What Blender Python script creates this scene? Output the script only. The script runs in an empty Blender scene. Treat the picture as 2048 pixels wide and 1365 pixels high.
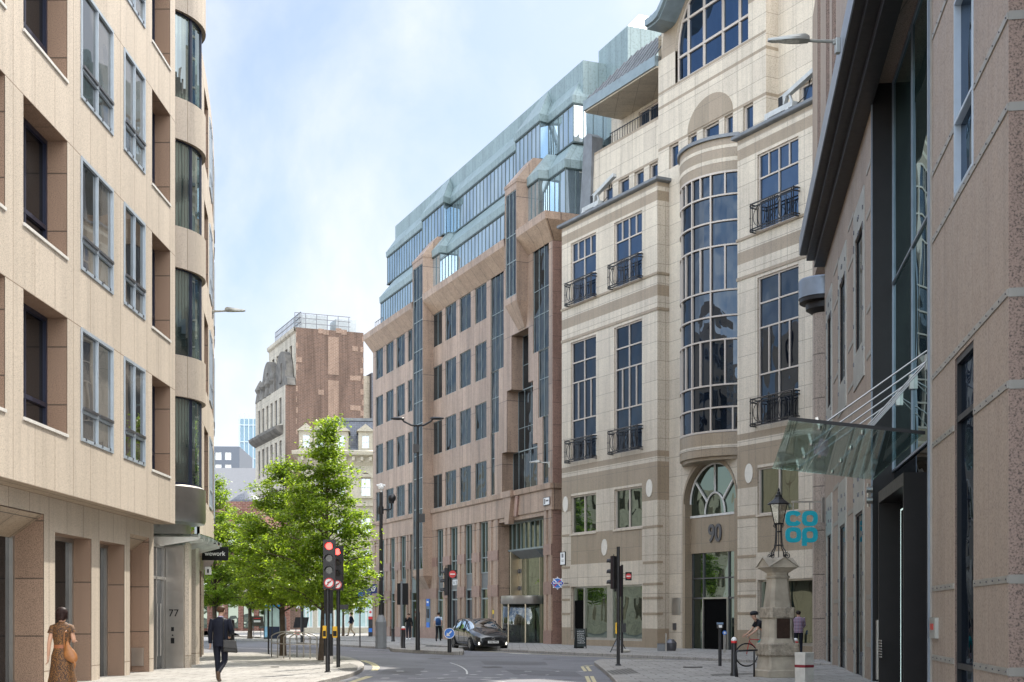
import bpy, math, random
from mathutils import Vector, Matrix
random.seed(11)
sc = bpy.context.scene
col = sc.collection
FPX = 2740.0; CX = 1024.0; HY = 1232.0; CH = 1.65      # lens and eye height worked out from the vanishing points
R = math.radians

def gxy(px, py, z=0.0):
    Y = (CH - z) * FPX / (py - HY)
    return ((px - CX) / FPX * Y, Y)
def xat(px, Y): return (px - CX) / FPX * Y
def zat(py, Y): return CH + (HY - py) / FPX * Y

# ------------------------------------------------------------------ mesh builder
class MB:
    def __init__(s):
        s.v = []; s.f = []; s.m = []; s.uv = {}
    def face(s, pts, mi=0, uv=None):
        b = len(s.v)
        s.v += [tuple(p) for p in pts]
        s.f.append(tuple(range(b, b + len(pts)))); s.m.append(mi)
        if uv: s.uv[len(s.f) - 1] = uv
    def hexa(s, p, mi=0):
        # p: 8 points, bottom ring 0-3 (ccw from above), top ring 4-7
        for q in ((3, 2, 1, 0), (4, 5, 6, 7), (0, 1, 5, 4), (1, 2, 6, 5), (2, 3, 7, 6), (3, 0, 4, 7)):
            s.face([p[i] for i in q], mi)
    def box(s, x0, x1, y0, y1, z0, z1, mi=0):
        s.hexa([(x0, y0, z0), (x1, y0, z0), (x1, y1, z0), (x0, y1, z0), (x0, y0, z1), (x1, y0, z1), (x1, y1, z1), (x0, y1, z1)], mi)
    def bar(s, a, b, w, h=None, mi=0, up=(0, 0, 1)):
        a = Vector(a); b = Vector(b); d = (b - a).normalized(); h = h or w
        u = Vector(up)
        if abs(d.dot(u)) > .98: u = Vector((0, 1, 0))
        x = d.cross(u).normalized() * w / 2; y = x.cross(d).normalized() * h / 2
        s.hexa([a - x - y, a + x - y, b + x - y, b - x - y, a - x + y, a + x + y, b + x + y, b - x + y], mi)
    def tube(s, pts, r, n=8, mi=0, cap=True, closed=False):
        pts = [Vector(p) for p in pts]; N = len(pts)
        rs = r if isinstance(r, (list, tuple)) else [r] * N
        rings = []; px = None
        for i, p in enumerate(pts):
            if closed: d = (pts[(i + 1) % N] - pts[i - 1])
            else: d = (pts[min(i + 1, N - 1)] - pts[max(i - 1, 0)])
            d.normalize()
            if px is None:
                u = Vector((0, 0, 1)) if abs(d.z) < .9 else Vector((1, 0, 0))
                x = d.cross(u).normalized()
            else:
                x = (px - d * px.dot(d)).normalized()
            px = x; y = d.cross(x)
            rings.append([p + (x * math.cos(2 * math.pi * k / n) + y * math.sin(2 * math.pi * k / n)) * rs[i] for k in range(n)])
        b = len(s.v)
        for rg in rings: s.v += [tuple(q) for q in rg]
        M = N if closed else N - 1
        for i in range(M):
            j = (i + 1) % N
            for k in range(n):
                s.f.append((b + i * n + k, b + i * n + (k + 1) % n, b + j * n + (k + 1) % n, b + j * n + k)); s.m.append(mi)
        if cap and not closed:
            s.f.append(tuple(b + k for k in reversed(range(n)))); s.m.append(mi)
            s.f.append(tuple(b + (N - 1) * n + k for k in range(n))); s.m.append(mi)
    def lathe(s, prof, c=(0, 0, 0), n=16, mi=0, a0=0, a1=2 * math.pi, sx=1, sy=1):
        # prof: list of (r, z)
        full = abs(a1 - a0 - 2 * math.pi) < 1e-6
        K = n if full else n + 1
        b = len(s.v)
        for r, z in prof:
            for k in range(K):
                a = a0 + (a1 - a0) * k / n
                s.v.append((c[0] + r * sx * math.cos(a), c[1] + r * sy * math.sin(a), c[2] + z))
        for i in range(len(prof) - 1):
            for k in range(n):
                k2 = (k + 1) % K
                s.f.append((b + i * K + k, b + i * K + k2, b + (i + 1) * K + k2, b + (i + 1) * K + k)); s.m.append(mi)
        if full:
            if prof[0][0] > 1e-5: s.f.append(tuple(b + k for k in reversed(range(K)))); s.m.append(mi)
            if prof[-1][0] > 1e-5: s.f.append(tuple(b + (len(prof) - 1) * K + k for k in range(K))); s.m.append(mi)
    def ball(s, c, r, n=10, mi=0, sz=(1, 1, 1)):
        m = max(4, n // 2)
        pr = [(math.sin(math.pi * i / m), -math.cos(math.pi * i / m) * sz[2]) for i in range(m + 1)]
        s.lathe([(max(a, 1e-4) * r, z * r) for a, z in pr], c, n, mi, sx=sz[0], sy=sz[1])
    def prism(s, poly, z0, z1, mi=0, mis=None):
        n = len(poly)
        A = sum(poly[i][0] * poly[(i + 1) % n][1] - poly[(i + 1) % n][0] * poly[i][1] for i in range(n))
        if A < 0: poly = poly[::-1]
        s.face([(x, y, z1) for x, y in poly], mi)
        s.face([(x, y, z0) for x, y in reversed(poly)], mi)
        for i in range(n):
            a = poly[i]; b = poly[(i + 1) % n]
            s.face([(a[0], a[1], z0), (b[0], b[1], z0), (b[0], b[1], z1), (a[0], a[1], z1)], mi if mis is None else mis)
    def xf(s, M, start=0):
        for i in range(start, len(s.v)): s.v[i] = tuple(M @ Vector(s.v[i]))
    def build(s, name, mats, parent=None, smooth=False, world=False, auto=None, bevel=0, loc=None):
        me = bpy.data.meshes.new(name)
        off = Vector((0, 0, 0))
        if world and parent is not None:
            q = parent
            while q: off += q.location; q = q.parent
        if loc is not None: off = Vector(loc)
        vs = [tuple(Vector(v) - off) for v in s.v] if off.length else s.v
        me.from_pydata(vs, [], s.f)
        if not isinstance(mats, (list, tuple)): mats = [mats]
        for m in mats: me.materials.append(m)
        me.polygons.foreach_set('material_index', s.m)
        uvl = me.uv_layers.new(name='UVMap')
        for p in me.polygons:
            if p.index in s.uv:
                for li, c in zip(p.loop_indices, s.uv[p.index]): uvl.data[li].uv = c
                continue
            n = p.normal
            if abs(n.z) > .9: t = Vector((1, 0, 0)); b = Vector((0, 1, 0))
            else:
                t = Vector((-n.y, n.x, 0)).normalized(); b = n.cross(t)
                if b.z < 0: b = -b
            for li in p.loop_indices:
                c = Vector(s.v[me.loops[li].vertex_index])
                uvl.data[li].uv = (c.dot(t), c.dot(b) if abs(n.z) > .02 else c.z)
        o = bpy.data.objects.new(name, me); col.objects.link(o)
        if loc is not None: o.location = loc
        if smooth:
            me.polygons.foreach_set('use_smooth', [True] * len(me.polygons))
            if auto is not None:
                md = o.modifiers.new('weld', 'WELD'); md.merge_threshold = .0005
                md = o.modifiers.new('es', 'EDGE_SPLIT'); md.split_angle = R(auto)
        if bevel:
            md = o.modifiers.new('weld', 'WELD'); md.merge_threshold = .0005
            md = o.modifiers.new('bv', 'BEVEL'); md.width = bevel; md.segments = 2; md.limit_method = 'ANGLE'; md.angle_limit = R(40)
        if parent is not None: o.parent = parent
        return o

def tag(o, label=None, cat=None, group=None, kind=None):
    if label: o['label'] = label
    if cat: o['category'] = cat
    if group: o['group'] = group
    if kind: o['kind'] = kind
    return o
def thing(name, label, cat, loc=(0, 0, 0), rz=0, group=None):
    o = bpy.data.objects.new(name, None); col.objects.link(o)
    o.location = loc; o.rotation_euler = (0, 0, rz); o.empty_display_size = .2
    return tag(o, label, cat, group)
def clone(root, loc, rz=None, label=None, scale=None):
    def cp(o, par):
        c = o.copy(); col.objects.link(c)
        if par is not None: c.parent = par
        for ch in kids.get(o, []): cp(ch, c)
        return c
    kids = {}
    for o in col.objects:
        if o.parent: kids.setdefault(o.parent, []).append(o)
    c = cp(root, None); c.location = loc
    if rz is not None: c.rotation_euler = (0, 0, rz)
    if label: c['label'] = label
    if scale: c.scale = (scale,) * 3
    return c

# ------------------------------------------------------------------ facade frames: u runs to the right as seen from the street, o outwards
class Fac:
    step = None
    def __init__(s, O, r):
        s.O = Vector((O[0], O[1])); s.r = Vector(r).normalized(); s.n = Vector((s.r.y, -s.r.x))
    def p(s, u, o=0, z=0):
        q = s.O + s.r * u + s.n * o
        return (q.x, q.y, z)
    def u(s, px, o=0, lo=-60, hi=60):
        k = (px - CX) / FPX; P = s.O + s.n * o
        return (k * P.y - P.x) / (s.r.x - k * s.r.y)
    def z(s, px, py, o=0):
        return zat(py, s.p(s.u(px, o), o)[1])
    def us(s, a, b): return [a, b]
class Arc(Fac):
    def __init__(s, C, Rr, a0, sgn=1, step=.6):
        # position = C + R*(cos a, sin a), a = a0 + sgn*u/R ; outward = radial
        s.C = Vector(C); s.R = Rr; s.a0 = a0; s.sg = sgn; s.step = step
    def p(s, u, o=0, z=0):
        a = s.a0 + s.sg * u / s.R
        return (s.C.x + (s.R + o) * math.cos(a), s.C.y + (s.R + o) * math.sin(a), z)
    def us(s, a, b):
        n = max(1, int(math.ceil(abs(b - a) / s.step)))
        return [a + (b - a) * i / n for i in range(n + 1)]

def fquad(mb, F, u0, u1, z0, z1, o=0, mi=0):
    U = F.us(u0, u1)
    for a, b in zip(U, U[1:]):
        mb.face([F.p(a, o, z0), F.p(b, o, z0), F.p(b, o, z1), F.p(a, o, z1)], mi, [(a, z0), (b, z0), (b, z1), (a, z1)])
def fbox(mb, F, u0, u1, o0, o1, z0, z1, mi=0):
    U = F.us(u0, u1)
    for i, (a, b) in enumerate(zip(U, U[1:])):
        mb.hexa([F.p(a, o1, z0), F.p(b, o1, z0), F.p(b, o0, z0), F.p(a, o0, z0), F.p(a, o1, z1), F.p(b, o1, z1), F.p(b, o0, z1), F.p(a, o0, z1)], mi)
def fpoly(mb, F, poly, o0, o1, mi=0, mis=None):
    n = len(poly)
    A = sum(poly[i][0] * poly[(i + 1) % n][1] - poly[(i + 1) % n][0] * poly[i][1] for i in range(n))
    if A < 0: poly = poly[::-1]
    mb.face([F.p(u, o1, z) for u, z in poly], mi, [(u, z) for u, z in poly])
    mb.face([F.p(u, o0, z) for u, z in reversed(poly)], mi)
    for i in range(n):
        a = poly[i]; b = poly[(i + 1) % n]
        mb.face([F.p(a[0], o0, a[1]), F.p(b[0], o0, b[1]), F.p(b[0], o1, b[1]), F.p(a[0], o1, a[1])][::-1], mi if mis is None else mis)
def wall(mb, F, u0, u1, z0, z1, holes=(), o=0, mf=None, zb=(), rm=0, th=None):
    # holes: (ua, ub, za, zb, depth); mf(u,z) -> material index
    us = {u0, u1}; zs = {z0, z1} | {z for z in zb if z0 < z < z1}
    for h in holes: us |= {min(max(h[0], u0), u1), min(max(h[1], u0), u1)}; zs |= {min(max(h[2], z0), z1), min(max(h[3], z0), z1)}
    us = sorted(us); zs = sorted(zs)
    for a, b in zip(us, us[1:]):
        for c, d in zip(zs, zs[1:]):
            if b - a < 1e-5 or d - c < 1e-5: continue
            mu = (a + b) / 2; mz = (c + d) / 2
            if any(h[0] < mu < h[1] and h[2] < mz < h[3] for h in holes): continue
            fquad(mb, F, a, b, c, d, o, mf(mu, mz) if mf else 0)
    for h in holes:
        a, b, c, d, dp = h[:5]
        U = F.us(a, b)
        mb.face([F.p(a, o, c), F.p(a, o - dp, c), F.p(a, o - dp, d), F.p(a, o, d)][::-1], rm, [(0, c), (dp, c), (dp, d), (0, d)][::-1])
        mb.face([F.p(b, o, c), F.p(b, o - dp, c), F.p(b, o - dp, d), F.p(b, o, d)], rm, [(0, c), (dp, c), (dp, d), (0, d)])
        skip = h[5] if len(h) > 5 else ''
        for x, y in zip(U, U[1:]):
            if 'b' not in skip: mb.face([F.p(x, o, c), F.p(y, o, c), F.p(y, o - dp, c), F.p(x, o - dp, c)], rm)
            if 't' not in skip: mb.face([F.p(x, o, d), F.p(y, o, d), F.p(y, o - dp, d), F.p(x, o - dp, d)][::-1], rm)
        for x, y in (h[6] if len(h) > 6 else ()): mb.face([F.p(x, o, d), F.p(y, o, d), F.p(y, o - dp, d), F.p(x, o - dp, d)][::-1], rm)
def window(F, u0, u1, rows, o, parent, gm, fm, fw=.06, fd=.05, mw=None, name='window', world=True, sill=None, vfr=None, edge=True):
    """rows: [(z0,z1,npanes)] from the bottom up. One pane of glass (the window) and a frame child."""
    g = MB(); z0 = rows[0][0]; z1 = rows[-1][1]
    fquad(g, F, u0, u1, z0, z1, o)
    g.uv = {k: v for k, v in g.uv.items()}
    go = g.build(name, gm, parent, world=world)
    f = MB(); mw = mw or fw
    if edge:
        fbox(f, F, u0, u0 + fw, o, o + fd, z0, z1); fbox(f, F, u1 - fw, u1, o, o + fd, z0, z1)
        fbox(f, F, u0 + fw, u1 - fw, o, o + fd, z0, z0 + fw); fbox(f, F, u0 + fw, u1 - fw, o, o + fd, z1 - fw, z1)
    for i, (a, b, n) in enumerate(rows):
        if i: fbox(f, F, u0 + fw, u1 - fw, o, o + fd * .96, a - mw / 2, a + mw / 2)
        la = a + (mw / 2 if i else fw); lb = b - (mw / 2 if i < len(rows) - 1 else fw)
        cuts = [k / n for k in range(1, n)] if isinstance(n, int) else n
        for c in cuts:
            uc = u0 + (u1 - u0) * c
            fbox(f, F, uc - mw / 2, uc + mw / 2, o, o + fd * .92, la, lb)
    if sill: fbox(f, F, u0 - .04, u1 + .04, o, o + sill, z0 - .05, z0 - .002)
    fo = f.build('frame', fm, None, world=False)
    fo.parent = go
    if world and parent is not None:
        off = Vector((0, 0, 0)); q = parent
        while q: off += q.location; q = q.parent
        if off.length:
            for v in fo.data.vertices: v.co -= off
    return go
def sweep(mb, path, prof, mis=0, closed=False, uvs=True, caps=False):
    """path: list of XY points running rightwards as seen from the street; prof: list of (outward, z)."""
    P = [Vector((p[0], p[1])) for p in path]; n = len(P)
    offs = []
    for i in range(n):
        ds = []
        if i > 0 or closed: ds.append((P[i] - P[i - 1]).normalized())
        if i < n - 1 or closed: ds.append((P[(i + 1) % n] - P[i]).normalized())
        ns = [Vector((d.y, -d.x)) for d in ds]
        m = sum(ns, Vector((0, 0))) / len(ns)
        m = m / max(m.length_squared, .2)
        offs.append(m)
    L = [0]
    for i in range(1, n + 1): L.append(L[-1] + (P[i % n] - P[i - 1]).length)
    for i in range(n if closed else n - 1):
        j = (i + 1) % n
        acc = 0
        for k in range(len(prof) - 1):
            (d0, z0), (d1, z1) = prof[k], prof[k + 1]
            seg = math.hypot(d1 - d0, z1 - z0)
            q = []
            for idx, d, z in ((i, d0, z0), (j, d0, z0), (j, d1, z1), (i, d1, z1)):
                w = P[idx] + offs[idx] * d; q.append((w.x, w.y, z))
            mi = mis[k] if isinstance(mis, (list, tuple)) else mis
            mb.face(q, mi, [(L[i], acc), (L[i + 1], acc), (L[i + 1], acc + seg), (L[i], acc + seg)])
            acc += seg
    if caps and not closed:
        for idx, rev in ((0, False), (n - 1, True)):
            q = []
            for d, z in prof:
                w = P[idx] + offs[idx] * d; q.append((w.x, w.y, z))
            mb.face(q[::-1] if rev else q, mis if isinstance(mis, int) else mis[0])

# ------------------------------------------------------------------ materials
def nmat(name):
    m = bpy.data.materials.new(name); m.use_nodes = True
    nt = m.node_tree; b = nt.nodes['Principled BSDF']
    return m, nt, b
def N(nt, t, **kw):
    n = nt.nodes.new(t)
    for k, v in kw.items():
        if k in n.inputs.keys(): n.inputs[k].default_value = v
        else: setattr(n, k, v)
    return n
def mixc(nt, fac, a, b, mode='MIX'):
    n = nt.nodes.new('ShaderNodeMix'); n.data_type = 'RGBA'; n.blend_type = mode
    def put(sock, v):
        if isinstance(v, (int, float)): sock.default_value = v
        elif isinstance(v, (tuple, list)): sock.default_value = (*v[:3], 1)
        else: nt.links.new(v, sock)
    put(n.inputs[0], fac); put(n.inputs[6], a); put(n.inputs[7], b)
    return n.outputs[2]
def ramp(nt, src, stops):
    r = nt.nodes.new('ShaderNodeValToRGB')
    while len(r.color_ramp.elements) < len(stops): r.color_ramp.elements.new(.5)
    for e, (p, c) in zip(r.color_ramp.elements, stops):
        e.position = p; e.color = (*c[:3], 1) if isinstance(c, (tuple, list)) else (c, c, c, 1)
    nt.links.new(src, r.inputs[0]); return r.outputs[0]
def noise(nt, coord, scale, detail=3, vec=None, rough=.6):
    n = N(nt, 'ShaderNodeTexNoise'); n.inputs['Scale'].default_value = scale; n.inputs['Detail'].default_value = detail
    n.inputs['Roughness'].default_value = rough
    if vec:
        mp = N(nt, 'ShaderNodeMapping'); mp.inputs['Scale'].default_value = vec; nt.links.new(coord, mp.inputs[0]); coord = mp.outputs[0]
    nt.links.new(coord, n.inputs['Vector']); return n.outputs[0]
def geo(nt): return nt.nodes.new('ShaderNodeNewGeometry').outputs['Position']
def uvo(nt): return nt.nodes.new('ShaderNodeUVMap').outputs[0]

def stone(name, c1, c2, bw=1.2, bh=.9, mortar=.012, mcol=None, spk=.25, spks=45, stain=.25, rough=.55, off=0., bump=.25, sh=(0, 0), spec=.4, veins=0, gum=0):
    m, nt, b = nmat(name)
    P = geo(nt); U = uvo(nt)
    mp = N(nt, 'ShaderNodeMapping'); mp.inputs['Location'].default_value = (sh[0], sh[1], 0); nt.links.new(U, mp.inputs[0])
    bk = N(nt, 'ShaderNodeTexBrick'); bk.offset = off; bk.inputs['Scale'].default_value = 1
    bk.inputs['Brick Width'].default_value = bw; bk.inputs['Row Height'].default_value = bh
    bk.inputs['Mortar Size'].default_value = mortar; bk.inputs['Mortar Smooth'].default_value = .15
    bk.inputs['Color1'].default_value = (*c1, 1); bk.inputs['Color2'].default_value = (*c2, 1)
    bk.inputs['Mortar'].default_value = (*(mcol or [c * .35 for c in c1]), 1); bk.inputs['Bias'].default_value = 0
    nt.links.new(mp.outputs[0], bk.inputs[0])
    c = bk.outputs[0]
    s = noise(nt, P, spks, 2)
    lo = 1 - spk
    c = mixc(nt, 1, c, ramp(nt, s, [(.33, lo * .8), (.48, 1), (.6, 1 + spk * .35)]), 'MULTIPLY')
    st = noise(nt, P, .55, 5, vec=(1.6, 1.6, .22))
    c = mixc(nt, 1, c, ramp(nt, st, [(.3, 1 - stain), (.52, 1), (.75, 1 + stain * .25)]), 'MULTIPLY')
    st = noise(nt, P, 1.0, 4, vec=(4.5, 4.5, .22))
    c = mixc(nt, 1, c, ramp(nt, st, [(.34, 1 - stain * .75), (.5, 1), (.8, 1 + stain * .2)]), 'MULTIPLY')
    if gum: c = mixc(nt, 1, c, ramp(nt, noise(nt, P, 9, 1), [(.24, .55), (.29, 1)]), 'MULTIPLY')
    if veins:
        v = noise(nt, P, 2.2, 6, vec=(1, 1, 2.5), rough=.7)
        c = mixc(nt, 1, c, ramp(nt, v, [(.38, 1 - veins), (.55, 1.0), (.7, 1 + veins * .5)]), 'MULTIPLY')
    nt.links.new(c, b.inputs['Base Color'])
    rr = noise(nt, P, 3, 3); rm = N(nt, 'ShaderNodeMapRange'); nt.links.new(rr, rm.inputs[0])
    rm.inputs[3].default_value = rough - .1; rm.inputs[4].default_value = rough + .12
    nt.links.new(rm.outputs[0], b.inputs['Roughness']); b.inputs['Specular IOR Level'].default_value = spec
    bp = N(nt, 'ShaderNodeBump'); bp.inputs['Strength'].default_value = bump; bp.inputs['Distance'].default_value = .01
    inv = N(nt, 'ShaderNodeMath', operation='SUBTRACT'); inv.inputs[0].default_value = 1; nt.links.new(bk.outputs['Fac'], inv.inputs[1])
    ad = N(nt, 'ShaderNodeMath', operation='MULTIPLY_ADD'); nt.links.new(s, ad.inputs[0]); ad.inputs[1].default_value = .25; nt.links.new(inv.outputs[0], ad.inputs[2])
    nt.links.new(ad.outputs[0], bp.inputs['Height']); nt.links.new(bp.outputs[0], b.inputs['Normal'])
    return m
def plain(name, c, rough=.5, metal=0, var=.12, vs=4, spec=.5, bump=0, bs=30, coat=0):
    m, nt, b = nmat(name); P = geo(nt)
    n = noise(nt, P, vs, 5)
    cc = mixc(nt, 1, c, ramp(nt, n, [(.3, 1 - var), (.7, 1 + var)]), 'MULTIPLY')
    nt.links.new(cc, b.inputs['Base Color'])
    b.inputs['Metallic'].default_value = metal; b.inputs['Specular IOR Level'].default_value = spec
    rm = N(nt, 'ShaderNodeMapRange'); nt.links.new(noise(nt, P, vs * 2.3, 3), rm.inputs[0])
    rm.inputs[3].default_value = max(0.02, rough - .08); rm.inputs[4].default_value = rough + .08
    nt.links.new(rm.outputs[0], b.inputs['Roughness'])
    if coat: b.inputs['Coat Weight'].default_value = coat; b.inputs['Coat Roughness'].default_value = .04
    if bump:
        bp = N(nt, 'ShaderNodeBump'); bp.inputs['Strength'].default_value = bump; bp.inputs['Distance'].default_value = .01
        nt.links.new(noise(nt, P, bs, 3), bp.inputs['Height']); nt.links.new(bp.outputs[0], b.inputs['Normal'])
    return m
def glass(name, base=(.02, .025, .03), tint=(.75, .82, .88), refl=.3, wob=.02, wsc=.7, blinds=0, bcol=(.3, .3, .28), rough=.01, bper=.09):
    m, nt, b = nmat(name); P = geo(nt); U = uvo(nt)
    c = base
    if blinds:
        w = N(nt, 'ShaderNodeTexWave'); w.bands_direction = 'X'; w.inputs['Scale'].default_value = .314 / bper; w.inputs['Distortion'].default_value = .6
        nt.links.new(U, w.inputs[0])
        k = noise(nt, P, .45, 2)
        f = mixc(nt, 1, ramp(nt, k, [(.42, 0), (.5, 1)]), ramp(nt, w.outputs[0], [(.1, .45), (.5, 1)]), 'MULTIPLY')
        mx = mixc(nt, blinds, (0, 0, 0), f)
        c = mixc(nt, mx, base, bcol)
        nt.links.new(c, b.inputs['Base Color'])
    else:
        c = mixc(nt, ramp(nt, noise(nt, P, .6, 3, vec=(1, 1, .5)), [(.4, 0), (.62, 1)]), base, [x * 2.2 for x in base])
        nt.links.new(c, b.inputs['Base Color'])
    b.inputs['Roughness'].default_value = .5; b.inputs['Specular IOR Level'].default_value = .0
    g = N(nt, 'ShaderNodeBsdfGlossy'); g.inputs['Color'].default_value = (*tint, 1); g.inputs['Roughness'].default_value = rough
    bp = N(nt, 'ShaderNodeBump'); bp.inputs['Strength'].default_value = 1; bp.inputs['Distance'].default_value = wob
    nt.links.new(noise(nt, P, wsc, 1, vec=(1, 1, .8)), bp.inputs['Height']); nt.links.new(bp.outputs[0], g.inputs['Normal'])
    fr = N(nt, 'ShaderNodeFresnel'); fr.inputs[0].default_value = 1.5
    ad = N(nt, 'ShaderNodeMath', operation='MULTIPLY_ADD'); nt.links.new(fr.outputs[0], ad.inputs[0]); ad.inputs[1].default_value = 1 - refl; ad.inputs[2].default_value = refl
    ad.use_clamp = True
    mx = N(nt, 'ShaderNodeMixShader'); nt.links.new(ad.outputs[0], mx.inputs[0]); nt.links.new(b.outputs[0], mx.inputs[1]); nt.links.new(g.outputs[0], mx.inputs[2])
    nt.links.new(mx.outputs[0], nt.nodes['Material Output'].inputs[0])
    return m
def clearglass(name, tint=(.75, .9, .88), op=.25, fm=1.):
    m, nt, b = nmat(name); nt.nodes.remove(b)
    t = N(nt, 'ShaderNodeBsdfTransparent'); t.inputs[0].default_value = (*tint, 1)
    g = N(nt, 'ShaderNodeBsdfGlossy'); g.inputs['Roughness'].default_value = .015; g.inputs[0].default_value = (.9, .95, .95, 1)
    fr = N(nt, 'ShaderNodeFresnel'); fr.inputs[0].default_value = 1.5
    ad = N(nt, 'ShaderNodeMath', operation='MULTIPLY_ADD'); nt.links.new(fr.outputs[0], ad.inputs[0]); ad.inputs[1].default_value = fm; ad.inputs[2].default_value = op; ad.use_clamp = True
    mx = N(nt, 'ShaderNodeMixShader'); nt.links.new(ad.outputs[0], mx.inputs[0]); nt.links.new(t.outputs[0], mx.inputs[1]); nt.links.new(g.outputs[0], mx.inputs[2])
    nt.links.new(mx.outputs[0], nt.nodes['Material Output'].inputs[0]); return m
def emit(name, c, s):
    m, nt, b = nmat(name); b.inputs['Base Color'].default_value = (*c, 1)
    b.inputs['Emission Color'].default_value = (*c, 1); b.inputs['Emission Strength'].default_value = s
    return m
def text(s, size, depth, mat, parent=None, name='lettering', align='CENTER', sx=1, bold=0, spacing=1):
    cu = bpy.data.curves.new(name, 'FONT'); cu.body = s; cu.size = size; cu.extrude = depth / 2; cu.align_x = align; cu.align_y = 'CENTER'
    cu.offset = bold; cu.space_character = spacing
    o = bpy.data.objects.new(name, cu); col.objects.link(o)
    dg = bpy.context.evaluated_depsgraph_get(); me = bpy.data.meshes.new_from_object(o.evaluated_get(dg))
    bpy.data.objects.remove(o); me.materials.clear(); me.materials.append(mat)
    o2 = bpy.data.objects.new(name, me); col.objects.link(o2)
    if parent: o2.parent = parent
    # text stands upright in its local XZ plane, reading left to right along +X, facing -Y
    for v in me.vertices: x, y, z = v.co; v.co = (x * sx, -z, y)
    return o2
def face_dir(F_or_n): return math.atan2(F_or_n[1], F_or_n[0]) + math.pi / 2   # rotation that turns local -Y towards n
SUNSTR = 4.8; SKYSTR = .15; EXPO = .58; CLOUDCOL = (8.7, 8.95, 9.5); SKYOFF = (0.3, .2, .6)
# ------------------------------------------------------------------ camera, sky, sun
cam = bpy.data.cameras.new('camera'); co = bpy.data.objects.new('camera', cam); col.objects.link(co)
co.location = (0, 0, CH); co.rotation_euler = (R(90), 0, 0)
cam.sensor_width = 36; cam.lens = FPX / 2048 * 36; cam.shift_y = (HY - 682.5) / 2048; cam.clip_end = 3000; cam.clip_start = .1
sc.camera = co
SAZ = R(25); SEL = R(49)     # sun azimuth from +Y towards +X, elevation
w = bpy.data.worlds.new('World'); sc.world = w; w.use_nodes = True
nt = w.node_tree; bg = nt.nodes['Background']
sky = nt.nodes.new('ShaderNodeTexSky'); sky.sky_type = 'NISHITA'; sky.sun_disc = False
sky.sun_elevation = SEL; sky.sun_rotation = SAZ; sky.air_density = 1.0; sky.dust_density = 1.5; sky.ozone_density = 1.0
tc = nt.nodes.new('ShaderNodeTexCoord')
def cloud(scale, vec, loc, stops, det=7):
    mp = nt.nodes.new('ShaderNodeMapping'); mp.inputs['Scale'].default_value = vec; mp.inputs['Location'].default_value = loc
    nt.links.new(tc.outputs['Generated'], mp.inputs[0])
    n = nt.nodes.new('ShaderNodeTexNoise'); n.inputs['Scale'].default_value = scale; n.inputs['Detail'].default_value = det; n.inputs['Roughness'].default_value = .55
    n.inputs['Distortion'].default_value = .3
    nt.links.new(mp.outputs[0], n.inputs['Vector'])
    return ramp(nt, n.outputs[0], stops)
c1 = cloud(4.2, (1.5, 1, 1.0), SKYOFF, [(.38, .12), (.52, .5), (.68, .95)])
c2 = cloud(9, (1, 1, .8), (3.1, .4, 1.2), [(.35, .35), (.65, 1)])
# whiter towards the sun side and towards the horizon
sp = nt.nodes.new('ShaderNodeSeparateXYZ'); nt.links.new(tc.outputs['Generated'], sp.inputs[0])
mr = nt.nodes.new('ShaderNodeMapRange'); nt.links.new(sp.outputs[0], mr.inputs[0]); mr.inputs[1].default_value = -.25; mr.inputs[2].default_value = .22; mr.inputs[3].default_value = -.05; mr.inputs[4].default_value = .42
mh = nt.nodes.new('ShaderNodeMapRange'); nt.links.new(sp.outputs[2], mh.inputs[0]); mh.inputs[1].default_value = 0; mh.inputs[2].default_value = .3; mh.inputs[3].default_value = .55; mh.inputs[4].default_value = 0
a1 = nt.nodes.new('ShaderNodeMath'); a1.operation = 'MULTIPLY'; nt.links.new(c1, a1.inputs[0]); nt.links.new(c2, a1.inputs[1])
a2 = nt.nodes.new('ShaderNodeMath'); a2.operation = 'ADD'; nt.links.new(a1.outputs[0], a2.inputs[0]); nt.links.new(mr.outputs[0], a2.inputs[1])
a3 = nt.nodes.new('ShaderNodeMath'); a3.operation = 'ADD'; a3.use_clamp = True; nt.links.new(a2.outputs[0], a3.inputs[0]); nt.links.new(mh.outputs[0], a3.inputs[1])
dim = mixc(nt, 1, sky.outputs[0], (1.0, 1.13, 1.24), 'MULTIPLY')
sc_ = mixc(nt, a3.outputs[0], dim, CLOUDCOL)
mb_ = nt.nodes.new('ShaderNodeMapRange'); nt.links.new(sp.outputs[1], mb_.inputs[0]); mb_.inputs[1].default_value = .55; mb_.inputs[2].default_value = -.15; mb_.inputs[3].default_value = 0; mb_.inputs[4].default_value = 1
gain = mixc(nt, mb_.outputs[0], (.54, .545, .55), (2.6, 2.5, 2.3))  # sky brightened behind the camera as added fill for the shaded facades
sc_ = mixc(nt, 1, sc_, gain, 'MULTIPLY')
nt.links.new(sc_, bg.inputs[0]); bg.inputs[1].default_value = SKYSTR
sl = bpy.data.lights.new('sun', 'SUN'); sl.energy = SUNSTR; sl.angle = R(.55); sl.color = (1, .94, .84)
so = bpy.data.objects.new('sun', sl); col.objects.link(so)
d = Vector((math.sin(SAZ) * math.cos(SEL), math.cos(SAZ) * math.cos(SEL), math.sin(SEL)))
so.rotation_euler = d.to_track_quat('Z', 'Y').to_euler(); so.location = (0, 0, 60)
sc.view_settings.view_transform = 'Standard'; sc.view_settings.look = 'None'; sc.view_settings.exposure = EXPO; sc.view_settings.gamma = 1
sc.view_settings.use_curve_mapping = False
sc.cycles.max_bounces = 7; sc.cycles.transparent_max_bounces = 12; sc.cycles.sample_clamp_indirect = 8
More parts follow.
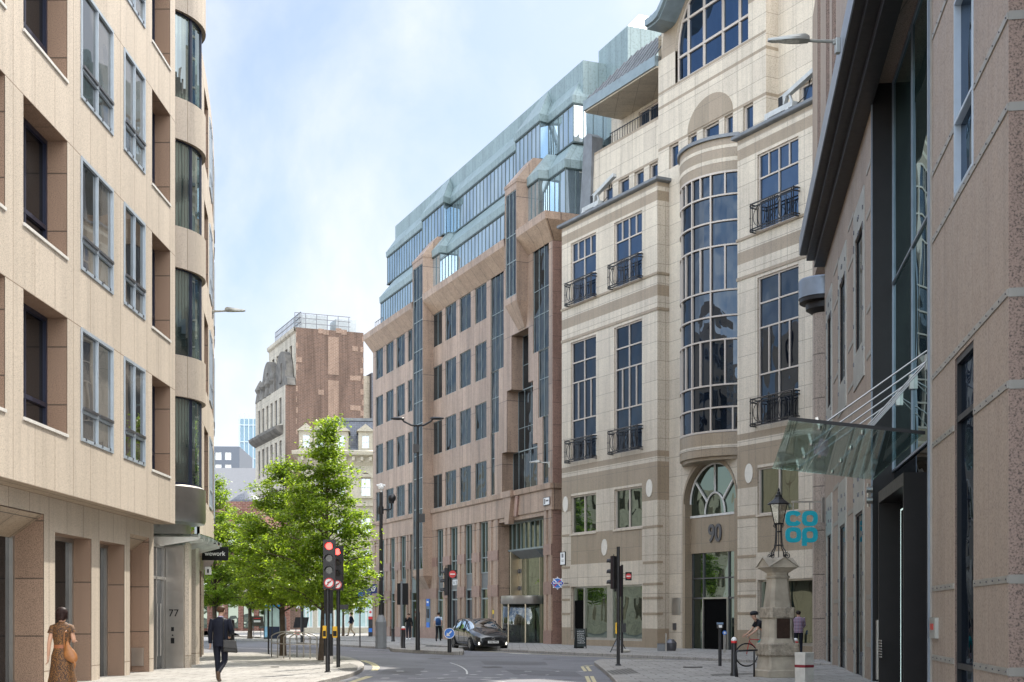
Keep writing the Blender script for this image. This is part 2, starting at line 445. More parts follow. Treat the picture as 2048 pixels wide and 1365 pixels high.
# ------------------------------------------------------------------ shared materials
M = {}
M['gran_pale'] = stone('granite_pale', (.545, .47, .385), (.49, .42, .34), 1.18, 3.73, .013, (.25, .19, .14), .28, 48, .13, .6, sh=(.2, -.47), spec=.35)
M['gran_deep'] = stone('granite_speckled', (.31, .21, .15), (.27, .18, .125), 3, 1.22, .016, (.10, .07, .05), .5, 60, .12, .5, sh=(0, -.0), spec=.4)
M['steel'] = plain('brushed_steel', (.42, .40, .37), .32, .85, .08, 3)
M['steel_dark'] = plain('dark_steel', (.12, .12, .13), .4, .7, .1, 3)
M['alu_blue'] = plain('pale_blue_aluminium', (.40, .46, .52), .4, .3, .06)
M['navy_frame'] = plain('navy_frame', (.015, .02, .045), .4, .1)
M['glassA'] = glass('glass_with_blinds', (.03, .027, .024), (.72, .74, .74), .14, .012, .5, .8, (.20, .18, .155))
M['glass_dark'] = glass('glass_dark', (.008, .008, .009), (.5, .52, .54), .07, .015, .5)
M['glass_bay'] = glass('glass_green_curtain', (.02, .03, .03), (.75, .82, .8), .22, .02, .5, .8, (.16, .2, .17), bper=.12)
M['white_sill'] = plain('pale_sill', (.62, .60, .56), .5)
M['black'] = plain('black_paint', (.006, .006, .007), .4, 0, .2, 6, .3)
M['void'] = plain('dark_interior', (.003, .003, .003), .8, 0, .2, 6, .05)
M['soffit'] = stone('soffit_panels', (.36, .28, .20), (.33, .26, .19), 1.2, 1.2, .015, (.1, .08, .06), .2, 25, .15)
M['white'] = plain('white_paint', (.75, .75, .73), .45, 0, .05)
# building 90
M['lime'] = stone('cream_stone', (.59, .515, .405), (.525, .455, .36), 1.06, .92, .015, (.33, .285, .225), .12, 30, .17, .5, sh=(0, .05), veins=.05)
M['lime_side'] = stone('cream_stone_shade', (.52, .45, .355), (.47, .405, .32), .9, .92, .014, (.27, .23, .18), .16, 24, .16, .5, sh=(0, .05))  # darker copy of the cream stone, shade painted in for returns and reveals
M['brown'] = stone('brown_granite', (.315, .245, .17), (.28, .22, .15), 1.06, 1.25, .010, (.19, .155, .11), .22, 40, .15, .42, spec=.5)
M['cop_lead'] = plain('lead_grey', (.16, .17, .18), .5, .2, .2, 2)
M['copper'] = plain('bluegrey_roof_metal', (.20, .25, .27), .45, .15, .15, 2)
M['frame90'] = plain('beige_window_frame', (.46, .40, .34), .45, 0, .05)
M['glass90'] = glass('glass_blue_mirror', (.006, .010, .018), (.30, .41, .58), .20, .04, .55)
M['glass_bow'] = glass('glass_dark_mirror', (.004, .006, .010), (.30, .36, .44), .09, .06, .8)
M['glass_shop'] = glass('glass_shop', (.004, .007, .006), (.55, .64, .55), .20, .01, .8)
M['iron'] = plain('wrought_iron', (.012, .012, .014), .4, .3, .2, 8)
M['medal'] = plain('pale_medallion', (.62, .58, .50), .5, 0, .08, 8)
# ================================================================== left granite block (77)
A = thing('office_block', 'pale granite office block with deep square openings and a rounded steel-footed bay, number 77', 'office building', (-9.38, 30, 0))
FA = Fac((-9.38, 0), (0, 1))
LV = [0, 1, 2, 3]
rec = [(11.0, 13.6), (14.5, 16.9), (22.75, 25.35), (26.3, 28.9), (35.7, 37.6)]
flu = [(17.6, 19.6), (20.3, 22.1), (29.8, 32.2), (33.1, 35.0)]
SILL, HEAD, PIT = 5.46, 7.93, 3.73
holes = [(a, b, SILL + PIT * k, HEAD + PIT * k, .49) for a, b in rec for k in LV]
holes += [(a, b, SILL + PIT * k, HEAD + PIT * k, .06) for a, b in flu for k in LV]
w1 = MB(); wall(w1, FA, 8, 38.15, 4.2, 20.6, holes, rm=1)
w1.face([FA.p(38.15, 0, 4.2), FA.p(38.15, -1.6, 4.2), FA.p(38.15, -1.6, 20.6), FA.p(38.15, 0, 20.6)], 1)
w1.face([FA.p(8, 0, 0), FA.p(8, -14, 0), FA.p(8, -14, 20.6), FA.p(8, 0, 20.6)][::-1], 0)
w1.build('upper_wall', [M['gran_pale'], M['gran_deep']], A, world=True)
for a, b in rec:
    for k in LV:
        z0, z1 = SILL + PIT * k, HEAD + PIT * k
        window(FA, a, b, [(z0, z0 + .62, 2), (z0 + .62, z1, 2)], -.49, A, M['glass_dark'], M['navy_frame'], .09, .07)
        s = MB(); fbox(s, FA, a - .02, b + .02, -.06, .03, z0 - .05, z0 + .012); s.build('sill', M['white_sill'], A, world=True)
for a, b in flu:
    for k in LV:
        z0, z1 = SILL + PIT * k, HEAD + PIT * k
        g = window(FA, a, b, [(z0, z0 + .66, 2), (z0 + .66, z1, 2)], -.035, A, M['glassA'], M['alu_blue'], .075, .06, .06)
        v = MB(); m_ = (a + b) / 2
        for x0, x1 in ((a + .08, m_ - .06), (m_ + .06, b - .08)): fbox(v, FA, x0, x1, .0, .06, z0 + .69, z0 + .75)
        for i in range(4):
            x = a + (b - a) * (i + .5) / 4; fbox(v, FA, x - .02, x + .02, .02, .045, z0 + .03, z0 + .09)
        v.build('vent', M['steel_dark'], g, world=True)
# rounded bay
BC = (-11.25, 41.0); FBay = Arc(BC, 2.04, R(-90), 1, .18); FG = Arc(BC, 1.88, R(-90), 1, .18)
U1 = 2.04 * R(150); 
for k in range(-1, 4):
    z0 = 8.02 + PIT * k if k >= 0 else None
    if z0:
        bw_ = MB()
        fquad(bw_, FBay, 0, U1, z0, z0 + 1.2, 0, 0)
        for U in (FBay.us(0, U1),):
            for a, b in zip(U, U[1:]):
                bw_.face([FBay.p(a, 0, z0), FBay.p(b, 0, z0), FBay.p(b, -.5, z0), FBay.p(a, -.5, z0)][::-1], 1)
                bw_.face([FBay.p(a, 0, z0 + 1.2), FBay.p(b, 0, z0 + 1.2), FBay.p(b, -.5, z0 + 1.2), FBay.p(a, -.5, z0 + 1.2)], 1)
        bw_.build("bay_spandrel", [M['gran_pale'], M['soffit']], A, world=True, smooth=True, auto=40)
for k in LV:
    z0 = SILL + PIT * k
    go = window(FG, .35, 1.88 * R(148), [(z0, z0 + 2.6, [.27, .43, .62, .8])], 0, A, M['glass_bay'], M['navy_frame'], .07, .05, .09, name='curved_window')
sb = MB(); sb.lathe([(1.6, 3.85), (1.6, 4.35), (2.0, 4.4), (2.04, 4.5), (2.04, 5.42), (1.9, 5.5)], BC + (0,), 48, a0=R(-95), a1=R(70))
sb.build('steel_drum', M['steel'], A, world=True, smooth=True, auto=30)
# wall beyond the bay, curving away
FB = Arc((-167.35, 21.3), 159.0, R(8.57), 1, 1.2)
rec2 = [(.2, 2.3), (5.7, 7.7), (14, 16), (20, 22)]; flu2 = [(3.0, 5.0), (8.4, 10.4), (11, 13), (17, 19)]
holes = [(a, b, SILL + PIT * k, HEAD + PIT * k, .49) for a, b in rec2 for k in LV] + [(a, b, SILL + PIT * k, HEAD + PIT * k, .06) for a, b in flu2 for k in LV]
w2 = MB(); wall(w2, FB, -1.6, 26, 3.9, 19.85, holes, rm=1)
for a, b in zip(FB.us(-1.6, 26), FB.us(-1.6, 26)[1:]):
    w2.face([FB.p(a, 0, 19.85), FB.p(b, 0, 19.85), FB.p(b, -1, 19.85), FB.p(a, -1, 19.85)])
    w2.face([FB.p(a, 0, 3.9), FB.p(b, 0, 3.9), FB.p(b, -1, 3.9), FB.p(a, -1, 3.9)][::-1])
w2.build('curved_wall', [M['gran_pale'], M['gran_deep']], A, world=True)
for a, b in rec2:
    for k in LV: window(FB, a, b, [(SILL + PIT * k, HEAD + PIT * k, 2)], -.49, A, M['glass_dark'], M['navy_frame'], .09, .07)
for a, b in flu2:
    for k in LV: window(FB, a, b, [(SILL + PIT * k, SILL + PIT * k + .66, 2), (SILL + PIT * k + .66, HEAD + PIT * k, 2)], -.03, A, M['glassA'], M['alu_blue'], .08, .07)
g2 = MB(); wall(g2, FB, -1.45, 26, 0, 3.9, [(a, b, .0, 3.3, .45) for a, b in ((-.7, 1.0), (1.8, 3.5), (4.4, 6.2), (7.1, 9), (10, 13), (14, 17), (18, 21))], o=-.4, rm=1)
g2.face([FB.p(-1.45, -.4, 0), FB.p(-1.45, -3, 0), FB.p(-1.45, -3, 3.9), FB.p(-1.45, -.4, 3.9)][::-1], 1)
g2.build('curved_ground_wall', [M['gran_pale'], M['gran_deep']], A, world=True)
for a, b in ((-.7, 1.0), (1.8, 3.5), (4.4, 6.2), (7.1, 9), (10, 13)): window(FB, a, b, [(0, 2.6, 1), (2.6, 3.3, 1)], -.85, A, M['glass_dark'], M['steel_dark'], .08, .05, name='shop_window')
# ground floor
gh = [(9, 12, 0, 3.8, .7), (13, 16.4, 0, 3.8, .7), (17.2, 20.4, 0, 3.46, .5), (21.1, 24.3, 0, 3.8, .7), (25.1, 28.98, 0, 3.8, .7), (29.68, 32.25, 0, 3.46, .5), (32.9, 35.0, 0, 3.46, .5), (35.5, 37.4, 0, 3.78, .5)]
g1 = MB(); wall(g1, FA, 8, 37.85, 0, 4.2, gh, o=-.52, rm=1)
g1.face([FA.p(37.85, -.52, 0), FA.p(37.85, -1.1, 0), FA.p(37.85, -1.1, 4.2), FA.p(37.85, -.52, 4.2)], 1)
g1.build('ground_wall', [M['gran_pale'], M['gran_deep']], A, world=True)
for a, b, c, dd, dp in gh[:-1]: window(FA, a, b, [(0, dd, 1)], -.52 - dp, A, M['glass_dark'], M['steel'], .1, .08, name='ground_window')
bk = MB(); fbox(bk, FA, 35.5, 37.4, -1.1, -1.0, 0, 3.78); bk.build('blind_panel', M['gran_deep'], A, world=True)
# splayed heads over the two wide openings
for a, b in ((25.1, 28.98), (35.5, 37.4)):
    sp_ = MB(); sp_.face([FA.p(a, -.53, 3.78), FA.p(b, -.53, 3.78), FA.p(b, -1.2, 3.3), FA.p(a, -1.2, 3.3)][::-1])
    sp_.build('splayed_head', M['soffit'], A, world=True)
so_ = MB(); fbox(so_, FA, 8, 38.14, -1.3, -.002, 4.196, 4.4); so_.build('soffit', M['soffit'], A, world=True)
rf = MB(); rf.prism([(-9.6, 8), (-9.6, 38), (-10.8, 40), (-10.6, 45), (-14.5, 66), (-24, 66), (-24, 8)], 19.3, 19.8); rf.prism([(-10.6, 37), (-11.4, 44), (-16, 66), (-24, 66), (-24, 8), (-11, 8)], .1, 19.3)
rf.build('roof', M['cop_lead'], A, world=True)
# access hatch on the shaded reveal
h = MB(); h.box(-10.38, -10.05, 37.36, 37.396, .28, .78); h.box(-10.36, -10.07, 37.345, 37.362, .3, .76); h.build('hatch', M['steel'], A, world=True)
# entrance: glazed door screen, intercom pillar
e = MB(); e.face([(-10.22, 37.9, 0), (-10.22, 40.1, 0), (-10.22, 40.1, 3.7), (-10.22, 37.9, 3.7)]); dr = e.build('entrance_door', M['glass_dark'], A, world=True)
e = MB()
for y in (37.95, 38.5, 39.1, 39.95): e.box(-10.22, -10.15, y, y + .06, 0, 3.7)
e.box(-10.22, -10.15, 37.9, 40.1, 2.7, 2.78); e.box(-10.22, -10.15, 37.9, 40.1, 3.62, 3.7)
e.tube([(-10.08, 39.3, .5), (-10.08, 39.3, 2.0)], .02); e.tube([(-10.08, 38.9, .5), (-10.08, 38.9, 2.0)], .02)
fo = e.build('frame', M['steel'], dr, world=True)
pl_ = MB(); pl_.box(-10.18, -9.62, 40.1, 40.5, 0, 3.72); pl_.box(-10.185, -9.615, 40.095, 40.5, 2.02, 2.035)
ip = pl_.build('intercom_pillar', M['steel'], A, world=True, bevel=.01)
t = text('77', .30, .02, M['black'], ip, 'number_77'); t.location = (-9.9 + 9.38, 40.085 - 30, 1.72)
q = MB(); q.box(-9.97, -9.89, 40.07, 40.096, 1.2, 1.32); q.box(-9.95, -9.91, 40.07, 40.096, 1.06, 1.1); q.box(-9.98, -9.88, 40.07, 40.096, .84, 1.0); q.build('call_panel', M['black'], ip, world=True)
pr = MB(); pr.box(-9.62, -9.5, 40.3, 40.6, 0, 3.8); pr.box(-10.4, -9.9, 42.9, 43.4, 0, 3.9); pr.build('entrance_pier', M['gran_pale'], A, world=True)
cn = MB(); cn.prism([(-10.3, 39.3), (-8.95, 39.3), (-9.0, 41), (-9.5, 45.0), (-10.4, 45.0)], 3.98, 4.0)
M['canopy_glass'] = clearglass('canopy_glass', (.82, .93, .9), .18)
ca = cn.build('glass_canopy', M['canopy_glass'], A, world=True)
for i in range(6):
    cb = MB()
    y = 39.5 + i * 1.0; x1 = -9.05 - (.09 * i); x0 = -10.35
    cb.hexa([(x0, y, 3.62), (x1, y, 3.84), (x1, y + .05, 3.84), (x0, y + .05, 3.62), (x0, y, 3.93), (x1, y, 3.93), (x1, y + .05, 3.93), (x0, y + .05, 3.93)])
    cb.tube([(x1 + .03, y + .02, 3.88), (x1 + .03, y + .02, 4.02)], .03)
    cb.build('canopy_bracket', M['white_sill'], ca, world=True)
# hanging sign
S = thing('hanging_sign', 'small black projecting shop sign reading wework beneath the glass canopy', 'sign', (-9.79, 45.2, 3.7))
b_ = MB(); b_.box(-.43, .43, -.05, .05, -.22, .22); b_.build('panel', M['black'], S, bevel=.008)
b_ = MB(); b_.tube([(-.43, 0, .1), (-.75, 0, .1)], .02); b_.tube([(-.43, 0, -.1), (-.75, 0, -.1)], .02); b_.build('bracket', M['steel'], S)
t = text('wework', .215, .012, M['white'], S, 'lettering', sx=.93, bold=.002); t.location = (0, -.058, -.005)
S = thing('hanging_sign', 'small square white flag sign fixed under the black wework sign', 'sign', (-9.98, 45.0, 3.13))
b_ = MB(); b_.box(-.1, .1, -.02, .02, -.13, .13); b_.build('panel', M['white'], S)
b_ = MB(); b_.box(-.03, .03, -.027, -.02, -.07, .05); b_.build('mark', M['black'], S)
# ================================================================== building 90, cream and brown stone
B = thing('office_building', 'cream and brown stone building with curved glazed bow, iron balconies and number 90', 'office building', (6.89, 64.9, 0))
FB9 = Fac((6.89, 64.9), (.4675, -.884)); F = FB9
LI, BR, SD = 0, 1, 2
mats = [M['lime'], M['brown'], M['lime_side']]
def band(u, z):
    if z < 1.04: return BR
    if 16.84 < z < 17.36 or 8.05 < z < 8.98 or 9.22 < z < 9.5 or 21.35 < z < 21.82: return BR
    if z > 22.05: return BR
    return LI
ZB = (1.04, 8.05, 8.98, 9.22, 9.5, 16.84, 17.36, 21.35, 21.82, 22.05)
TALL = [(9.7, 10.92, 2), (10.92, 11.88, 2), (11.88, 13.86, 4), (13.86, 14.9, 2), (14.9, 16.0, 2)]
TOP = [(17.95, 19.25, 2), (19.25, 20.2, 2), (20.2, 21.22, 4)]
def lower(u, z, ua, ub, pans):
    if z < 1.04: return BR
    if 7.15 < z < 8.98 and not any(a - .15 < u < b + .15 for a, b in pans) and (u < pans[0][0] or u > pans[-1][1]): return BR
    if pans[0][0] - .1 < u < pans[-1][1] + .1 and 4.33 < z < 5.93: return BR
    return band(u, z)
def section(u0, u1, wins, name, o=0):
    hs = [(a, b, r[0][0], r[-1][1], .15) for a, b in wins for r in (TALL, TOP)] + [(a, b, 5.93, 7.93, .18) for a, b in wins]
    hs += [(wins[0][0], wins[-1][1], .42, 3.17, .25)]
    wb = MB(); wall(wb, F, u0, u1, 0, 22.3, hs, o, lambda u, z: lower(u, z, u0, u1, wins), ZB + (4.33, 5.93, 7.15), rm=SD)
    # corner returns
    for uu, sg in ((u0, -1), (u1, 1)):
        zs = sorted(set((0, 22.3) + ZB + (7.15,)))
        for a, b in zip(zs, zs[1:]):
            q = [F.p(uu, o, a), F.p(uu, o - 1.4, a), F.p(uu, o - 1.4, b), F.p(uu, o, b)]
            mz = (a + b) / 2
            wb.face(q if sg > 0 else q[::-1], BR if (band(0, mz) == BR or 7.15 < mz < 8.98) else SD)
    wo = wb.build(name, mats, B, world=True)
    # thin dark string courses and pier lines
    st = MB()
    def ring(z0, z1, d, a=u0, b=u1):
        sweep(st, [F.p(a, o - .9)[:2], F.p(a, o)[:2], F.p(b, o)[:2], F.p(b, o - .9)[:2]], [(0.0, z0), (d, z0), (d, z1), (0.0, z1)])
    ring(16.14, 16.28, .035); ring(17.84, 17.95, .05)
    st.build('string_course', M['brown'], B, world=True)
    cr = MB(); sweep(cr, [F.p(u0, o - 1.4)[:2], F.p(u0, o)[:2], F.p(u1, o)[:2], F.p(u1, o - 1.4)[:2]], [(0, 22.22), (.16, 22.26), (.2, 22.3), (.2, 22.42), (.0, 22.44), (-1.5, 22.46)])
    cr.build('coping', M['cop_lead'], B, world=True)
    for z in (1.75, 2.5, 3.17, 4.2, 5.9):
        for a, b in ((u0 - .0, wins[0][0] - .12), (wins[-1][1] + .12, u1)):
            pj = MB(); sweep(pj, [F.p(a, o - .3)[:2], F.p(a, o)[:2], F.p(b, o)[:2], F.p(b, o - .3)[:2]], [(0, z - .055), (.02, z - .055), (.02, z + .055), (0, z + .055)])
            pj.build('pier_band', M['brown'], B, world=True)
    for a, b in wins:
        for r in (TALL, TOP):
            window(F, a, b, r, o - .13, B, M['glass90'] if r is TOP else M['glass_bow'], M['frame90'], .075, .06, .065)
        window(F, a, b, [(5.93, 7.93, 2)], o - .16, B, M['glass_shop'], M['frame90'], .08, .07)
        md = MB(); fbox(md, F, a - .05, b + .05, o, o + .06, 5.85, 5.928); md.build('sill', M['lime'], B, world=True)
    return wo
def balcony(a, b, z0, z1, o=0, name='balcony'):
    m = MB(); a -= .08; b += .08; pr_ = .32
    r_ = .022
    def rail(p, q, rr=r_): m.bar(p, q, rr * 2, rr * 2)
    for z in (z0, z0 + .1, z1 - .14, z1):
        rail(F.p(a, o + pr_, z), F.p(b, o + pr_, z))
        for u in (a, b): rail(F.p(u, o, z), F.p(u, o + pr_, z))
    L = b - a; mid = (a + b) / 2
    us = [a, a + .13, mid - .2, mid - .07, mid + .07, mid + .2, b - .13, b]
    for u in us: rail(F.p(u, o + pr_, z0 - .03), F.p(u, o + pr_, z1 + (.05 if u in (a, b) else 0)), .018)
    for c in (mid - L / 4 + .02, mid + L / 4 - .02):
        hw = L / 4 - .18; zc = (z0 + z1) / 2 - .02; hh = (z1 - z0) / 2 - .12
        for sc_x in (1, .45):
            m.tube([F.p(c + hw * sc_x * math.cos(t * math.pi / 10), o + pr_, zc + hh * math.sin(t * math.pi / 10)) for t in range(20)], .015, 4, closed=True)
        for dx in (-.5, .5): rail(F.p(c + dx * hw, o + pr_, z0 + .1), F.p(c + dx * hw, o + pr_, z1 - .14), .012)
    for u in (a, b):
        for z in (z0 + .05, (z0 + z1) / 2, z1 - .07): m.ball(F.p(u, o + pr_, z), .04, 6)
    return m.build(name, M['iron'], B, world=True)
WL = [(-8.12, -5.58), (-3.84, -1.33)]; WR = [(7.57, 10.24), (12.5, 15.1)]
section(-9.07, 0, WL, 'left_wing'); section(6.18, 16.5, WR, 'right_wing')
for a, b in WL + WR:
    balcony(a, b, 9.68, 10.82); balcony(a, b, 17.92, 19.08)
# shop fronts
def shopfront(u0, u1, z0, z1, cuts, o, name, gm=None):
    g = MB(); fquad(g, F, u0, u1, z0, z1, o); go = g.build(name, gm or M['glass_shop'], B, world=True)
    f = MB()
    fbox(f, F, u0, u1, o, o + .1, z0, z0 + .12); fbox(f, F, u0, u1, o, o + .06, z1 - .08, z1)
    for c in cuts: fbox(f, F, c[0], c[1], o, o + .08, z0 + .12, z1 - .08)
    f.build('frame', M['steel'], go, world=True); return go
shopfront(WL[0][0], WL[1][1], .42, 3.17, [(-8.12, -8.0), (-7.05, -6.9), (-4.75, -4.2), (-1.42, -1.33)], -.22, 'shop_window')
s2 = shopfront(WR[0][0], WR[1][1], .42, 3.17, [(7.57, 7.68), (9.2, 9.28), (12, 12.1)], -.22, 'shop_window')
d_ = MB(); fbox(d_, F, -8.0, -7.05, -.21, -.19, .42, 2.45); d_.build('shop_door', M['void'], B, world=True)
# medallions
md = [(-8.65, 7.55), (-.68, 7.75), (-4.75, 5.1), (7.0, 7.75)]
for u, z in md:
    m_ = MB(); fpoly(m_, F, [(u + .27 * math.cos(k * math.pi / 12), z + .42 * math.sin(k * math.pi / 12)) for k in range(24)], 0, .03); m_.build('medallion', M['medal'], B, world=True)
# centre, set back .66
CO = -.66; uc = 3.24; rr = 2.0; zs = 7.0
c_ = MB()
def cm(u, z):
    return LI
wall(c_, F, 0, 6.18, 0, 22.3, [(1.0, 5.5, 9.0, 22.4, .3), (1.15, 5.33, 0, 8.9, .5)], CO, cm, rm=BR)
c_.build('recessed_wall', mats, B, world=True)
# brown arch surround, sign panel
ar = MB(); NA = 24; ro = 2.09
pts = [(uc + rr * math.cos(math.pi * k / NA), zs - .15 + rr * math.sin(math.pi * k / NA) * .93) for k in range(NA + 1)]
out = [(uc + ro * math.cos(math.pi * k / NA), zs - .15 + (ro + .0) * math.sin(math.pi * k / NA)) for k in range(NA + 1)]
# spandrel of cream stone around the arch
top = MB()
zt = 9.02
for k in range(NA):
    a, b = out[k], out[k + 1]
    top.face([F.p(b[0], CO, b[1]), F.p(a[0], CO, a[1]), F.p(a[0], CO, zt), F.p(b[0], CO, zt)], 0, [(b[0], b[1]), a, (a[0], zt), (b[0], zt)])
top.build('arch_spandrel', mats, B, world=True)
for k in range(NA):
    a, b, c, d4 = pts[k], pts[k + 1], out[k + 1], out[k]
    for o0 in (CO + .03,):
        ar.face([F.p(a[0], o0, a[1]), F.p(d4[0], o0, d4[1]), F.p(c[0], o0, c[1]), F.p(b[0], o0, b[1])])
        ar.face([F.p(a[0], o0, a[1]), F.p(b[0], o0, b[1]), F.p(b[0], CO - .5, b[1]), F.p(a[0], CO - .5, a[1])])
for s_ in (-1, 1):
    x0, x1 = sorted((uc + s_ * ro, uc + s_ * (rr - .12)))
    fbox(ar, F, x0, x1, CO - .5, CO + .03, 0, zs - .15)
ar.build('arch_surround', M['brown'], B, world=True)
sg_ = MB(); fbox(sg_, F, uc - 1.88, uc + 1.88, CO - .5, CO - .3, 4.55, 6.2); fbox(sg_, F, uc - 1.88, uc + 1.88, CO - .5, CO - .26, 6.2, 6.3, 1)
sg_.build('sign_panel', [M['brown'], M['white_sill']], B, world=True)
t = text('90', 1.12, .05, M['steel_dark'], B, 'number_90', sx=.92, bold=.02)
t.location = Vector(F.p(uc + .05, CO - .26, 5.38)) - B.location; t.rotation_euler = (0, 0, face_dir(F.n))
# fanlight
fl = MB(); fan = [(uc + (rr - .1) * math.cos(math.pi * k / NA), zs - .15 + (rr * .93 - .1) * math.sin(math.pi * k / NA)) for k in range(NA + 1)]
fl.face([F.p(u, CO - .35, z) for u, z in [(uc - 1.9, 6.3)] + [(uc - 1.9, zs - .15)] + fan[::-1][1:-1] + [(uc + 1.9, zs - .15), (uc + 1.9, 6.3)]][::-1])
fo = fl.build('fanlight', M['glass_shop'], B, world=True)
fr_ = MB()
o_ = CO - .3
fr_.tube([F.p(uc + .75 * math.cos(math.pi * k / 14), o_, 6.32 + .95 * math.sin(math.pi * k / 14)) for k in range(15)], .045, 6)
for an in (90, 38, 142): fr_.bar(F.p(uc + .75 * math.cos(R(an)), o_, 6.32 + .95 * math.sin(R(an))), F.p(uc + 1.85 * math.cos(R(an)), o_, 6.5 + 2.2 * math.sin(R(an)) * .99), .08, .08)
fr_.tube([F.p(u, o_, z) for u, z in fan], .05, 6)
fr_.build('frame', M['white_sill'], fo, world=True)
# entrance glazing
en = MB(); fquad(en, F, uc - 1.88, uc + 1.88, 0, 4.55, CO - .42); eo = en.build('entrance_glazing', M['glass_shop'], B, world=True)
f = MB()
for u in (-1.84, -.98, .95, 1.84): fbox(f, F, uc + u - .035, uc + u + .035, CO - .42, CO - .36, 0, 4.55)
fbox(f, F, uc - 1.84, uc + 1.84, CO - .42, CO - .36, 3.35, 3.41); fbox(f, F, uc - 1.84, uc + 1.84, CO - .42, CO - .36, 2.42, 2.5)
f.build('frame', M['steel_dark'], eo, world=True)
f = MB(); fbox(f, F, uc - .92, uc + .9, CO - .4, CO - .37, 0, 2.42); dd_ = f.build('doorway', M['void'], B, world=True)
f = MB(); fbox(f, F, uc - .98, uc - .9, CO - .4, CO - .3, 0, 2.5); fbox(f, F, uc + .88, uc + .96, CO - .4, CO - .3, 0, 2.5); fbox(f, F, uc - .9, uc + .88, CO - .4, CO - .3, 2.42, 2.5); f.build('door_frame', M['steel'], dd_, world=True)
# name plaque and keypad on the left recessed pier
f = MB(); fbox(f, F, .25, .95, CO, CO + .02, 1.7, 2.5); pq = f.build('name_plaque', M['steel'], B, world=True)
f = MB(); fbox(f, F, .35, .62, CO, CO + .04, .98, 1.3); f.build('door_entry_panel', M['steel_dark'], B, world=True)
# bow
bs, bh = 2.22, 1.0; Rb = (bs * bs + bh * bh) / (2 * bh)
ctr = F.p(uc, CO + bh - Rb); ha = math.asin(bs / Rb)
an = math.atan2(F.n.y, F.n.x)
FW = Arc(ctr[:2], Rb, an - ha, 1, .3); LW = 2 * ha * Rb
rows = [(9.8, 10.9, [.06, .27, .5, .73, .94]), (10.9, 11.9, [.27, .5, .73]), (11.9, 13.9, [.13, .27, .385, .5, .615, .73, .87]), (13.9, 14.95, [.27, .5, .73]), (14.95, 16.08, [.27, .5, .73]),
        (16.08, 18.07, [.13, .27, .385, .5, .615, .73, .87]), (18.07, 19.15, [.27, .5, .73]), (19.15, 20.3, [.27, .5, .73]), (20.3, 21.35, [.13, .27, .385, .5, .615, .73, .87])]
window(FW, .0, LW, rows, -.1, B, M['glass_bow'], M['frame90'], .09, .1, .07, name='bow_window')
def bring(z0, z1, oo, mi):
    bb = MB()
    fquad(bb, FW, 0, LW, z0, z1, oo, mi)
    for a, b in zip(FW.us(0, LW), FW.us(0, LW)[1:]):
        bb.face([FW.p(a, oo, z0), FW.p(b, oo, z0), FW.p(b, -1.2, z0), FW.p(a, -1.2, z0)][::-1], mi)
        bb.face([FW.p(a, oo, z1), FW.p(b, oo, z1), FW.p(b, -1.2, z1), FW.p(a, -1.2, z1)], mi)
    bb.build('bow_band', [M['lime'], M['brown'], M['cop_lead']], B, world=True, smooth=True, auto=30)
bring(8.75, 9.1, -.0, 1); bring(9.1, 9.24, .02, 0); bring(9.24, 9.78, 0, 1); bring(8.6, 8.75, -.12, 1)
bring(21.35, 21.75, 0, 1); bring(21.75, 21.93, .01, 0); bring(21.93, 22.35, 0, 1); bring(22.35, 22.5, .01, 0); bring(22.5, 22.8, 0, 1); bring(22.8, 22.95, .12, 2)
# gable block above the cornice, same plane as the recess
GU0, GU1 = -.9, 7.31
arc_c = (3.3, 28.35); ar_r = 2.78
small = [(.02, .78, 22.9, 24.0), (1.55, 2.25, 22.9, 24.0), (2.75, 3.95, 22.9, 24.0), (4.35, 4.98, 22.9, 24.0), (5.72, 6.42, 22.9, 24.0)]
gw = MB()
wall(gw, F, GU0, GU1, 22.3, 26.8, [s + (.2,) for s in small], CO, lambda u, z: BR if 23.98 < z < 24.12 or 25.98 < z < 26.12 or z > 26.68 else LI, (23.98, 24.12, 25.98, 26.12, 26.68), rm=SD)
# around the big arched window
for s_ in (-1, 1):
    x0, x1 = sorted((arc_c[0] + s_ * ar_r, GU0 if s_ < 0 else GU1)); wall(gw, F, x0, x1, 26.8, 28.35, (), CO)
NA2 = 28
for k in range(NA2):
    a0_, a1_ = math.pi * k / NA2, math.pi * (k + 1) / NA2
    ia = (arc_c[0] + ar_r * math.cos(a0_), arc_c[1] + ar_r * math.sin(a0_)); ib = (arc_c[0] + ar_r * math.cos(a1_), arc_c[1] + ar_r * math.sin(a1_))
    r2 = ar_r + 1.15
    oa = (arc_c[0] + r2 * math.cos(a0_), arc_c[1] + r2 * math.sin(a0_)); ob = (arc_c[0] + r2 * math.cos(a1_), arc_c[1] + r2 * math.sin(a1_))
    gw.face([F.p(ia[0], CO, ia[1]), F.p(oa[0], CO, oa[1]), F.p(ob[0], CO, ob[1]), F.p(ib[0], CO, ib[1])], BR, [ia, oa, ob, ib])
    gw.face([F.p(ia[0], CO, ia[1]), F.p(ib[0], CO, ib[1]), F.p(ib[0], CO - .25, ib[1]), F.p(ia[0], CO - .25, ia[1])], SD)
    gw.face([F.p(oa[0], CO - .002, oa[1]), F.p(oa[0], CO - .002, 34), F.p(ob[0], CO - .002, 34), F.p(ob[0], CO - .002, ob[1])], LI, [oa, (oa[0], 34), (ob[0], 34), ob])
for uu, sg in ((GU0, -1), (GU1, 1)):
    for a, b in ((22.3, 23.98), (23.98, 24.12), (24.12, 25.98), (25.98, 26.12), (26.12, 29.6)):
        q = [F.p(uu, CO, a), F.p(uu, CO - 2.6, a), F.p(uu, CO - 2.6, b), F.p(uu, CO, b)]
        gw.face(q if sg > 0 else q[::-1], BR if b - a < .2 else SD)
gw.build('gable_wall', mats, B, world=True)
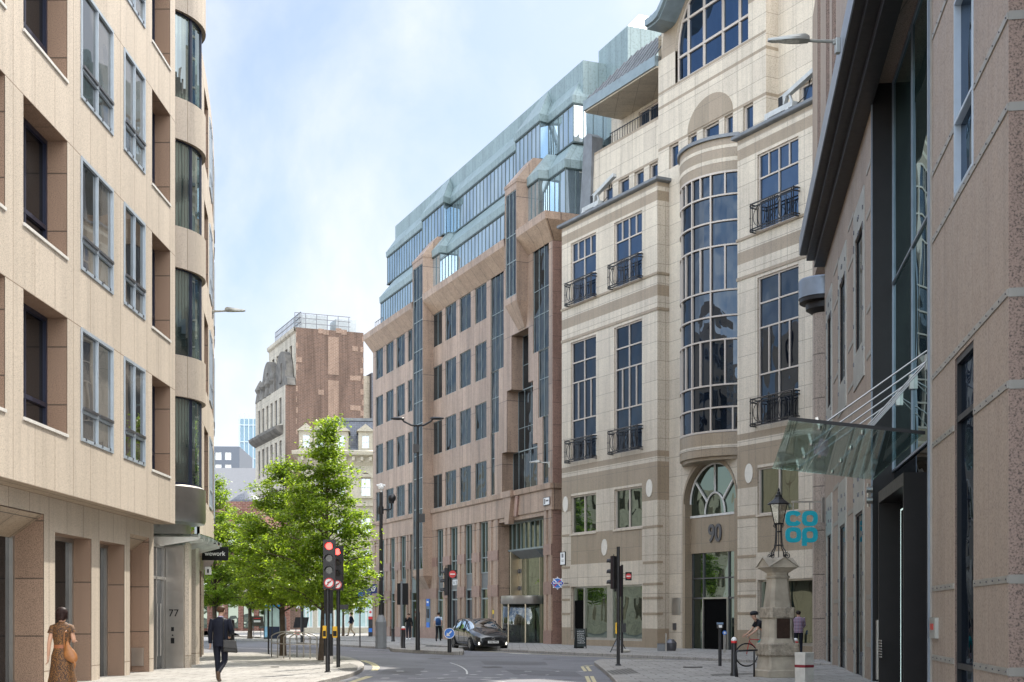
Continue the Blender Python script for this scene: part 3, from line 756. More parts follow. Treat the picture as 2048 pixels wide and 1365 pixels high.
g = MB(); g.face([F.p(arc_c[0] - ar_r, CO - .22, 26.8), F.p(arc_c[0] + ar_r, CO - .22, 26.8)] + [F.p(arc_c[0] + ar_r * math.cos(math.pi * k / NA2), CO - .22, arc_c[1] + ar_r * math.sin(math.pi * k / NA2)) for k in range(NA2 + 1)])
ag = g.build('arched_window', M['glass90'], B, world=True)
g = MB(); o_ = CO - .18
for du in (-1.95, -.72, .72, 1.95):
    zt = arc_c[1] + math.sqrt(ar_r ** 2 - du * du) - .02
    g.bar(F.p(arc_c[0] + du, o_, 26.8), F.p(arc_c[0] + du, o_, zt), .11, .09)
for z in (27.75 + .25, 29.6, 30.6):
    hw = ar_r if z < 28.35 else math.sqrt(ar_r ** 2 - (z - 28.35) ** 2)
    g.bar(F.p(arc_c[0] - hw, o_, z), F.p(arc_c[0] + hw, o_, z), .09, .11)
g.tube([F.p(arc_c[0] - ar_r + .05, o_, 26.8)] + [F.p(arc_c[0] + (ar_r - .05) * math.cos(math.pi - math.pi * k / NA2), o_, arc_c[1] + (ar_r - .05) * math.sin(math.pi * k / NA2)) for k in range(NA2 + 1)] + [F.p(arc_c[0] + ar_r - .05, o_, 26.8)], .06, 4)
g.bar(F.p(arc_c[0] - ar_r, o_, 26.86), F.p(arc_c[0] + ar_r, o_, 26.86), .1, .12)
g.build('frame', M['frame90'], ag, world=True)
# half-round brown panel above the small windows
g = MB(); fpoly(g, F, [(3.26 + 1.72 * math.cos(math.pi * k / 20), 24.1 + 1.25 * math.sin(math.pi * k / 20)) for k in range(21)], CO, CO + .025); g.build('lunette_panel', M['brown'], B, world=True)
for a, b, c, d4 in small: window(F, a, b, [(c, d4, 1)], CO - .18, B, M['glass90'], M['frame90'], .08, .07, name='attic_window')
# curved gable eaves
ev = MB()
def gz(t):   # t = distance from gable left corner to centre, ogee up
    return 29.55 + (0 if t < .9 else (t - .9) ** 1.25 * .95)
gx = F.u(1290, CO + 1.05)
path = [(gx + k * .35, gz(k * .35)) for k in range(14)]
full = path + [(2 * 3.2 - u, z) for u, z in reversed(path) if 2 * 3.2 - u > path[-1][0]]
for (a, za), (b, zb_) in zip(full, full[1:]):
    if b <= a: continue
    for (o0, o1, dz0, dz1) in ((CO - 2.6, CO + .95, 0, .1), (CO - 2.6, CO + 1.1, .1, .42)):
        ev.hexa([F.p(a, o1, za + dz0), F.p(b, o1, zb_ + dz0), F.p(b, o0, zb_ + dz0), F.p(a, o0, za + dz0), F.p(a, o1, za + dz1), F.p(b, o1, zb_ + dz1), F.p(b, o0, zb_ + dz1), F.p(a, o0, za + dz1)])
ev.build('gable_roof', M['copper'], B, world=True)
# side attic walls, further back
SO = -1.33
def attic(u0, u1, wins, name, ztop):
    a_ = MB(); wall(a_, F, u0, u1, 22.3, ztop, [w_ + (22.9, 24.0, .2) for w_ in wins], SO, lambda u, z: BR if 24.0 < z < 24.13 or z > ztop - .14 else LI, (24.0, 24.13, ztop - .14), rm=SD)
    q = [F.p(u0, SO, 22.3), F.p(u0, SO - 3, 22.3), F.p(u0, SO - 3, ztop), F.p(u0, SO, ztop)][::-1]
    a_.face(q, SD)
    for x, y in ((u0, u1),): a_.face([F.p(x, SO, ztop), F.p(y, SO, ztop), F.p(y, SO - 1.5, ztop), F.p(x, SO - 1.5, ztop)], BR)
    a_.build(name, mats, B, world=True)
    for w_ in wins: window(F, w_[0], w_[1], [(22.9, 24.0, 1)], SO - .18, B, M['glass90'], M['frame90'], .08, .07, name='attic_window')
attic(-8.42, GU0, [(-7.0, -6.1), (-5.55, -4.55), (-4.05, -3.2), (-2.7, -1.95)], 'left_attic_wall', 26.15)
attic(GU1, 16.5, [(8.7, 9.6), (10.6, 12.2), (13, 14.2)], 'right_attic_wall', 29.4)
# loggia storey behind the left attic wall
lg = MB(); wall(lg, F, -8.0, GU0, 26.1, 29.0, [(-5.9, -4.0, 26.3, 27.9, .15), (-3.3, -1.4, 26.3, 27.9, .15)], -2.8, rm=SD)
lg.build('loggia_wall', mats, B, world=True)
for a, b in ((-5.9, -4.0), (-3.3, -1.4)): window(F, a, b, [(26.3, 27.9, 2)], -2.93, B, M['glass90'], M['frame90'], .08, .07)
rl = MB()
for z in (26.25, 26.85): rl.bar(F.p(-6.8, -1.6, z), F.p(GU0, -1.6, z), .04)
u = -6.8
while u < GU0: rl.bar(F.p(u, -1.6, 26.2), F.p(u, -1.6, 26.9), .03); u += .24
rl.build('loggia_railing', M['iron'], B, world=True)
ea = MB(); EU0 = F.u(1166, -.45)
fbox(ea, F, EU0, GU0, -3.2, -.55, 28.05, 28.12); fbox(ea, F, EU0, GU0, -3.2, -.45, 28.12, 28.62, 1)
ea.build('eaves', [M['lime_side'], M['copper']], B, world=True)
HU = F.u(1273, -1.7)
rf = MB(); rf.face([F.p(EU0, -.5, 28.62), F.p(GU0, -.5, 28.62), F.p(GU0, -1.7, 30.3), F.p(HU, -1.7, 30.3)])
rf.face([F.p(EU0, -.5, 28.62), F.p(HU, -1.7, 30.3), F.p(EU0, -6, 28.62)])
u = EU0 + .4
while u < GU0:
    t0 = min(1, (u - EU0) / (HU - EU0)); rf.bar(F.p(u, -.5, 28.66), F.p(u, -.5 - 1.2 * t0, 28.66 + 1.68 * t0), .05, .06, 0); u += .42
rf.build('seamed_roof', M['cop_lead'], B, world=True)
rb = MB(); rb.prism([F.p(-8.9, -3)[:2], F.p(16.5, -3)[:2], F.p(16.5, -16)[:2], F.p(-8.9, -16)[:2]], .1, 28.6); rb.prism([F.p(-9.05, -.3)[:2], F.p(0, -.3)[:2], F.p(0, -3)[:2], F.p(-9.05, -3)[:2]], .1, 3.0) if 0 else None
rb.prism([F.p(GU0 + .1, -1.0)[:2], F.p(GU1 - .1, -1.0)[:2], F.p(GU1 - .1, -14)[:2], F.p(GU0 + .1, -14)[:2]], 28.6, 29.6)
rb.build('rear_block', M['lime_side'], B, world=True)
# sloping lead-clad party wall on the left
pw = MB(); fpoly(pw, F, [(-9.3, 22.3), (-8.15, 22.3), (-7.9, 27.0), (-8.35, 27.3), (-8.75, 27.2)], SO - .5, SO + .15); pw.build('lead_party_wall', M['cop_lead'], B, world=True)
# ================================================================== pink granite office building
C = thing('office_building', 'pink granite office building with green copper mansard roof and tall stepped glazed entrance bay', 'office building', (-4, 90, 0))
FC = Fac((2.51, 73.3), (.3766, -.9264)); F = FC
M['pink'] = stone('pink_granite', (.39, .275, .20), (.31, .215, .155), 1.0, 3.65, .022, (.13, .09, .07), .16, 20, .32, .42, sh=(0, .35), spec=.5, veins=.10)
M['pink_dark'] = stone('rose_granite_dark', (.30, .185, .145), (.26, .155, .12), 1.3, 1.2, .012, (.09, .055, .045), .2, 18, .2, .35, spec=.55, veins=.12)
M['pink_soffit'] = stone('granite_soffit', (.40, .28, .195), (.33, .225, .155), 1.15, 9, .018, (.10, .065, .05), .15, 16, .2, .35, spec=.6, veins=.15)
M['verdigris'] = stone('green_copper', (.235, .305, .31), (.21, .275, .28), .62, 40, .02, (.14, .19, .19), .05, 9, .18, .4, bump=.6, spec=.5)
M['glassC'] = glass('glass_office', (.004, .005, .006), (.44, .50, .54), .09, .09, 1.1, .25, (.06, .065, .06), bper=.16)
M['glass_pale'] = glass('glass_mansard', (.09, .115, .125), (.80, .90, .96), .52, .02, .5)
M['frameC'] = plain('grey_green_frame', (.22, .26, .26), .4, .3, .06)
M['mullion'] = plain('dark_mullion', (.05, .075, .075), .4, .3)
M['grey_panel'] = plain('grey_spandrel', (.13, .14, .14), .45, .1)
uL, uR = F.u(746), F.u(1105)
U = F.u
TP = .72
t1 = (U(825, TP), U(846, TP)); t2 = (U(1009.5, TP), U(1033, TP))
cols = [(751.7, 766), (772, 787), (793, 809.5), (815.7, 825), (864.6, 884), (890.8, 912.3), (919.4, 941.5), (950, 973)]
cols = [(U(a), U(b)) for a, b in cols]
rowz = [(8.88, 11.1), (12.5, 14.7), (16.15, 18.4), (19.75, 21.95)]
hs = [(a, b, c, d, .09) for a, b in cols for c, d in rowz]
cur = [(981.5, 1007.4, 16.3, 22.05), (981.5, 997.6, 12.6, 16.3), (981.5, 989.3, 8.9, 12.6), (1065.8, 1097.7, 16.3, 22.05), (1076.5, 1097.2, 12.6, 16.3), (1085.5, 1096.7, 8.9, 12.6)]
cur = [(U(a), U(b), c, d) for a, b, c, d in cur]
hs += [c + (.09, '' if k % 3 == 0 else 't') for k, c in enumerate(cur)]
rcs = [(1023, 1057, 14.8, 17.9), (1014, 1066, 11.25, 14.8), (1004, 1075, 8.9, 11.25)]
rcs = [(U(a), U(b), c, d) for a, b, c, d in rcs]
hs += [rcs[0] + (.75, 'b'), rcs[1] + (.75, 'bt', [(rcs[1][0], rcs[0][0]), (rcs[0][1], rcs[1][1])]), rcs[2] + (.75, 't', [(rcs[2][0], rcs[1][0]), (rcs[1][1], rcs[2][1])])]
gnd = [(761, 769.7), (781.8, 791), (802.6, 813), (822, 833), (875, 887.7), (901.5, 916.5), (930.8, 945.5), (961, 977.4)]
gnd = [(U(a), U(b)) for a, b in gnd]
hs += [(a, b, 0, 7.4, .14) for a, b in gnd]
ent = (U(997.6), U(1089))
hs += [(ent[0], ent[1], 0, 7.15, .7)]
wb = MB(); wall(wb, F, uL, uR, 0, 22.1, hs, 0, lambda u, z: 1 if z < .85 else 0, (.85,), rm=0)
for uu, sg in ((uL, -1), (uR, 1)):
    q = [F.p(uu, 0, 0), F.p(uu, -4, 0), F.p(uu, -4, 22.1), F.p(uu, 0, 22.1)]; wb.face(q if sg > 0 else q[::-1], 1)
# pier profile: narrow raised strips that stop under the frieze
wb.build('facade_wall', [M['pink'], M['pink_dark']], C, world=True)
pr = MB(); edges = [uL] + [x for g in gnd for x in g]
piers = [(uL, gnd[0][0]), (gnd[0][1], gnd[1][0]), (gnd[1][1], gnd[2][0]), (gnd[2][1], gnd[3][0]), (gnd[3][1] + .9, gnd[4][0]), (gnd[4][1], gnd[5][0]), (gnd[5][1], gnd[6][0]), (gnd[6][1], gnd[7][0]), (gnd[7][1], ent[0]), (ent[1], uR)]
for a, b in piers:
    p_ = MB(); w_ = (b - a)
    fbox(p_, F, a + .02, a + w_ * .36, 0, .06, .85, 7.4); fbox(p_, F, b - w_ * .36, b - .02, 0, .06, .85, 7.4)
    for z0, z1 in ((0, .85), (2.8, 3.5), (4.95, 5.55)): fbox(p_, F, a - .0, b + .0, 0, .085, z0, z1, 1)
    p_.build('pier', [M['pink'], M['pink_dark']], C, world=True)
for i, (a, b) in enumerate(cols):
    for c, d in rowz: window(F, a, b, [(c, d, 2)], -.08, C, M['glassC'], M['frameC'], .036, .025)
def rowsplit(c, d, n):
    cuts = [z for z in (11.1, 12.6, 14.7, 16.2, 18.3, 19.7) if c + .4 < z < d - .4]
    z = [c] + cuts + [d]; return [(p, q, n) for p, q in zip(z, z[1:])]
for k, (a, b, c, d) in enumerate(cur): window(F, a, b, rowsplit(c, d, 3 - k % 3), -.08, C, M['glassC'], M['frameC'], .036, .025, name='curtain_window')
for k, (a, b, c, d) in enumerate(rcs): window(F, a, b, rowsplit(c, d, (2, 4, 6)[k]), -.73, C, M['glassC'], M['frameC'], .036, .025, name='recessed_window')
# ground floor glazing
for k, (a, b) in enumerate(gnd):
    window(F, a, b, [(4.25, 5.2, 2), (5.2, 7.4, 2)], -.12, C, M['glass_shop'], M['frameC'], .07, .07, name='upper_shop_window')
    g = MB(); fbox(g, F, a, b, -.13, -.08, 3.35, 4.25); sp = g.build('sign_fascia', M['grey_panel'] if k > 3 else M['frameC'], C, world=True)
    window(F, a, b, [(.0, 2.7, 1), (2.7, 3.35, 1)], -.12, C, M['glass_dark'] if k in (5, 6) else M['glass_shop'], M['frameC'], .09, .07, name='shop_window')
    if k == 5:
        t = text('COSTA', .50, .03, M['white'], None, 'lettering', sx=.62, bold=.012); t.parent = sp
        t.location = Vector(F.p((a + b) / 2, -.06, 3.78)) - C.location; t.rotation_euler = (0, 0, face_dir(F.n))
# ledges
lg = MB()
sweep(lg, [F.p(uL, -.5)[:2], F.p(uL, 0)[:2], F.p(uR, 0)[:2], F.p(uR, -.5)[:2]], [(0, 7.38), (.10, 7.4), (.10, 8.5), (.22, 8.55), (.25, 8.82), (0, 8.84)], [0, 0, 0, 0, 0])
lg.build('frieze', [M['pink']], C, world=True)
ky = MB(); ka, kb = U(1006.5, .3), U(1023, .3)
def hexf(m, u0b, u1b, u0t, u1t, z0, z1, o0, o1, mi=0):
    m.hexa([F.p(u0b, o1, z0), F.p(u1b, o1, z0), F.p(u1b, o0, z0), F.p(u0b, o0, z0), F.p(u0t, o1, z1), F.p(u1t, o1, z1), F.p(u1t, o0, z1), F.p(u0t, o0, z1)], mi)
w_ = kb - ka
hexf(ky, ka + w_ * .25, kb - w_ * .3, ka, kb, 6.95, 8.5, .0, .34); fbox(ky, F, ka - .15, kb + .1, .0, .42, 8.5, 8.86)
hexf(ky, kb + .1, kb + .45, kb + .25, kb + .7, 7.35, 8.5, .0, .2, 1)
ky.build('keystone', [M['pink'], M['pink_dark']], C, world=True)
# towers
def tower(t, z0, z1, gz, zt, name):
    a, b = t; m = MB(); fb = .16
    wall(m, F, a, b, z0, z1, [(a + fb * .9, b - fb * .6, gz, z1 - .55, .07)], TP)
    for uu, sg in ((a, -1), (b, 1)):
        q = [F.p(uu, TP, z0), F.p(uu, -1.5, z0), F.p(uu, -1.5, z1), F.p(uu, TP, z1)]; m.face(q if sg > 0 else q[::-1])
    fbox(m, F, a - .03, b + .03, -1.5, TP + .03, z1 - .16, z1 + .02)
    m.hexa([F.p(a, TP, z1 + .02), F.p(b, TP, z1 + .02), F.p(b, -1.6, z1 + .02), F.p(a, -1.6, z1 + .02), F.p(a + .5, -.35, z1 + 1.35), F.p(b - .12, -.35, z1 + 1.35), F.p(b - .12, -1.6, z1 + 1.35), F.p(a + .5, -1.6, z1 + 1.35)])
    w = b - a
    m.hexa([F.p(a + w * .25, 0, zt), F.p(b - w * .25, 0, zt), F.p(b - w * .25, -.1, zt), F.p(a + w * .25, -.1, zt), F.p(a, TP, z0), F.p(b, TP, z0), F.p(b, -.1, z0), F.p(a, -.1, z0)])
    m.build(name, [M['pink']], C, world=True)
    zz = [gz] + [z for z in (6.3, 8.9, 11.0, 12.55, 14.7, 16.2, 18.3, 19.7, 21.7, 23.2) if z > gz + .4] + [z1 - .55]
    window(F, a + fb * .9, b - fb * .6, [(p, q, 3) for p, q in zip(zz, zz[1:])], TP - .06, C, M['glassC'], M['frameC'], .05, .03, name='tower_window')
tower(t1, 4.35, 26.0, 4.8, 3.35, 'tower_bay'); tower(t2, 19.4, 26.2, 19.75, 17.9, 'tower_bay')
# sloping stone cornice in three runs
cp = [(0, 21.95), (.75, 22.88), (.79, 23.28), (-2, 23.32)]
for k, pth in enumerate(([(uL, 0), (t1[0], 0)], [(t1[1], 0), (t2[0], 0)], [(t2[1], 0), (uR, 0), (uR, -1.6)])):
    m = MB(); sweep(m, [F.p(*q)[:2] for q in pth], cp, [1, 0, 0]); 
    if k == 0:
        m.face([F.p(uL, d, z) for d, z in cp[:3]] + [F.p(uL, -1, 23.3), F.p(uL, -1, 21.95)], 0)
    m.build('cornice', [M['pink'], M['pink_soffit']], C, world=True)
# mansard: two glazed tiers with copper bands
def uo(px, o): return (U(px, o), o)
lowp = [(U(762, -.6), -8), uo(762, -.6), (t1[1] - .1, -.6), (t1[1] - .1, 0), uo(880, 0), uo(897, -.6), (t2[1] - .1, -.6), (t2[1] - .1, 0), uo(1078, 0), uo(1099, -.6), uo(1131, -.6), (U(1131, -.6), -8)]
upp = [(U(775, -1.4), -8), uo(775, -1.4), (U(845, -.8), -1.4), uo(845, -.8), uo(888, -.8), uo(901, -1.4), (U(1032, -.8), -1.4), uo(1032, -.8), uo(1080, -.8), uo(1097, -1.4), uo(1147, -1.4), (U(1147, -1.4), -8)]
def tier(pth, z0, z1, z2, top, name):
    P = [F.p(*q)[:2] for q in pth]
    g = MB(); sweep(g, P, [(0, z0), (0, z1)]); go = g.build(name + '_glazing', M['glass_pale'], C, world=True)
    f = MB()
    for i in range(len(P) - 1):
        a = Vector(P[i]); b = Vector(P[i + 1]); L = (b - a).length
        if i in (0, len(P) - 2): L = min(L, 3); b = a + (b - a).normalized() * L if i else b
        if L < .05: continue
        d = (b - a).normalized(); nn = Vector((d.y, -d.x)); k = max(1, round(L / .62))
        for j in range(k + 1):
            q = a + d * (L * j / k) + nn * .012
            f.bar((q.x, q.y, z0), (q.x, q.y, z1), .038, .03, 0)
        for z in (z0 + .05, z1 - .04):
            p0 = a + nn * .03; p1 = b + nn * .03; f.bar((p0.x, p0.y, z), (p1.x, p1.y, z), .08, .09, 0)
    f.build('mullions', M['mullion'], go, world=True)
    c = MB(); sweep(c, P, [(0, z1 - .05), (.09, z1)] + [(.11, z2), (.06, z2 + .03)] + top)
    c.build(name + '_roof_band', M['verdigris'], C, world=True)
tier(lowp, 23.3, 25.85, 26.3, [(-.8, 27.5)], 'lower_mansard')
tier(upp, 27.5, 29.7, 30.1, [(-1.25, 32.2), (-3.0, 32.3)], 'upper_mansard')
# end bay facing the neighbour and core behind
cr = MB(); cr.prism([F.p(U(775, -1.4) + .1, -2.0)[:2], F.p(U(1147, -1.4) - .05, -2.0)[:2], F.p(U(1147, -1.4) - .05, -12)[:2], F.p(U(775, -1.4) + .1, -12)[:2]], 20, 32.15)
cr.prism([F.p(uL + .1, -1.2)[:2], F.p(uR - .1, -1.2)[:2], F.p(uR - .1, -14)[:2], F.p(uL + .1, -14)[:2]], .1, 23.2)
cr.build('core_block', M['verdigris'], C, world=True)
hb = MB(); hb.prism([F.p(U(1147, -1.4) - 1, -3.4)[:2], F.p(U(1147, -1.4) + 2.6, -3.4)[:2], F.p(U(1147, -1.4) + 2.6, -9)[:2], F.p(U(1147, -1.4) - 1, -9)[:2]], 28, 33.2)
a0 = U(1147, -1.4)
hb.hexa([F.p(a0 - 1, -3.4, 33.2), F.p(a0 + 2.6, -3.4, 33.2), F.p(a0 + 2.6, -9, 33.2), F.p(a0 - 1, -9, 33.2), F.p(a0, -4.6, 34.4), F.p(a0 + 1.6, -4.6, 34.4), F.p(a0 + 1.6, -8, 34.4), F.p(a0, -8, 34.4)])
hb.build('roof_plant_house', M['verdigris'], C, world=True)
rl = MB()
for z in (23.9, 24.35): rl.bar(F.p(uL - .1, -.2, z), F.p(uL + 2.0, -.2, z), .04)
for k in range(5): rl.bar(F.p(uL - .1 + k * .5, -.2, 23.3), F.p(uL - .1 + k * .5, -.2, 24.35), .04)
rl.build('roof_railing', M['steel_dark'], C, world=True)
# entrance glazing
EO = -.68
def eu(px): return U(px, EO)
g = MB(); fquad(g, F, ent[0], ent[1], 0, 7.15, EO); go = g.build('entrance_glazing', M['glass_shop'], C, world=True)
f = MB()
for px in (1017.5, 1026, 1034.5, 1043.5, 1052.5, 1062, 1071, 1081, 1088.5): fbox(f, F, eu(px) - .03, eu(px) + .03, EO, EO + .07, 5.5, 7.15)
fbox(f, F, ent[0], ent[1], EO, EO + .08, 5.46, 5.56); fbox(f, F, ent[0], eu(1035), EO, EO + .08, 2.72, 2.8); fbox(f, F, ent[0], eu(1035), EO, EO + .08, .78, .86)
for px in (1017.5, 1026, 1034.5): fbox(f, F, eu(px) - .03, eu(px) + .03, EO, EO + .07, 0, 5.5)
fbox(f, F, ent[0], ent[1], EO, EO + .06, 7.05, 7.15)
f.build('frame', M['frameC'], go, world=True)
M['brass'] = plain('bronze_metal', (.42, .36, .26), .35, .7, .08)
f = MB(); a, b = eu(1036), eu(1087)
f.hexa([F.p(a + .55, EO + .02, 4.95), F.p(b, EO + .02, 4.95), F.p(b, EO, 4.95), F.p(a + .55, EO, 4.95), F.p(a, EO + .5, 5.4), F.p(b, EO + .5, 5.4), F.p(b, EO, 5.4), F.p(a, EO, 5.4)], 1)
fbox(f, F, a, a + .12, EO, EO + .5, 0, 5.4); fbox(f, F, a + .12, a + .8, EO, EO + .04, 2.8, 4.95)
for u_ in (a + .8, a + 1.3, b - .3): fbox(f, F, u_, u_ + .08, EO, EO + .12, 0, 4.95)
for z in (3.25, 4.25):
    for du in (.35, .75): fpoly(f, F, [(a + du + .13 * math.cos(k * math.pi / 6), z + .13 * math.sin(k * math.pi / 6)) for k in range(12)], EO + .04, EO + .12, 2)
f.build('entrance_portal', [M['brass'], M['grey_panel'], M['steel_dark']], C, world=True)
ctr = F.p((a + b) / 2 + .1, EO + .15); rr_ = (b - a) / 2 - .35
rd = MB(); rd.lathe([(rr_ + .05, 2.32), (rr_ + .07, 2.35), (rr_ + .07, 2.78), (rr_, 2.8), (.01, 2.8)], (ctr[0], ctr[1], 0), 36)
rdo = rd.build('revolving_door', M['steel'], C, world=True, smooth=True, auto=40)
rd = MB(); rd.lathe([(rr_, .02), (rr_, 2.32)], (ctr[0], ctr[1], 0), 36); rd.build('curved_glass', clearglass('door_glass', (.45, .52, .48), .06), rdo, world=True, smooth=True)
rd = MB(); an = math.atan2(F.n.y, F.n.x)
for k in (-62, -20, 18, 60): q = (ctr[0] + rr_ * math.cos(an + R(k)), ctr[1] + rr_ * math.sin(an + R(k))); rd.bar((q[0], q[1], 0), (q[0], q[1], 2.32), .06, .06)
rd.lathe([(rr_ + .03, 0), (rr_ + .03, .08)], (ctr[0], ctr[1], 0), 36)
rd.build('frame', M['brass'], rdo, world=True)
t = text('ONE', .24, .01, M['black'], None, 'lettering', bold=.004, align='LEFT'); t.parent = rdo
k = an - R(52); t.location = Vector((ctr[0] + (rr_ + .09) * math.cos(k), ctr[1] + (rr_ + .09) * math.sin(k), 2.66)) - C.location; t.rotation_euler = (0, 0, k + math.pi / 2)
t = text('GATE', .24, .01, M['black'], None, 'lettering', bold=.004, align='LEFT', sx=.85); t.parent = rdo
t.location = Vector((ctr[0] + (rr_ + .09) * math.cos(k), ctr[1] + (rr_ + .09) * math.sin(k), 2.44)) - C.location; t.rotation_euler = (0, 0, k + math.pi / 2)
# small fittings on the walls
f = MB(); fbox(f, F, eu(1007), eu(1010.5), 0, .03, 1.5, 2.05); fbox(f, F, eu(1007.5), eu(1010), .03, .05, 1.75, 2.0, 1)
f.build('intercom', [M['steel_dark'], plain('yellow_notice', (.7, .5, .03), .5)], C, world=True)
f = MB(); fbox(f, F, U(1086.5, .15), U(1099, .15), .12, .16, 7.65, 8.1); nb = f.build('street_nameplate', M['steel_dark'], C, world=True)
f = MB(); fbox(f, F, U(1087.3, .17), U(1098.2, .17), .16, .172, 7.69, 8.06); f.build('plate', M['white'], nb, world=True)
f = MB(); fbox(f, F, U(1088.5, .17), U(1090.5, .17), .172, .178, 7.73, 8.02); fbox(f, F, U(1091.5, .17), U(1097, .17), .172, .178, 7.86, 7.94); f.build('mark', M['steel_dark'], nb, world=True)
# ================================================================== right granite building with the glass canopy
G_ = thing('office_building', 'speckled granite office building at the right edge with dark ledge and steel straps', 'office building', (8, 30, 0))
FF = Fac((7.02, 22.83), (-.1519, -.9884)); F = FF; U = F.u
M['granF'] = stone('granite_pink_grey', (.32, .245, .185), (.28, .21, .16), 1.2, 60, .008, (.16, .12, .10), .30, 30, .14, .5, spec=.45)
M['granF2'] = stone('granite_coarse_brown', (.26, .18, .14), (.23, .16, .125), 4, 60, .01, (.08, .06, .05), .6, 38, .12, .45, spec=.45)
M['strap'] = plain('steel_strap', (.30, .28, .245), .45, .5, .12, 3)
M['panelF'] = plain('grey_steel_panel', (.36, .36, .33), .35, .55, .12, 1.5)
M['darkF'] = plain('dark_soffit', (.010, .008, .008), .4, 0, .2, 3, .3)
M['fasciaF'] = plain('blue_grey_fascia', (.20, .23, .27), .35, .5, .08)
M['glassF'] = glass('glass_tall_slot', (.02, .035, .035), (.55, .68, .68), .42, .02, .4, .35, (.06, .10, .09), bper=.4)
M['black_glass'] = glass('glass_black', (.002, .002, .003), (.4, .43, .46), .03, .01, .5)
ZT = 14.1
a0, a1 = U(1649.5), U(2017)
slots = [(U(1655.5), U(1663)), (U(1680), U(1691)), (U(1711.5), U(1726.5))]
ent = (U(1745), U(1862)); nw = (U(1910), U(1947))
hs = [(a, b, 0, 4.3, .05) for a, b in slots] + [(a, b, 8.5, 11.5, .05) for a, b in slots] + [(ent[0], ent[1], 0, ZT, .5)]
hs += [(nw[0], nw[1], 7.95, 10.9, .10), (nw[0], nw[1], 0, 5.52, .10), (nw[0], nw[1], 12.6, 13.9, .1)]
wb = MB(); wall(wb, F, a0, a1, 0, ZT, hs, 0, rm=1)
q = [F.p(a1, 0, 0), F.p(a1, -.0, 0)]
wb.face([F.p(a1, 0, 0), F.p(a1, -1.6, 0), F.p(a1, -1.6, ZT), F.p(a1, 0, ZT)], 1)
wb.face([F.p(a0, 0, 0), F.p(a0, -3, 0), F.p(a0, -3, ZT), F.p(a0, 0, ZT)][::-1], 0)
wb.build('street_wall', [M['granF'], M['granF2']], G_, world=True)
up = MB(); b0 = U(1625); wins = [(U(1635), U(1641)), (U(1652), U(1659)), (U(1664), U(1672))]
wall(up, F, b0, U(2100), ZT + .5, 25, [(a, b, 16.6, 25.5, .25) for a, b in wins], 0, rm=1)
up.face([F.p(b0, 0, ZT), F.p(b0, -6, ZT), F.p(b0, -6, 25), F.p(b0, 0, 25)][::-1], 0)
up.face([F.p(b0, 0, ZT + .5), F.p(a0, 0, ZT + .5), F.p(a0, -3, ZT + .5), F.p(b0, -3, ZT + .5)][::-1], 1)
up.build('upper_wall', [M['granF'], M['granF2']], G_, world=True)
for a, b in wins: window(F, a, b, [(16.6, 19, 1), (19, 24.8, 1)], -.22, G_, M['black_glass'], M['black'], .08, .06)
rb = MB(); rb.prism([F.p(b0 + .1, -1.5)[:2], F.p(a1 + 3, -1.8)[:2], F.p(a1 + 3, -16)[:2], F.p(b0 + .1, -16)[:2]], .1, 24.5)
rb.build('rear_block', M['granF2'], G_, world=True)
nb_ = MB(); nb_.prism([F.p(a1 + .9, -.3)[:2], F.p(a1 + 6, -.3)[:2], F.p(a1 + 6, -3)[:2], F.p(a1 + .9, -3)[:2]], 0, 14); nb_.build('dark_gap_block', M['black'], G_, world=True)  # black block added to stand for the darkness beyond the end wall
for a, b in slots:
    window(F, a, b, [(0, 4.3, 1)], -.04, G_, M['black_glass'], M['black'], .05, .02, name='slot_window'); window(F, a, b, [(8.5, 11.5, 1)], -.04, G_, M['black_glass'], M['black'], .05, .02, name='slot_window')
    for (z0, z1, h0, h1) in ((0, 5.6, -1, 4.3), (7.6, 12.3, 8.5, 11.5)):
        p_ = MB(); fr = .42
        wall(p_, F, a - fr, b + fr * .8, z0, z1, [(a, b, max(h0, z0), h1, .02)], .025)
        for uu in (a - fr, b + fr * .8):
            p_.face([F.p(uu, .025, z0), F.p(uu, 0, z0), F.p(uu, 0, z1), F.p(uu, .025, z1)])
        for zz in ([z0 + .7, z1 - .5, z1 - .9] + [z0 + .7 + k * 1.0 for k in range(1, 4)]):
            for uu in (a - fr * .5, b + fr * .4):
                if zz < z1: fbox(p_, F, uu - .03, uu + .03, .025, .05, zz - .05, zz + .05, 1)
        for zz in (z1 - .45, z1 - .85):
            for uu in ((a + b) / 2 - .1, (a + b) / 2 + .1): fbox(p_, F, uu - .03, uu + .03, .025, .05, zz - .05, zz + .05, 1)
        p_.build('steel_surround', [M['panelF'], M['steel_dark']], G_, world=True)
# horizontal steel straps on the pale granite
for z in (.96, 2.1, 4.49, 5.62, 7.9, 9.02, 11.3, 12.4):
    segs = [(U(1866), nw[0] - .06), (nw[1] + .06, a1 + .001)]
    if not (0 < z < 5.5 or 7.95 < z < 10.9 or z > 12.6): segs = [(U(1866), a1 + .001)]
    for a, b in segs:
        s = MB(); fbox(s, F, a, b, 0, .018, z - .045, z + .045)
        k = a + .15
        while k < b: s.tube([F.p(k, .018, z), F.p(k, .03, z)], .011, 6, 1); k += .42
        if b > a1: s.face([F.p(a1 + .012, 0, z - .055), F.p(a1 + .012, -.8, z - .055), F.p(a1 + .012, -.8, z + .055), F.p(a1 + .012, 0, z + .055)])
        s.build('steel_strap', [M['strap'], M['steel_dark']], G_, world=True)
    for a, b in ((U(1668), U(1678)), (U(1697), U(1708)), (U(1734), U(1742))):
        s = MB(); fbox(s, F, a, b, 0, .018, z - .06, z + .06); s.build('steel_strap', M['strap'], G_, world=True)
window(F, nw[0], nw[1], [(7.95, 9.07, 1), (9.07, 10.9, 1)], -.08, G_, M['glass_bow'], M['alu_blue'], .05, .1)
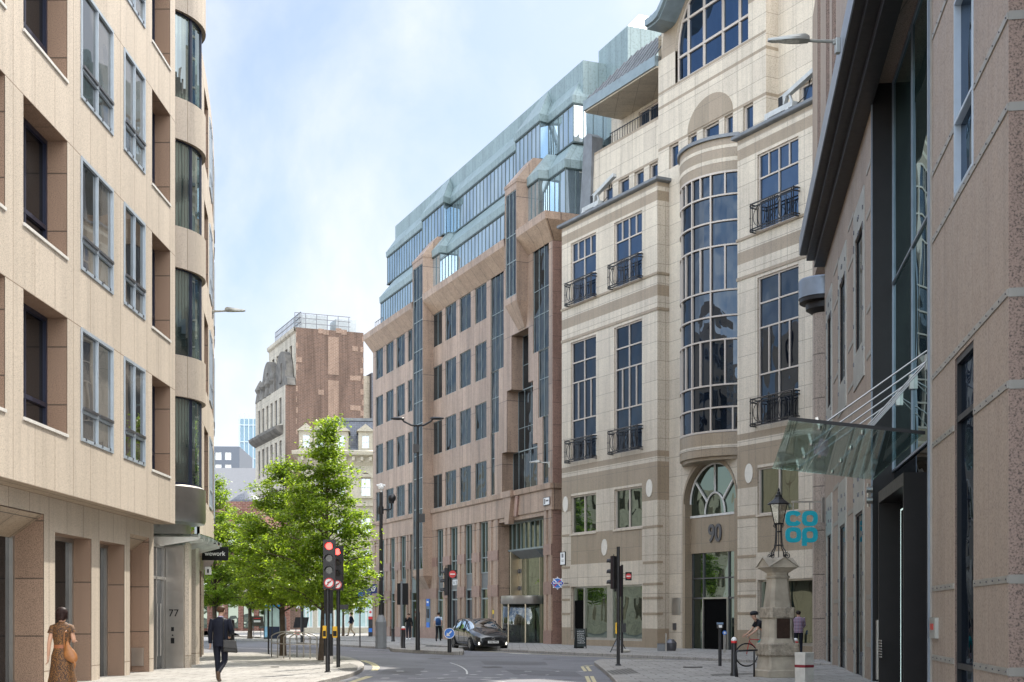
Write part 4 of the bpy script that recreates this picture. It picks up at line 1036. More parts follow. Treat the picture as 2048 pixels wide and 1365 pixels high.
window(F, nw[0], nw[1], [(12.6, 13.9, 1)], -.08, G_, M['glass_bow'], M['alu_blue'], .05, .1)
window(F, nw[0], nw[1], [(0, .9, 1), (.9, 4.6, 1), (4.6, 5.52, 1)], -.08, G_, M['glass_bow'], M['black'], .09, .06)
# tall glazed slot
window(F, ent[0], ent[1], [(5.0, 9.4, [.36, .68]), (9.4, ZT, [.36, .68])], -.48, G_, M['glassF'], M['fasciaF'], .05, .04, name='entrance_screen')
j = MB(); fbox(j, F, ent[0] + .001, ent[0] + .02, -.498, -.002, 0, ZT, 0)
j.build('slot_jamb', [M['darkF']], G_, world=True)
j = MB(); fbox(j, F, ent[1] - .02, ent[1] + .08, -.3, .06, 0, ZT, 0); fbox(j, F, ent[1] + .08, ent[1] + .13, 0, .03, 0, ZT, 1); j.build('slot_jamb', [M['fasciaF'], M['strap']], G_, world=True)
j = MB(); fbox(j, F, ent[0] - .07, ent[0], -.0, .03, 0, ZT, 0); j.build('slot_jamb', M['fasciaF'], G_, world=True)
# black entrance portal below
p_ = MB(); fquad(p_, F, ent[0], ent[1], 0, 5.0, -.49); po = p_.build('entrance_doors', M['black_glass'], G_, world=True)
p_ = MB(); d0, d1 = U(1764, -.1), U(1815, -.1) 
fbox(p_, F, d0, d0 + .09, -.48, -.02, 0, 4.45); fbox(p_, F, d1 - .05, d1 + .02, -.48, -.02, 0, 4.45); fbox(p_, F, d0, d1, -.48, -.02, 4.2, 4.45)
p_.build('frame', M['darkF'], po, world=True)
M['led'] = emit('lit_strip', (.8, 1, .95), .4)
p_ = MB(); l0 = U(1801, -.3); fbox(p_, F, l0 - .012, l0 + .012, -.31, -.3, 0, 3.9); fbox(p_, F, l0, d1 - .06, -.31, -.3, 3.9, 3.93); p_.build('light_strip', M['led'], po, world=True)
p_ = MB()
for k in range(7): fbox(p_, F, U(1757, 0), U(1762, 0), -.02, .0, .72 + k * .06, .75 + k * .06)
fbox(p_, F, U(1752.5, 0), U(1754.5, 0), -.05, .01, .2, 1.55); p_.build('door_pull', M['steel'], po, world=True)
e = MB(); fbox(e, F, U(1866.5), U(1877), 0, .06, 1.28, 1.62); fbox(e, F, U(1868.5), U(1874), .06, .07, 1.42, 1.52, 1); e.build('entry_panel', [M['panelF'], plain('red_button', (.5, .03, .02), .4)], G_, world=True)
# ledge with stepped dark soffit
l_ = MB(); e0, e1 = a0 + .05, U(2100)
fbox(l_, F, e0, e1, 0, .36, 13.62, ZT); fbox(l_, F, e0, e1, .36, .62, 13.85, ZT); fbox(l_, F, e0, e1, .62, .83, ZT - .06, ZT)
fbox(l_, F, e0, e1, 0, .83, ZT, ZT + .52); fbox(l_, F, e0 - .02, e1, .83, .86, ZT - .04, ZT + .55, 1)
u = e0
while u < e1: fbox(l_, F, u, u + .02, .01, .829, ZT - .07, ZT - .061, 1) if 0 else None; u += 1.8
l_.build('ledge', [M['darkF'], M['fasciaF']], G_, world=True)
# rounded corner column with drum canopy
cc = (xat(1650.5, 48.4), 48.4)
c_ = MB(); c_.lathe([(.44, 0), (.44, 12.5)], cc + (0,), 28); cl_ = c_.build('corner_column', stone('granite_column', (.38, .31, .255), (.34, .275, .225), 3, 1.55, .02, (.14, .11, .09), .3, 30), G_, world=True, smooth=True, auto=30)
c_ = MB(); c_.lathe([(.45, 12.3), (.68, 12.45), (.68, 12.66), (.9, 12.7), (.9, 12.86)], cc + (0,), 36, 0); c_.lathe([(.93, 12.84), (.93, 13.45), (.9, 13.5), (.05, 13.55)], cc + (0,), 36, 1)
c_.build('drum_canopy', [M['darkF'], M['fasciaF']], G_, world=True, smooth=True, auto=30)
f = MB(); fbox(f, F, U(1651), U(1658), .0, .06, 12.2, 13.1) ; 
# glass canopy
K = thing('entrance_canopy', 'sloping glass canopy hung on steel rods over the right-hand entrance', 'canopy', (7.2, 28, 4.8))
e0, e1 = U(1748), U(1850)
M['canopyF'] = clearglass('canopy_glass_green', (.78, .89, .87), .08, .4)
for i in range(3):
    o0 = .02 + i * .77; o1 = o0 + .755; z0 = 4.80 + .13 * o0; z1 = 4.80 + .13 * o1
    g = MB(); g.hexa([F.p(e0, o1, z1), F.p(e1, o1, z1), F.p(e1, o0, z0), F.p(e0, o0, z0), F.p(e0, o1, z1 + .02), F.p(e1, o1, z1 + .02), F.p(e1, o0, z0 + .02), F.p(e0, o0, z0 + .02)])
    g.build('glass_panel', M['canopyF'], K, world=True)
g = MB(); g.hexa([F.p(e1, 2.32, 5.09), F.p(e1 + .03, 2.32, 5.09), F.p(e1 + .03, 0, 4.79), F.p(e1, 0, 4.79), F.p(e1, 2.32, 5.15), F.p(e1 + .03, 2.32, 5.15), F.p(e1 + .03, 0, 4.85), F.p(e1, 0, 4.85)])
g.build('edge_trim', M['black'], K, world=True)
L = e1 - e0
for i in range(4):
    f = MB()
    u_ = e0 + L * (.08 + .28 * i)
    f.tube([F.p(u_, 1.75, 5.05), F.p(u_ + .1, -.4, 6.55)], .016, 8); f.tube([F.p(u_, 1.0, 4.95), F.p(u_ + .1, -.4, 6.5)], .013, 8)
    for o_, z_ in ((1.75, 5.03), (1.0, 4.93)):
        f.lathe([(.035, -.04), (.045, -.03), (.045, .04), (.02, .05)], F.p(u_, o_, z_), 10)
    f.bar(F.p(u_, 1.75, 5.05), F.p(u_, 1.8, 5.22), .05, .05)
    fbox(f, F, u_ + .02, u_ + .16, -.48, -.4, 6.4, 6.7)
    f.build('tie_rod', M['steel'], K, world=True, smooth=True, auto=40)
f = MB()
for z in (4.35, 4.6):
    f.tube([F.p(ent[0] - .0, .0, z), F.p(ent[0], .14, z)], .08, 12)
f.tube([F.p(ent[0], .1, 4.2), F.p(ent[0], .1, 4.75)], .03, 6)
f.build('wall_bracket', M['steel'], K, world=True, smooth=True, auto=40)
# ================================================================== ground, roads, pavements
def asphalt(name, c, sp=.25):
    m, nt, b = nmat(name); P = geo(nt)
    a = noise(nt, P, 55, 2); k = noise(nt, P, .35, 6, vec=(1, 1, 1)); k2 = noise(nt, P, 2.2, 5, vec=(.5, 2.2, 1))
    cc = mixc(nt, 1, c, ramp(nt, a, [(.3, 1 - sp), (.5, 1), (.68, 1 + sp * 1.6)]), 'MULTIPLY')
    cc = mixc(nt, 1, cc, ramp(nt, k, [(.3, .8), (.5, 1), (.7, 1.18)]), 'MULTIPLY')
    cc = mixc(nt, 1, cc, ramp(nt, k2, [(.35, .9), (.7, 1.08)]), 'MULTIPLY')
    nt.links.new(cc, b.inputs['Base Color']); b.inputs['Roughness'].default_value = .8
    bp = N(nt, 'ShaderNodeBump'); bp.inputs['Strength'].default_value = .5; bp.inputs['Distance'].default_value = .01
    nt.links.new(a, bp.inputs['Height']); nt.links.new(bp.outputs[0], b.inputs['Normal']); return m
M['asphalt'] = asphalt('asphalt', (.16, .16, .172))
M['asphalt_far'] = asphalt('ground_asphalt', (.13, .13, .135))
M['paving'] = stone('york_paving', (.37, .355, .33), (.325, .31, .285), .75, .6, .014, (.13, .12, .11), .16, 35, .3, .75, off=.5, spec=.25, gum=1)
M['kerb'] = stone('granite_kerb', (.36, .34, .31), (.33, .31, .285), 1.0, 9, .012, (.12, .11, .10), .25, 30, .2, .7, spec=.25)
M['yellow_line'] = plain('worn_yellow_line', (.52, .46, .28), .7, 0, .25, 9)
M['white_line'] = plain('worn_white_line', (.55, .55, .53), .7, 0, .3, 9)
M['iron_cover'] = plain('cast_iron_cover', (.07, .065, .06), .6, .4, .2, 20, bump=1, bs=40)
def sheet(name, pts, z, mat, kind='structure'):
    m = MB(); A_ = sum(pts[i][0] * pts[(i + 1) % len(pts)][1] - pts[(i + 1) % len(pts)][0] * pts[i][1] for i in range(len(pts)))
    if A_ < 0: pts = pts[::-1]
    m.face([(x, y, z) for x, y in pts]); return tag(m.build(name, mat), kind=kind)
sheet('ground', [(-900, -300), (900, -300), (900, 1200), (-900, 1200)], -.004, M['asphalt_far'])
sheet('road', [(-60, -20), (40, -20), (40, 66), (20, 120), (-60, 170), (-90, 120)], 0.0, M['asphalt'])
KH = .12
def smooth_path(pts, n=4, closed=False):
    out = []; P = [Vector((p[0], p[1])) for p in pts]; L = len(P)
    for i in range(L - 1):
        p0 = P[max(i - 1, 0)]; p1 = P[i]; p2 = P[i + 1]; p3 = P[min(i + 2, L - 1)]
        for k in range(n):
            t = k / n
            q = .5 * ((2 * p1) + (p2 - p0) * t + (2 * p0 - 5 * p1 + 4 * p2 - p3) * t * t + (3 * p1 - p0 - 3 * p2 + p3) * t ** 3)
            out.append((q.x, q.y))
    out.append(tuple(P[-1])); return out
def pavement(name, edge, rest, kw=.16, h=KH, mat=None):
    """edge: kerbed outline (open path); rest closes the polygon. Kerb stones on the edge, flags behind."""
    # orient so interior is on the left of the edge
    poly = edge + rest
    A_ = sum(poly[i][0] * poly[(i + 1) % len(poly)][1] - poly[(i + 1) % len(poly)][0] * poly[i][1] for i in range(len(poly)))
    if A_ < 0: edge = edge[::-1]; rest = rest[::-1]
    P = [Vector(p) for p in edge]; inn = []
    for i in range(len(P)):
        d = (P[min(i + 1, len(P) - 1)] - P[max(i - 1, 0)]).normalized(); nn = Vector((-d.y, d.x)); q = P[i] + nn * kw; inn.append((q.x, q.y))
    k = MB(); L = 0
    for i in range(len(P) - 1):
        a, b = P[i], P[i + 1]; L2 = L + (b - a).length
        k.face([(a.x, a.y, -.01), (b.x, b.y, -.01), (b.x, b.y, h - .015), (a.x, a.y, h - .015)], 0, [(L, 0), (L2, 0), (L2, .1), (L, .1)])
        s0 = Vector(inn[i]) - a; s1 = Vector(inn[i + 1]) - b; q0 = a + s0 * .12; q1 = b + s1 * .12
        k.face([(a.x, a.y, h - .015), (b.x, b.y, h - .015), (q1.x, q1.y, h), (q0.x, q0.y, h)], 0, [(L, .1), (L2, .1), (L2, .13), (L, .13)])
        k.face([(q0.x, q0.y, h), (q1.x, q1.y, h), (*inn[i + 1], h), (*inn[i], h)], 0, [(L, .13), (L2, .13), (L2, .3), (L, .3)])
        L = L2
    tag(k.build('kerb', M['kerb']), kind='structure')
    m = MB(); m.face([(x, y, h - .001) for x, y in inn + rest]); return tag(m.build(name, mat or M['paving']), kind='structure')
def g_(px, py): return gxy(px, py, 0)
# near left pavement
e = [(-60, gxy(0, 1313)[1]), g_(395, 1312), g_(480, 1311), g_(560, 1310.5), g_(640, 1314), g_(690, 1319), g_(712, 1325), g_(726, 1333), g_(727, 1340), g_(716, 1349), g_(690, 1359), g_(640, 1371), g_(560, 1392), g_(430, 1440)]
e = e[:1] + smooth_path(e[1:], 5) + [(-5.6, 14), (-5.6, -10)]
pavement('pavement', e, [(-60, -10)], .32)
# near right pavement
e = [(7.1, -10), (6.6, 12), g_(1265, 1420), g_(1237, 1378), g_(1217, 1355), g_(1200, 1340), g_(1189, 1331), g_(1193, 1327.5), g_(1212, 1325.5), g_(1300, 1326), g_(1400, 1328.5), g_(1500, 1333), g_(1640, 1338)]
pavement('pavement', e[:2] + smooth_path(e[2:], 5), [(40, gxy(1640, 1338)[1]), (40, -10)], .3)
# pavement along the far side of the street
fk = [g_(1700, 1337), g_(1600, 1331.5), g_(1470, 1325), g_(1285, 1316.5), g_(1100, 1308.5), g_(1000, 1303), g_(900, 1297), g_(800, 1289.5), g_(700, 1284), g_(600, 1280), g_(520, 1277.5)]
pavement('pavement', smooth_path(fk, 3), [(-60, 150), (60, 150), (60, 56)], .25)
# far left pavement and islands
pavement('pavement', smooth_path([g_(395, 1261), g_(440, 1263), g_(470, 1268), g_(484, 1274), g_(470, 1275.5), g_(395, 1274)], 4), [g_(300, 1268)], .2)
isl = smooth_path([g_(520, 1283), g_(600, 1289), g_(680, 1293.5), g_(760, 1298.5), g_(830, 1300.5), g_(850, 1298), g_(845, 1294.5), g_(790, 1290.5), g_(700, 1287), g_(600, 1283), g_(520, 1280), g_(480, 1278.5), g_(440, 1279), g_(470, 1281), g_(520, 1283)], 3)
pavement('traffic_island', isl[:-1] + [isl[0]], [], .2)
isl = [g_(780, 1302.5), g_(786, 1304.5), g_(905, 1311), g_(925, 1311), g_(928, 1308), g_(926, 1305), g_(900, 1302), g_(790, 1298.5), g_(780, 1299.5), g_(780, 1302.5)]
pavement('traffic_island', isl, [], .2, .16)
# line markings laid 4 mm above the road
def line(pts, w, mat, name='road_marking', z=.004):
    m = MB(); P = [Vector(p) for p in pts]
    for i in range(len(P) - 1):
        d = (P[i + 1] - P[i]).normalized(); n_ = Vector((-d.y, d.x)) * w / 2
        d2 = (P[min(i + 2, len(P) - 1)] - P[i + 1]); d2 = d2.normalized() if d2.length > 1e-6 else d; n2 = Vector((-d2.y, d2.x)) * w / 2
        m.face([(*(P[i] - n_), z), (*(P[i + 1] - n2), z), (*(P[i + 1] + n2), z), (*(P[i] + n_), z)])
    return m
ym = MB()
def addm(dst, src):
    b = len(dst.v); dst.v += src.v; dst.f += [tuple(i + b for i in f) for f in src.f]; dst.m += src.m
for off in (0, 7):
    addm(ym, line(smooth_path([g_(722 + off, 1321.5), g_(741 + off, 1328), g_(749 + off, 1335), g_(745 + off, 1342)], 4), .10, None))
    addm(ym, line(smooth_path([g_(736 + off, 1353 + off * .1), g_(700 + off, 1365), g_(640 + off * 2, 1384)], 4), .10, None))
    addm(ym, line([g_(1164 + off * 1.4, 1334), g_(1171 + off * 1.4, 1343)], .10, None)); addm(ym, line([g_(1163 + off * 1.4, 1334), g_(1176 + off * 1.4, 1331)], .05, None))
    addm(ym, line([g_(1173 + off * 1.5, 1353), g_(1188 + off * 1.6, 1385)], .10, None))
addm(ym, line([(x - .45, y - .3) for x, y in smooth_path(fk[1:9], 3)], .09, None)); addm(ym, line([(x - .62, y - .45) for x, y in smooth_path(fk[1:9], 3)], .09, None))
tag(ym.build('road_marking', M['yellow_line']), kind='structure')
wm = MB()
rg = random.Random(3)
for y0, n in ((1343, 9), (1350, 8), (1357, 7)):
    for k in range(n):
        x = 745 + k * 52 + rg.uniform(-6, 6) + (y0 - 1343) * -2; w = rg.uniform(3, 8)
        addm(wm, line([g_(x, y0 + rg.uniform(-.6, .6)), g_(x + w, y0 + rg.uniform(-.5, .5))], .22, None))
addm(wm, line([g_(832, 1358), g_(930, 1354.5), g_(1000, 1356)], .1, None)); addm(wm, line([g_(880, 1362), g_(960, 1359), g_(1010, 1364)], .08, None))
addm(wm, line(smooth_path([g_(900, 1326), g_(918, 1332), g_(932, 1341), g_(934, 1349)], 4), .05, None))
addm(wm, line([g_(930, 1311), g_(1250, 1315)], .09, None)); addm(wm, line([g_(1020, 1307.5), g_(1060, 1309)], .35, None))
addm(wm, line([g_(520, 1297), g_(600, 1303)], .12, None)); addm(wm, line([g_(440, 1294), g_(560, 1301)], .1, None)); addm(wm, line([g_(700, 1302), g_(770, 1304)], .12, None))
tag(wm.build('road_marking', M['white_line']), kind='structure')
M['tactile'] = stone('tactile_paving', (.30, .285, .26), (.28, .265, .24), .12, .12, .035, (.10, .095, .085), .2, 40, .1, .7)
sheet('tactile_paving', [gxy(1213, 1342, KH), gxy(1226, 1350, KH), gxy(1278, 1347, KH), gxy(1262, 1337, KH)], KH + .003, M['tactile'])
sheet('tactile_paving', [gxy(664, 1333, KH), gxy(690, 1343, KH), gxy(714, 1341, KH), gxy(716, 1332, KH), gxy(700, 1327, KH)], KH + .003, M['tactile'])
sheet('tactile_paving', [gxy(1420, 1349, KH), gxy(1425, 1352, KH), gxy(1520, 1349, KH), gxy(1500, 1346, KH)], KH + .003, M['tactile'])
mh = MB()
for a, b, c, d_ in ((1366, 1405, 1334, 1336.5), (541, 558, 1333.5, 1335.5), (655, 690, 1363, 1368)):
    q = [gxy(a, c, KH), gxy(b, c, KH), gxy(b, d_, KH), gxy(a, d_, KH)]; mh.face([(x, y, KH + .006) for x, y in q[::-1]])
tag(mh.build('manhole_covers', M['iron_cover']), kind='structure')

M['patch'] = asphalt('asphalt_patch', (.115, .115, .122))
for q in ([(960, 1322), (1090, 1324), (1096, 1331), (970, 1330)], [(780, 1335), (850, 1337), (838, 1352), (752, 1349)], [(1010, 1340), (1150, 1344), (1166, 1354), (1030, 1350)], [(560, 1292), (640, 1296), (650, 1301), (575, 1299)]):
    sheet('road_patch', [g_(*a) for a in q], .003, M['patch'])
cm_ = MB()
for px, py, w in ((985, 1335, .35), (870, 1318, .3), (1100, 1319, .3), (800, 1345, .28)):
    x, y = g_(px, py); cm_.face([(x + w * math.cos(k * math.pi / 8), y + w * math.sin(k * math.pi / 8), .006) for k in range(16)])
tag(cm_.build('manhole_covers', M['iron_cover']), kind='structure')
tm = MB(); rg = random.Random(8)
for k in range(6):
    x0 = 760 + k * 65; pts = [g_(x0 + j * 22 + rg.uniform(-6, 6), 1322 + k * 3.2 + rg.uniform(-2, 2) + j * 1.2) for j in range(6)]; addm(tm, line(pts, .035, None, z=.0035))
tag(tm.build('road_cracks', M['iron_cover']), kind='structure')
# ================================================================== buildings beyond the trees
M['cream'] = stone('cream_stucco', (.47, .425, .33), (.45, .405, .315), 1.6, .5, .02, (.48, .42, .32), .05, 10, .12, .65, off=.5)
M['slate'] = stone('slate_roof', (.12, .13, .15), (.10, .11, .13), .45, .3, .02, (.06, .06, .07), .1, 8, .15, .6, off=.5)
M['brick'] = stone('brown_brick', (.14, .088, .062), (.10, .068, .05), .45, .16, .03, (.17, .12, .10), .2, 18, .3, .8, off=.5, spec=.2)
M['brick_pale'] = stone('patched_brick', (.23, .15, .11), (.19, .12, .09), .45, .16, .03, (.3, .23, .18), .2, 18, .2, .8, off=.5, spec=.2)
M['portland'] = stone('weathered_portland', (.50, .45, .36), (.45, .40, .32), 1.8, .9, .02, (.32, .29, .24), .1, 6, .35, .7, off=.5)
M['soot'] = plain('sooty_stone', (.13, .12, .105), .8, 0, .5, .8)
M['glass_far'] = glass('glass_far', (.03, .035, .04), (.7, .78, .85), .3, .02, .4)
M['red_brick'] = stone('red_brick', (.24, .10, .075), (.20, .085, .065), .45, .16, .03, (.3, .2, .16), .2, 3, .25, .8, off=.5, spec=.2)
M['frosted'] = plain('frosted_teal_glass', (.45, .60, .58), .25, 0, .1, .5, .6)
M['white_frame'] = plain('white_sash', (.72, .72, .68), .5)
def sash(F, u0, u1, z0, z1, o, par, gm=None, name='window'): return window(F, u0, u1, [(z0, (z0 + z1) / 2, 2), ((z0 + z1) / 2, z1, 2)], o, par, gm or M['glass_far'], M['white_frame'], .055, .08, name=name)
# --- cream classical building
D = thing('classical_building', 'cream stucco building with slate roof and pedimented dormers behind the street trees', 'building', (-12, 122, 0))
FD = Fac((-12.5, 122.0), (.995, .10)); F = FD; U = F.u
da, db = U(602), U(775)
wins = []
for px0, px1 in ((722, 741), (672, 690), (630, 648)):
    a, b = U(px0), U(px1); wins += [(a, b, 5.2, 7.6), (a, b, 9.0, 10.4), (a, b, 12.3, 13.9)]
sh_ = [(U(605), U(626)), (U(634), U(662)), (U(668), U(700)), (U(706), U(745))]
wb = MB(); wall(wb, F, da, db, 0, 16.4, [w_ + (.3,) for w_ in wins] + [(a, b, .6, 3.3, .2) for a, b in sh_], 0); 
wb.face([F.p(da, 0, 0), F.p(da, -12, 0), F.p(da, -12, 16.4), F.p(da, 0, 16.4)][::-1]); wb.build('front_wall', M['cream'], D, world=True)
for a, b, c, d in wins: sash(F, a, b, c, d, -.25, D)
for a, b in sh_:
    window(F, a, b, [(.6, 2.6, 3), (2.6, 3.3, 3)], -.15, D, M['frosted'], M['white_frame'], .1, .08, name='shop_window')
c_ = MB(); sweep(c_, [F.p(da, -2)[:2], F.p(da, 0)[:2], F.p(db, 0)[:2]], [(0, 15.0), (.25, 15.3), (.3, 15.7), (.75, 15.9), (.8, 16.2), (0, 16.4)])
u = da
while u < db: fbox(c_, F, u, u + .25, .2, .6, 15.4, 15.75); u += .75
c_.build('cornice', M['cream'], D, world=True)
c_ = MB()
for z in (8.3, 11.4, 4.3): fbox(c_, F, da, db, 0, .2, z, z + .25)
for a, b, c, d in wins: fbox(c_, F, a - .25, b + .25, 0, .15, d + .1, d + .35); fbox(c_, F, a - .2, b + .2, 0, .2, c - .2, c)
for px0, px1 in ((722, 741), (672, 690), (630, 648)):
    a, b = U(px0), U(px1); m_ = (a + b) / 2; r_ = (b - a) / 2 + .3
    for k in range(10):
        t0, t1_ = math.pi * k / 10, math.pi * (k + 1) / 10
        c_.hexa([F.p(m_ + (r_ - .25) * math.cos(t0), .18, 13.9 + (r_ - .25) * math.sin(t0)), F.p(m_ + r_ * math.cos(t0), .18, 13.9 + r_ * math.sin(t0)), F.p(m_ + r_ * math.cos(t0), 0, 13.9 + r_ * math.sin(t0)), F.p(m_ + (r_ - .25) * math.cos(t0), 0, 13.9 + (r_ - .25) * math.sin(t0)),
                 F.p(m_ + (r_ - .25) * math.cos(t1_), .18, 13.9 + (r_ - .25) * math.sin(t1_)), F.p(m_ + r_ * math.cos(t1_), .18, 13.9 + r_ * math.sin(t1_)), F.p(m_ + r_ * math.cos(t1_), 0, 13.9 + r_ * math.sin(t1_)), F.p(m_ + (r_ - .25) * math.cos(t1_), 0, 13.9 + (r_ - .25) * math.sin(t1_))])
c_.build('mouldings', M['cream'], D, world=True)
c_ = MB(); fbox(c_, F, da, db, 0, .25, 3.45, 4.2); c_.build('shop_fascia', plain('navy_fascia', (.02, .03, .09), .4), D, world=True)
r_ = MB(); r_.hexa([F.p(da + .2, -.3, 16.4), F.p(db, -.3, 16.4), F.p(db, -12, 16.4), F.p(da + .2, -12, 16.4), F.p(da + 2.2, -3.0, 19.4), F.p(db, -3.0, 19.4), F.p(db, -10, 19.4), F.p(da + 2.2, -10, 19.4)])
fbox(r_, F, da + 2.0, db, -10, -2.9, 19.4, 19.65, 1)
ro_ = r_.build('roof', [M['slate'], M['cop_lead']], D, world=True)
for px in (731, 682, 640, 612):
    a, b = U(px - 15), U(px + 15); m_ = (a + b) / 2
    d_ = MB(); wall(d_, F, a, b, 16.4, 18.1, [(a + .35, b - .35, 16.6, 17.75, .15)], -.3)
    fpoly(d_, F, [(a - .15, 18.1), (b + .15, 18.1), (m_, 18.75)], -2.5, -.1); fbox(d_, F, a, a + .05, -2.5, -.3, 16.4, 18.1); fbox(d_, F, b - .05, b, -2.5, -.3, 16.4, 18.1)
    do = d_.build('dormer', M['cream'], D, world=True); sash(F, a + .35, b - .35, 16.6, 17.75, -.43, do)
rb = MB(); rb.prism([F.p(da + .3, -.6)[:2], F.p(db, -.6)[:2], F.p(db, -14)[:2], F.p(da + .3, -14)[:2]], .1, 16.4); rb.build('body', M['cream'], D, world=True)
# --- tall brick-flanked building
E = thing('corner_building', 'tall building with a brown brick flank and weathered stone front rising behind the trees', 'building', (-26, 165, 0))
Y0 = 165.0; P0 = (xat(592, Y0), Y0)
FE = Fac(P0, (.92, .39)); FS = Fac(P0, (.39, -.92))         # flank (faces us) and street front
z1 = 36.4; w_ = FE.u(727)
m = MB(); wall(m, FE, 0, w_, 0, z1, (), 0); wall(m, FE, -1.3, 0, 0, 29.4, (), 0)
m.face([FE.p(w_, 0, 0), FE.p(w_, -18, 0), FE.p(w_, -18, z1), FE.p(w_, 0, z1)]); m.build('brick_flank', M['brick'], E, world=True)
m = MB(); a, b = FE.u(656), FE.u(677)
for c, d in ((31, 35.6), (23.4, 30.3), (14, 21.6)): fbox(m, FE, a, b, 0, .04, c, d)
for px, py in ((598, 720), (642, 663), (652, 665), (677, 662), (688, 665), (710, 698), (705, 757), (716, 757), (642, 785), (706, 816), (716, 817)):
    u, z = FE.u(px), FE.z(px, py); fbox(m, FE, u - .35, u + .35, 0, .05, z - .3, z + .3)
m.build('brick_patches', M['brick_pale'], E, world=True)
m = MB()
for k in range(22): fbox(m, FE, w_ - (.2 if k % 2 else .4), w_ + .02, -.1, .03, 8 + k * 1.3, 8 + k * 1.3 + .65)
for k in range(10): fbox(m, FE, -.02, (.08 if k % 2 else .22), -.1, .03, 23.5 + k * 1.3, 24.15 + k * 1.3)
m.build('quoins', M['brick_pale'], E, world=True)
m = MB()
SL = FS.u(538)
up = [(-k * 2.35 - 3.2, -k * 2.35 - 2.0) for k in range(12) if -k * 2.35 - 3.6 > SL]
wall(m, FS, SL, 0, 26, z1, [(a, b, 31.6, 34.6, .3) for a, b in up] + [(a, b, 27.0, 30.2, .3) for a, b in up], 0)
FL = Fac((P0[0] - .92 * 1.3, P0[1] - .39 * 1.3), (.39, -.92))
LL = FL.u(511)
lw = [(-k * 2.35 - 3.2, -k * 2.35 - 2.0) for k in range(16) if -k * 2.35 - 3.6 > LL]
wall(m, FL, LL, 0, 0, 29.4, [(a, b, c, d, .3) for a, b in lw for c, d in ((25.0, 28.2), (19.4, 23.0), (13.8, 17.2), (8.2, 11.6))], 0)
for F_, zt, L in ((FS, z1, SL), (FL, 29.4, LL)):
    m.face([F_.p(L, 0, zt), F_.p(0, 0, zt), F_.p(0, -4, zt), F_.p(L, -4, zt)])
m.build('stone_front', M['portland'], E, world=True)
for a, b in up:
    for c, d in ((31.6, 34.6), (27.0, 30.2)): window(FS, a, b, [(c, d, 2)], -.25, E, M['glass_far'], M['steel_dark'], .1, .08)
for a, b in lw:
    for c, d in ((25.0, 28.2), (19.4, 23.0), (13.8, 17.2)): window(FL, a, b, [(c, d, 2)], -.25, E, M['glass_far'], M['steel_dark'], .1, .08)
m = MB(); sweep(m, [FL.p(LL, 0)[:2], FL.p(-1.2, 0)[:2]], [(0, 23.6), (.5, 23.9), (.9, 24.3), (.95, 24.6), (0, 24.75)]); m.face([FL.p(-1.2, d, z) for d, z in ((0, 23.6), (.5, 23.9), (.9, 24.3), (.95, 24.6), (0, 24.75))]); m.build('cornice', M['soot'], E, world=True)
m = MB(); sweep(m, [FS.p(SL, 0)[:2], FS.p(0, 0)[:2]], [(0, z1 - .6), (.25, z1 - .4), (.3, z1), (0, z1 + .1)]); m.build('parapet', M['portland'], E, world=True)
m = MB()
for uc_ in (-4.0, SL * .8):      # sooty scrolled gables standing on the lower parapet
    pts = [(uc_ + 3 * math.cos(math.pi * k / 14), 29.4 + 1.3 + 3.4 * math.sin(math.pi * k / 14)) for k in range(15)]
    fpoly(m, FS, [(uc_ + 3, 29.4)] + pts + [(uc_ - 3, 29.4)], .1, .9)
    fpoly(m, FS, [(uc_ - 4.6, 29.4), (uc_ - 4.4, 30.2), (uc_ - 3.4, 30.6), (uc_ - 2.8, 31.4), (uc_ - 2.8, 29.4)], .1, 1.1); fpoly(m, FS, [(uc_ + 4.2, 29.4), (uc_ + 4.0, 30.2), (uc_ + 3.2, 30.6), (uc_ + 2.8, 31.4), (uc_ + 2.8, 29.4)], .1, 1.1)
    fbox(m, FS, uc_ - .5, uc_ + .5, .9, 1.05, 30.2, 32.6)
for k in range(4): m.lathe([(.7, 0), (.5, 1.2), (.75, 1.7), (.3, 2.6), (.05, 3.0)], FS.p(-8 - k * 2.6, .8, 29.4), 10)
m.build('sooty_gable', M['soot'], E, world=True)
m = MB()
L_ = [(-30, -.5), (0, -.5)]
for z in (z1 + .7, z1 + 1.3, z1 + 1.9): m.bar(FS.p(SL + 1, -.6, z), FS.p(0, -.6, z), .07); m.bar(FE.p(0, -.6, z), FE.p(w_ - 1.5, -.6, z), .07)
for k in range(21):
    q_ = (SL + 1) * (1 - k / 20); m.bar(FS.p(q_, -.6, z1), FS.p(q_, -.6, z1 + 1.9), .07)
for k in range(6): m.bar(FE.p(k * 1.35, -.6, z1), FE.p(k * 1.35, -.6, z1 + 1.9), .07)
m.build('roof_railing', M['steel_dark'], E, world=True)
m = MB(); fbox(m, FE, .6, 4.2, -4, -1.2, z1, z1 + 1.9); fbox(m, FE, 5.3, w_ - .6, -4, -1.2, z1, z1 + 1.7); m.build('plant_screen', plain('grey_louvre', (.36, .39, .40), .6), E, world=True)
m = MB(); m.prism([FE.p(.2, -.3)[:2], FE.p(w_ - .1, -.3)[:2], FE.p(w_ - .1, SL + .5)[:2], FE.p(.2, SL + .5)[:2]], .1, z1 - .1); m.build('body', M['brick'], E, world=True)
m = MB(); fbox(m, FE, w_ + .05, w_ + 1.4, -8, -2, 0, 31.5); fbox(m, FE, w_ + 1.4, w_ + 3.4, -9, -1.2, 0, 31.8, 1); m.build('side_annex', [M['portland'], M['slate']], E, world=True)
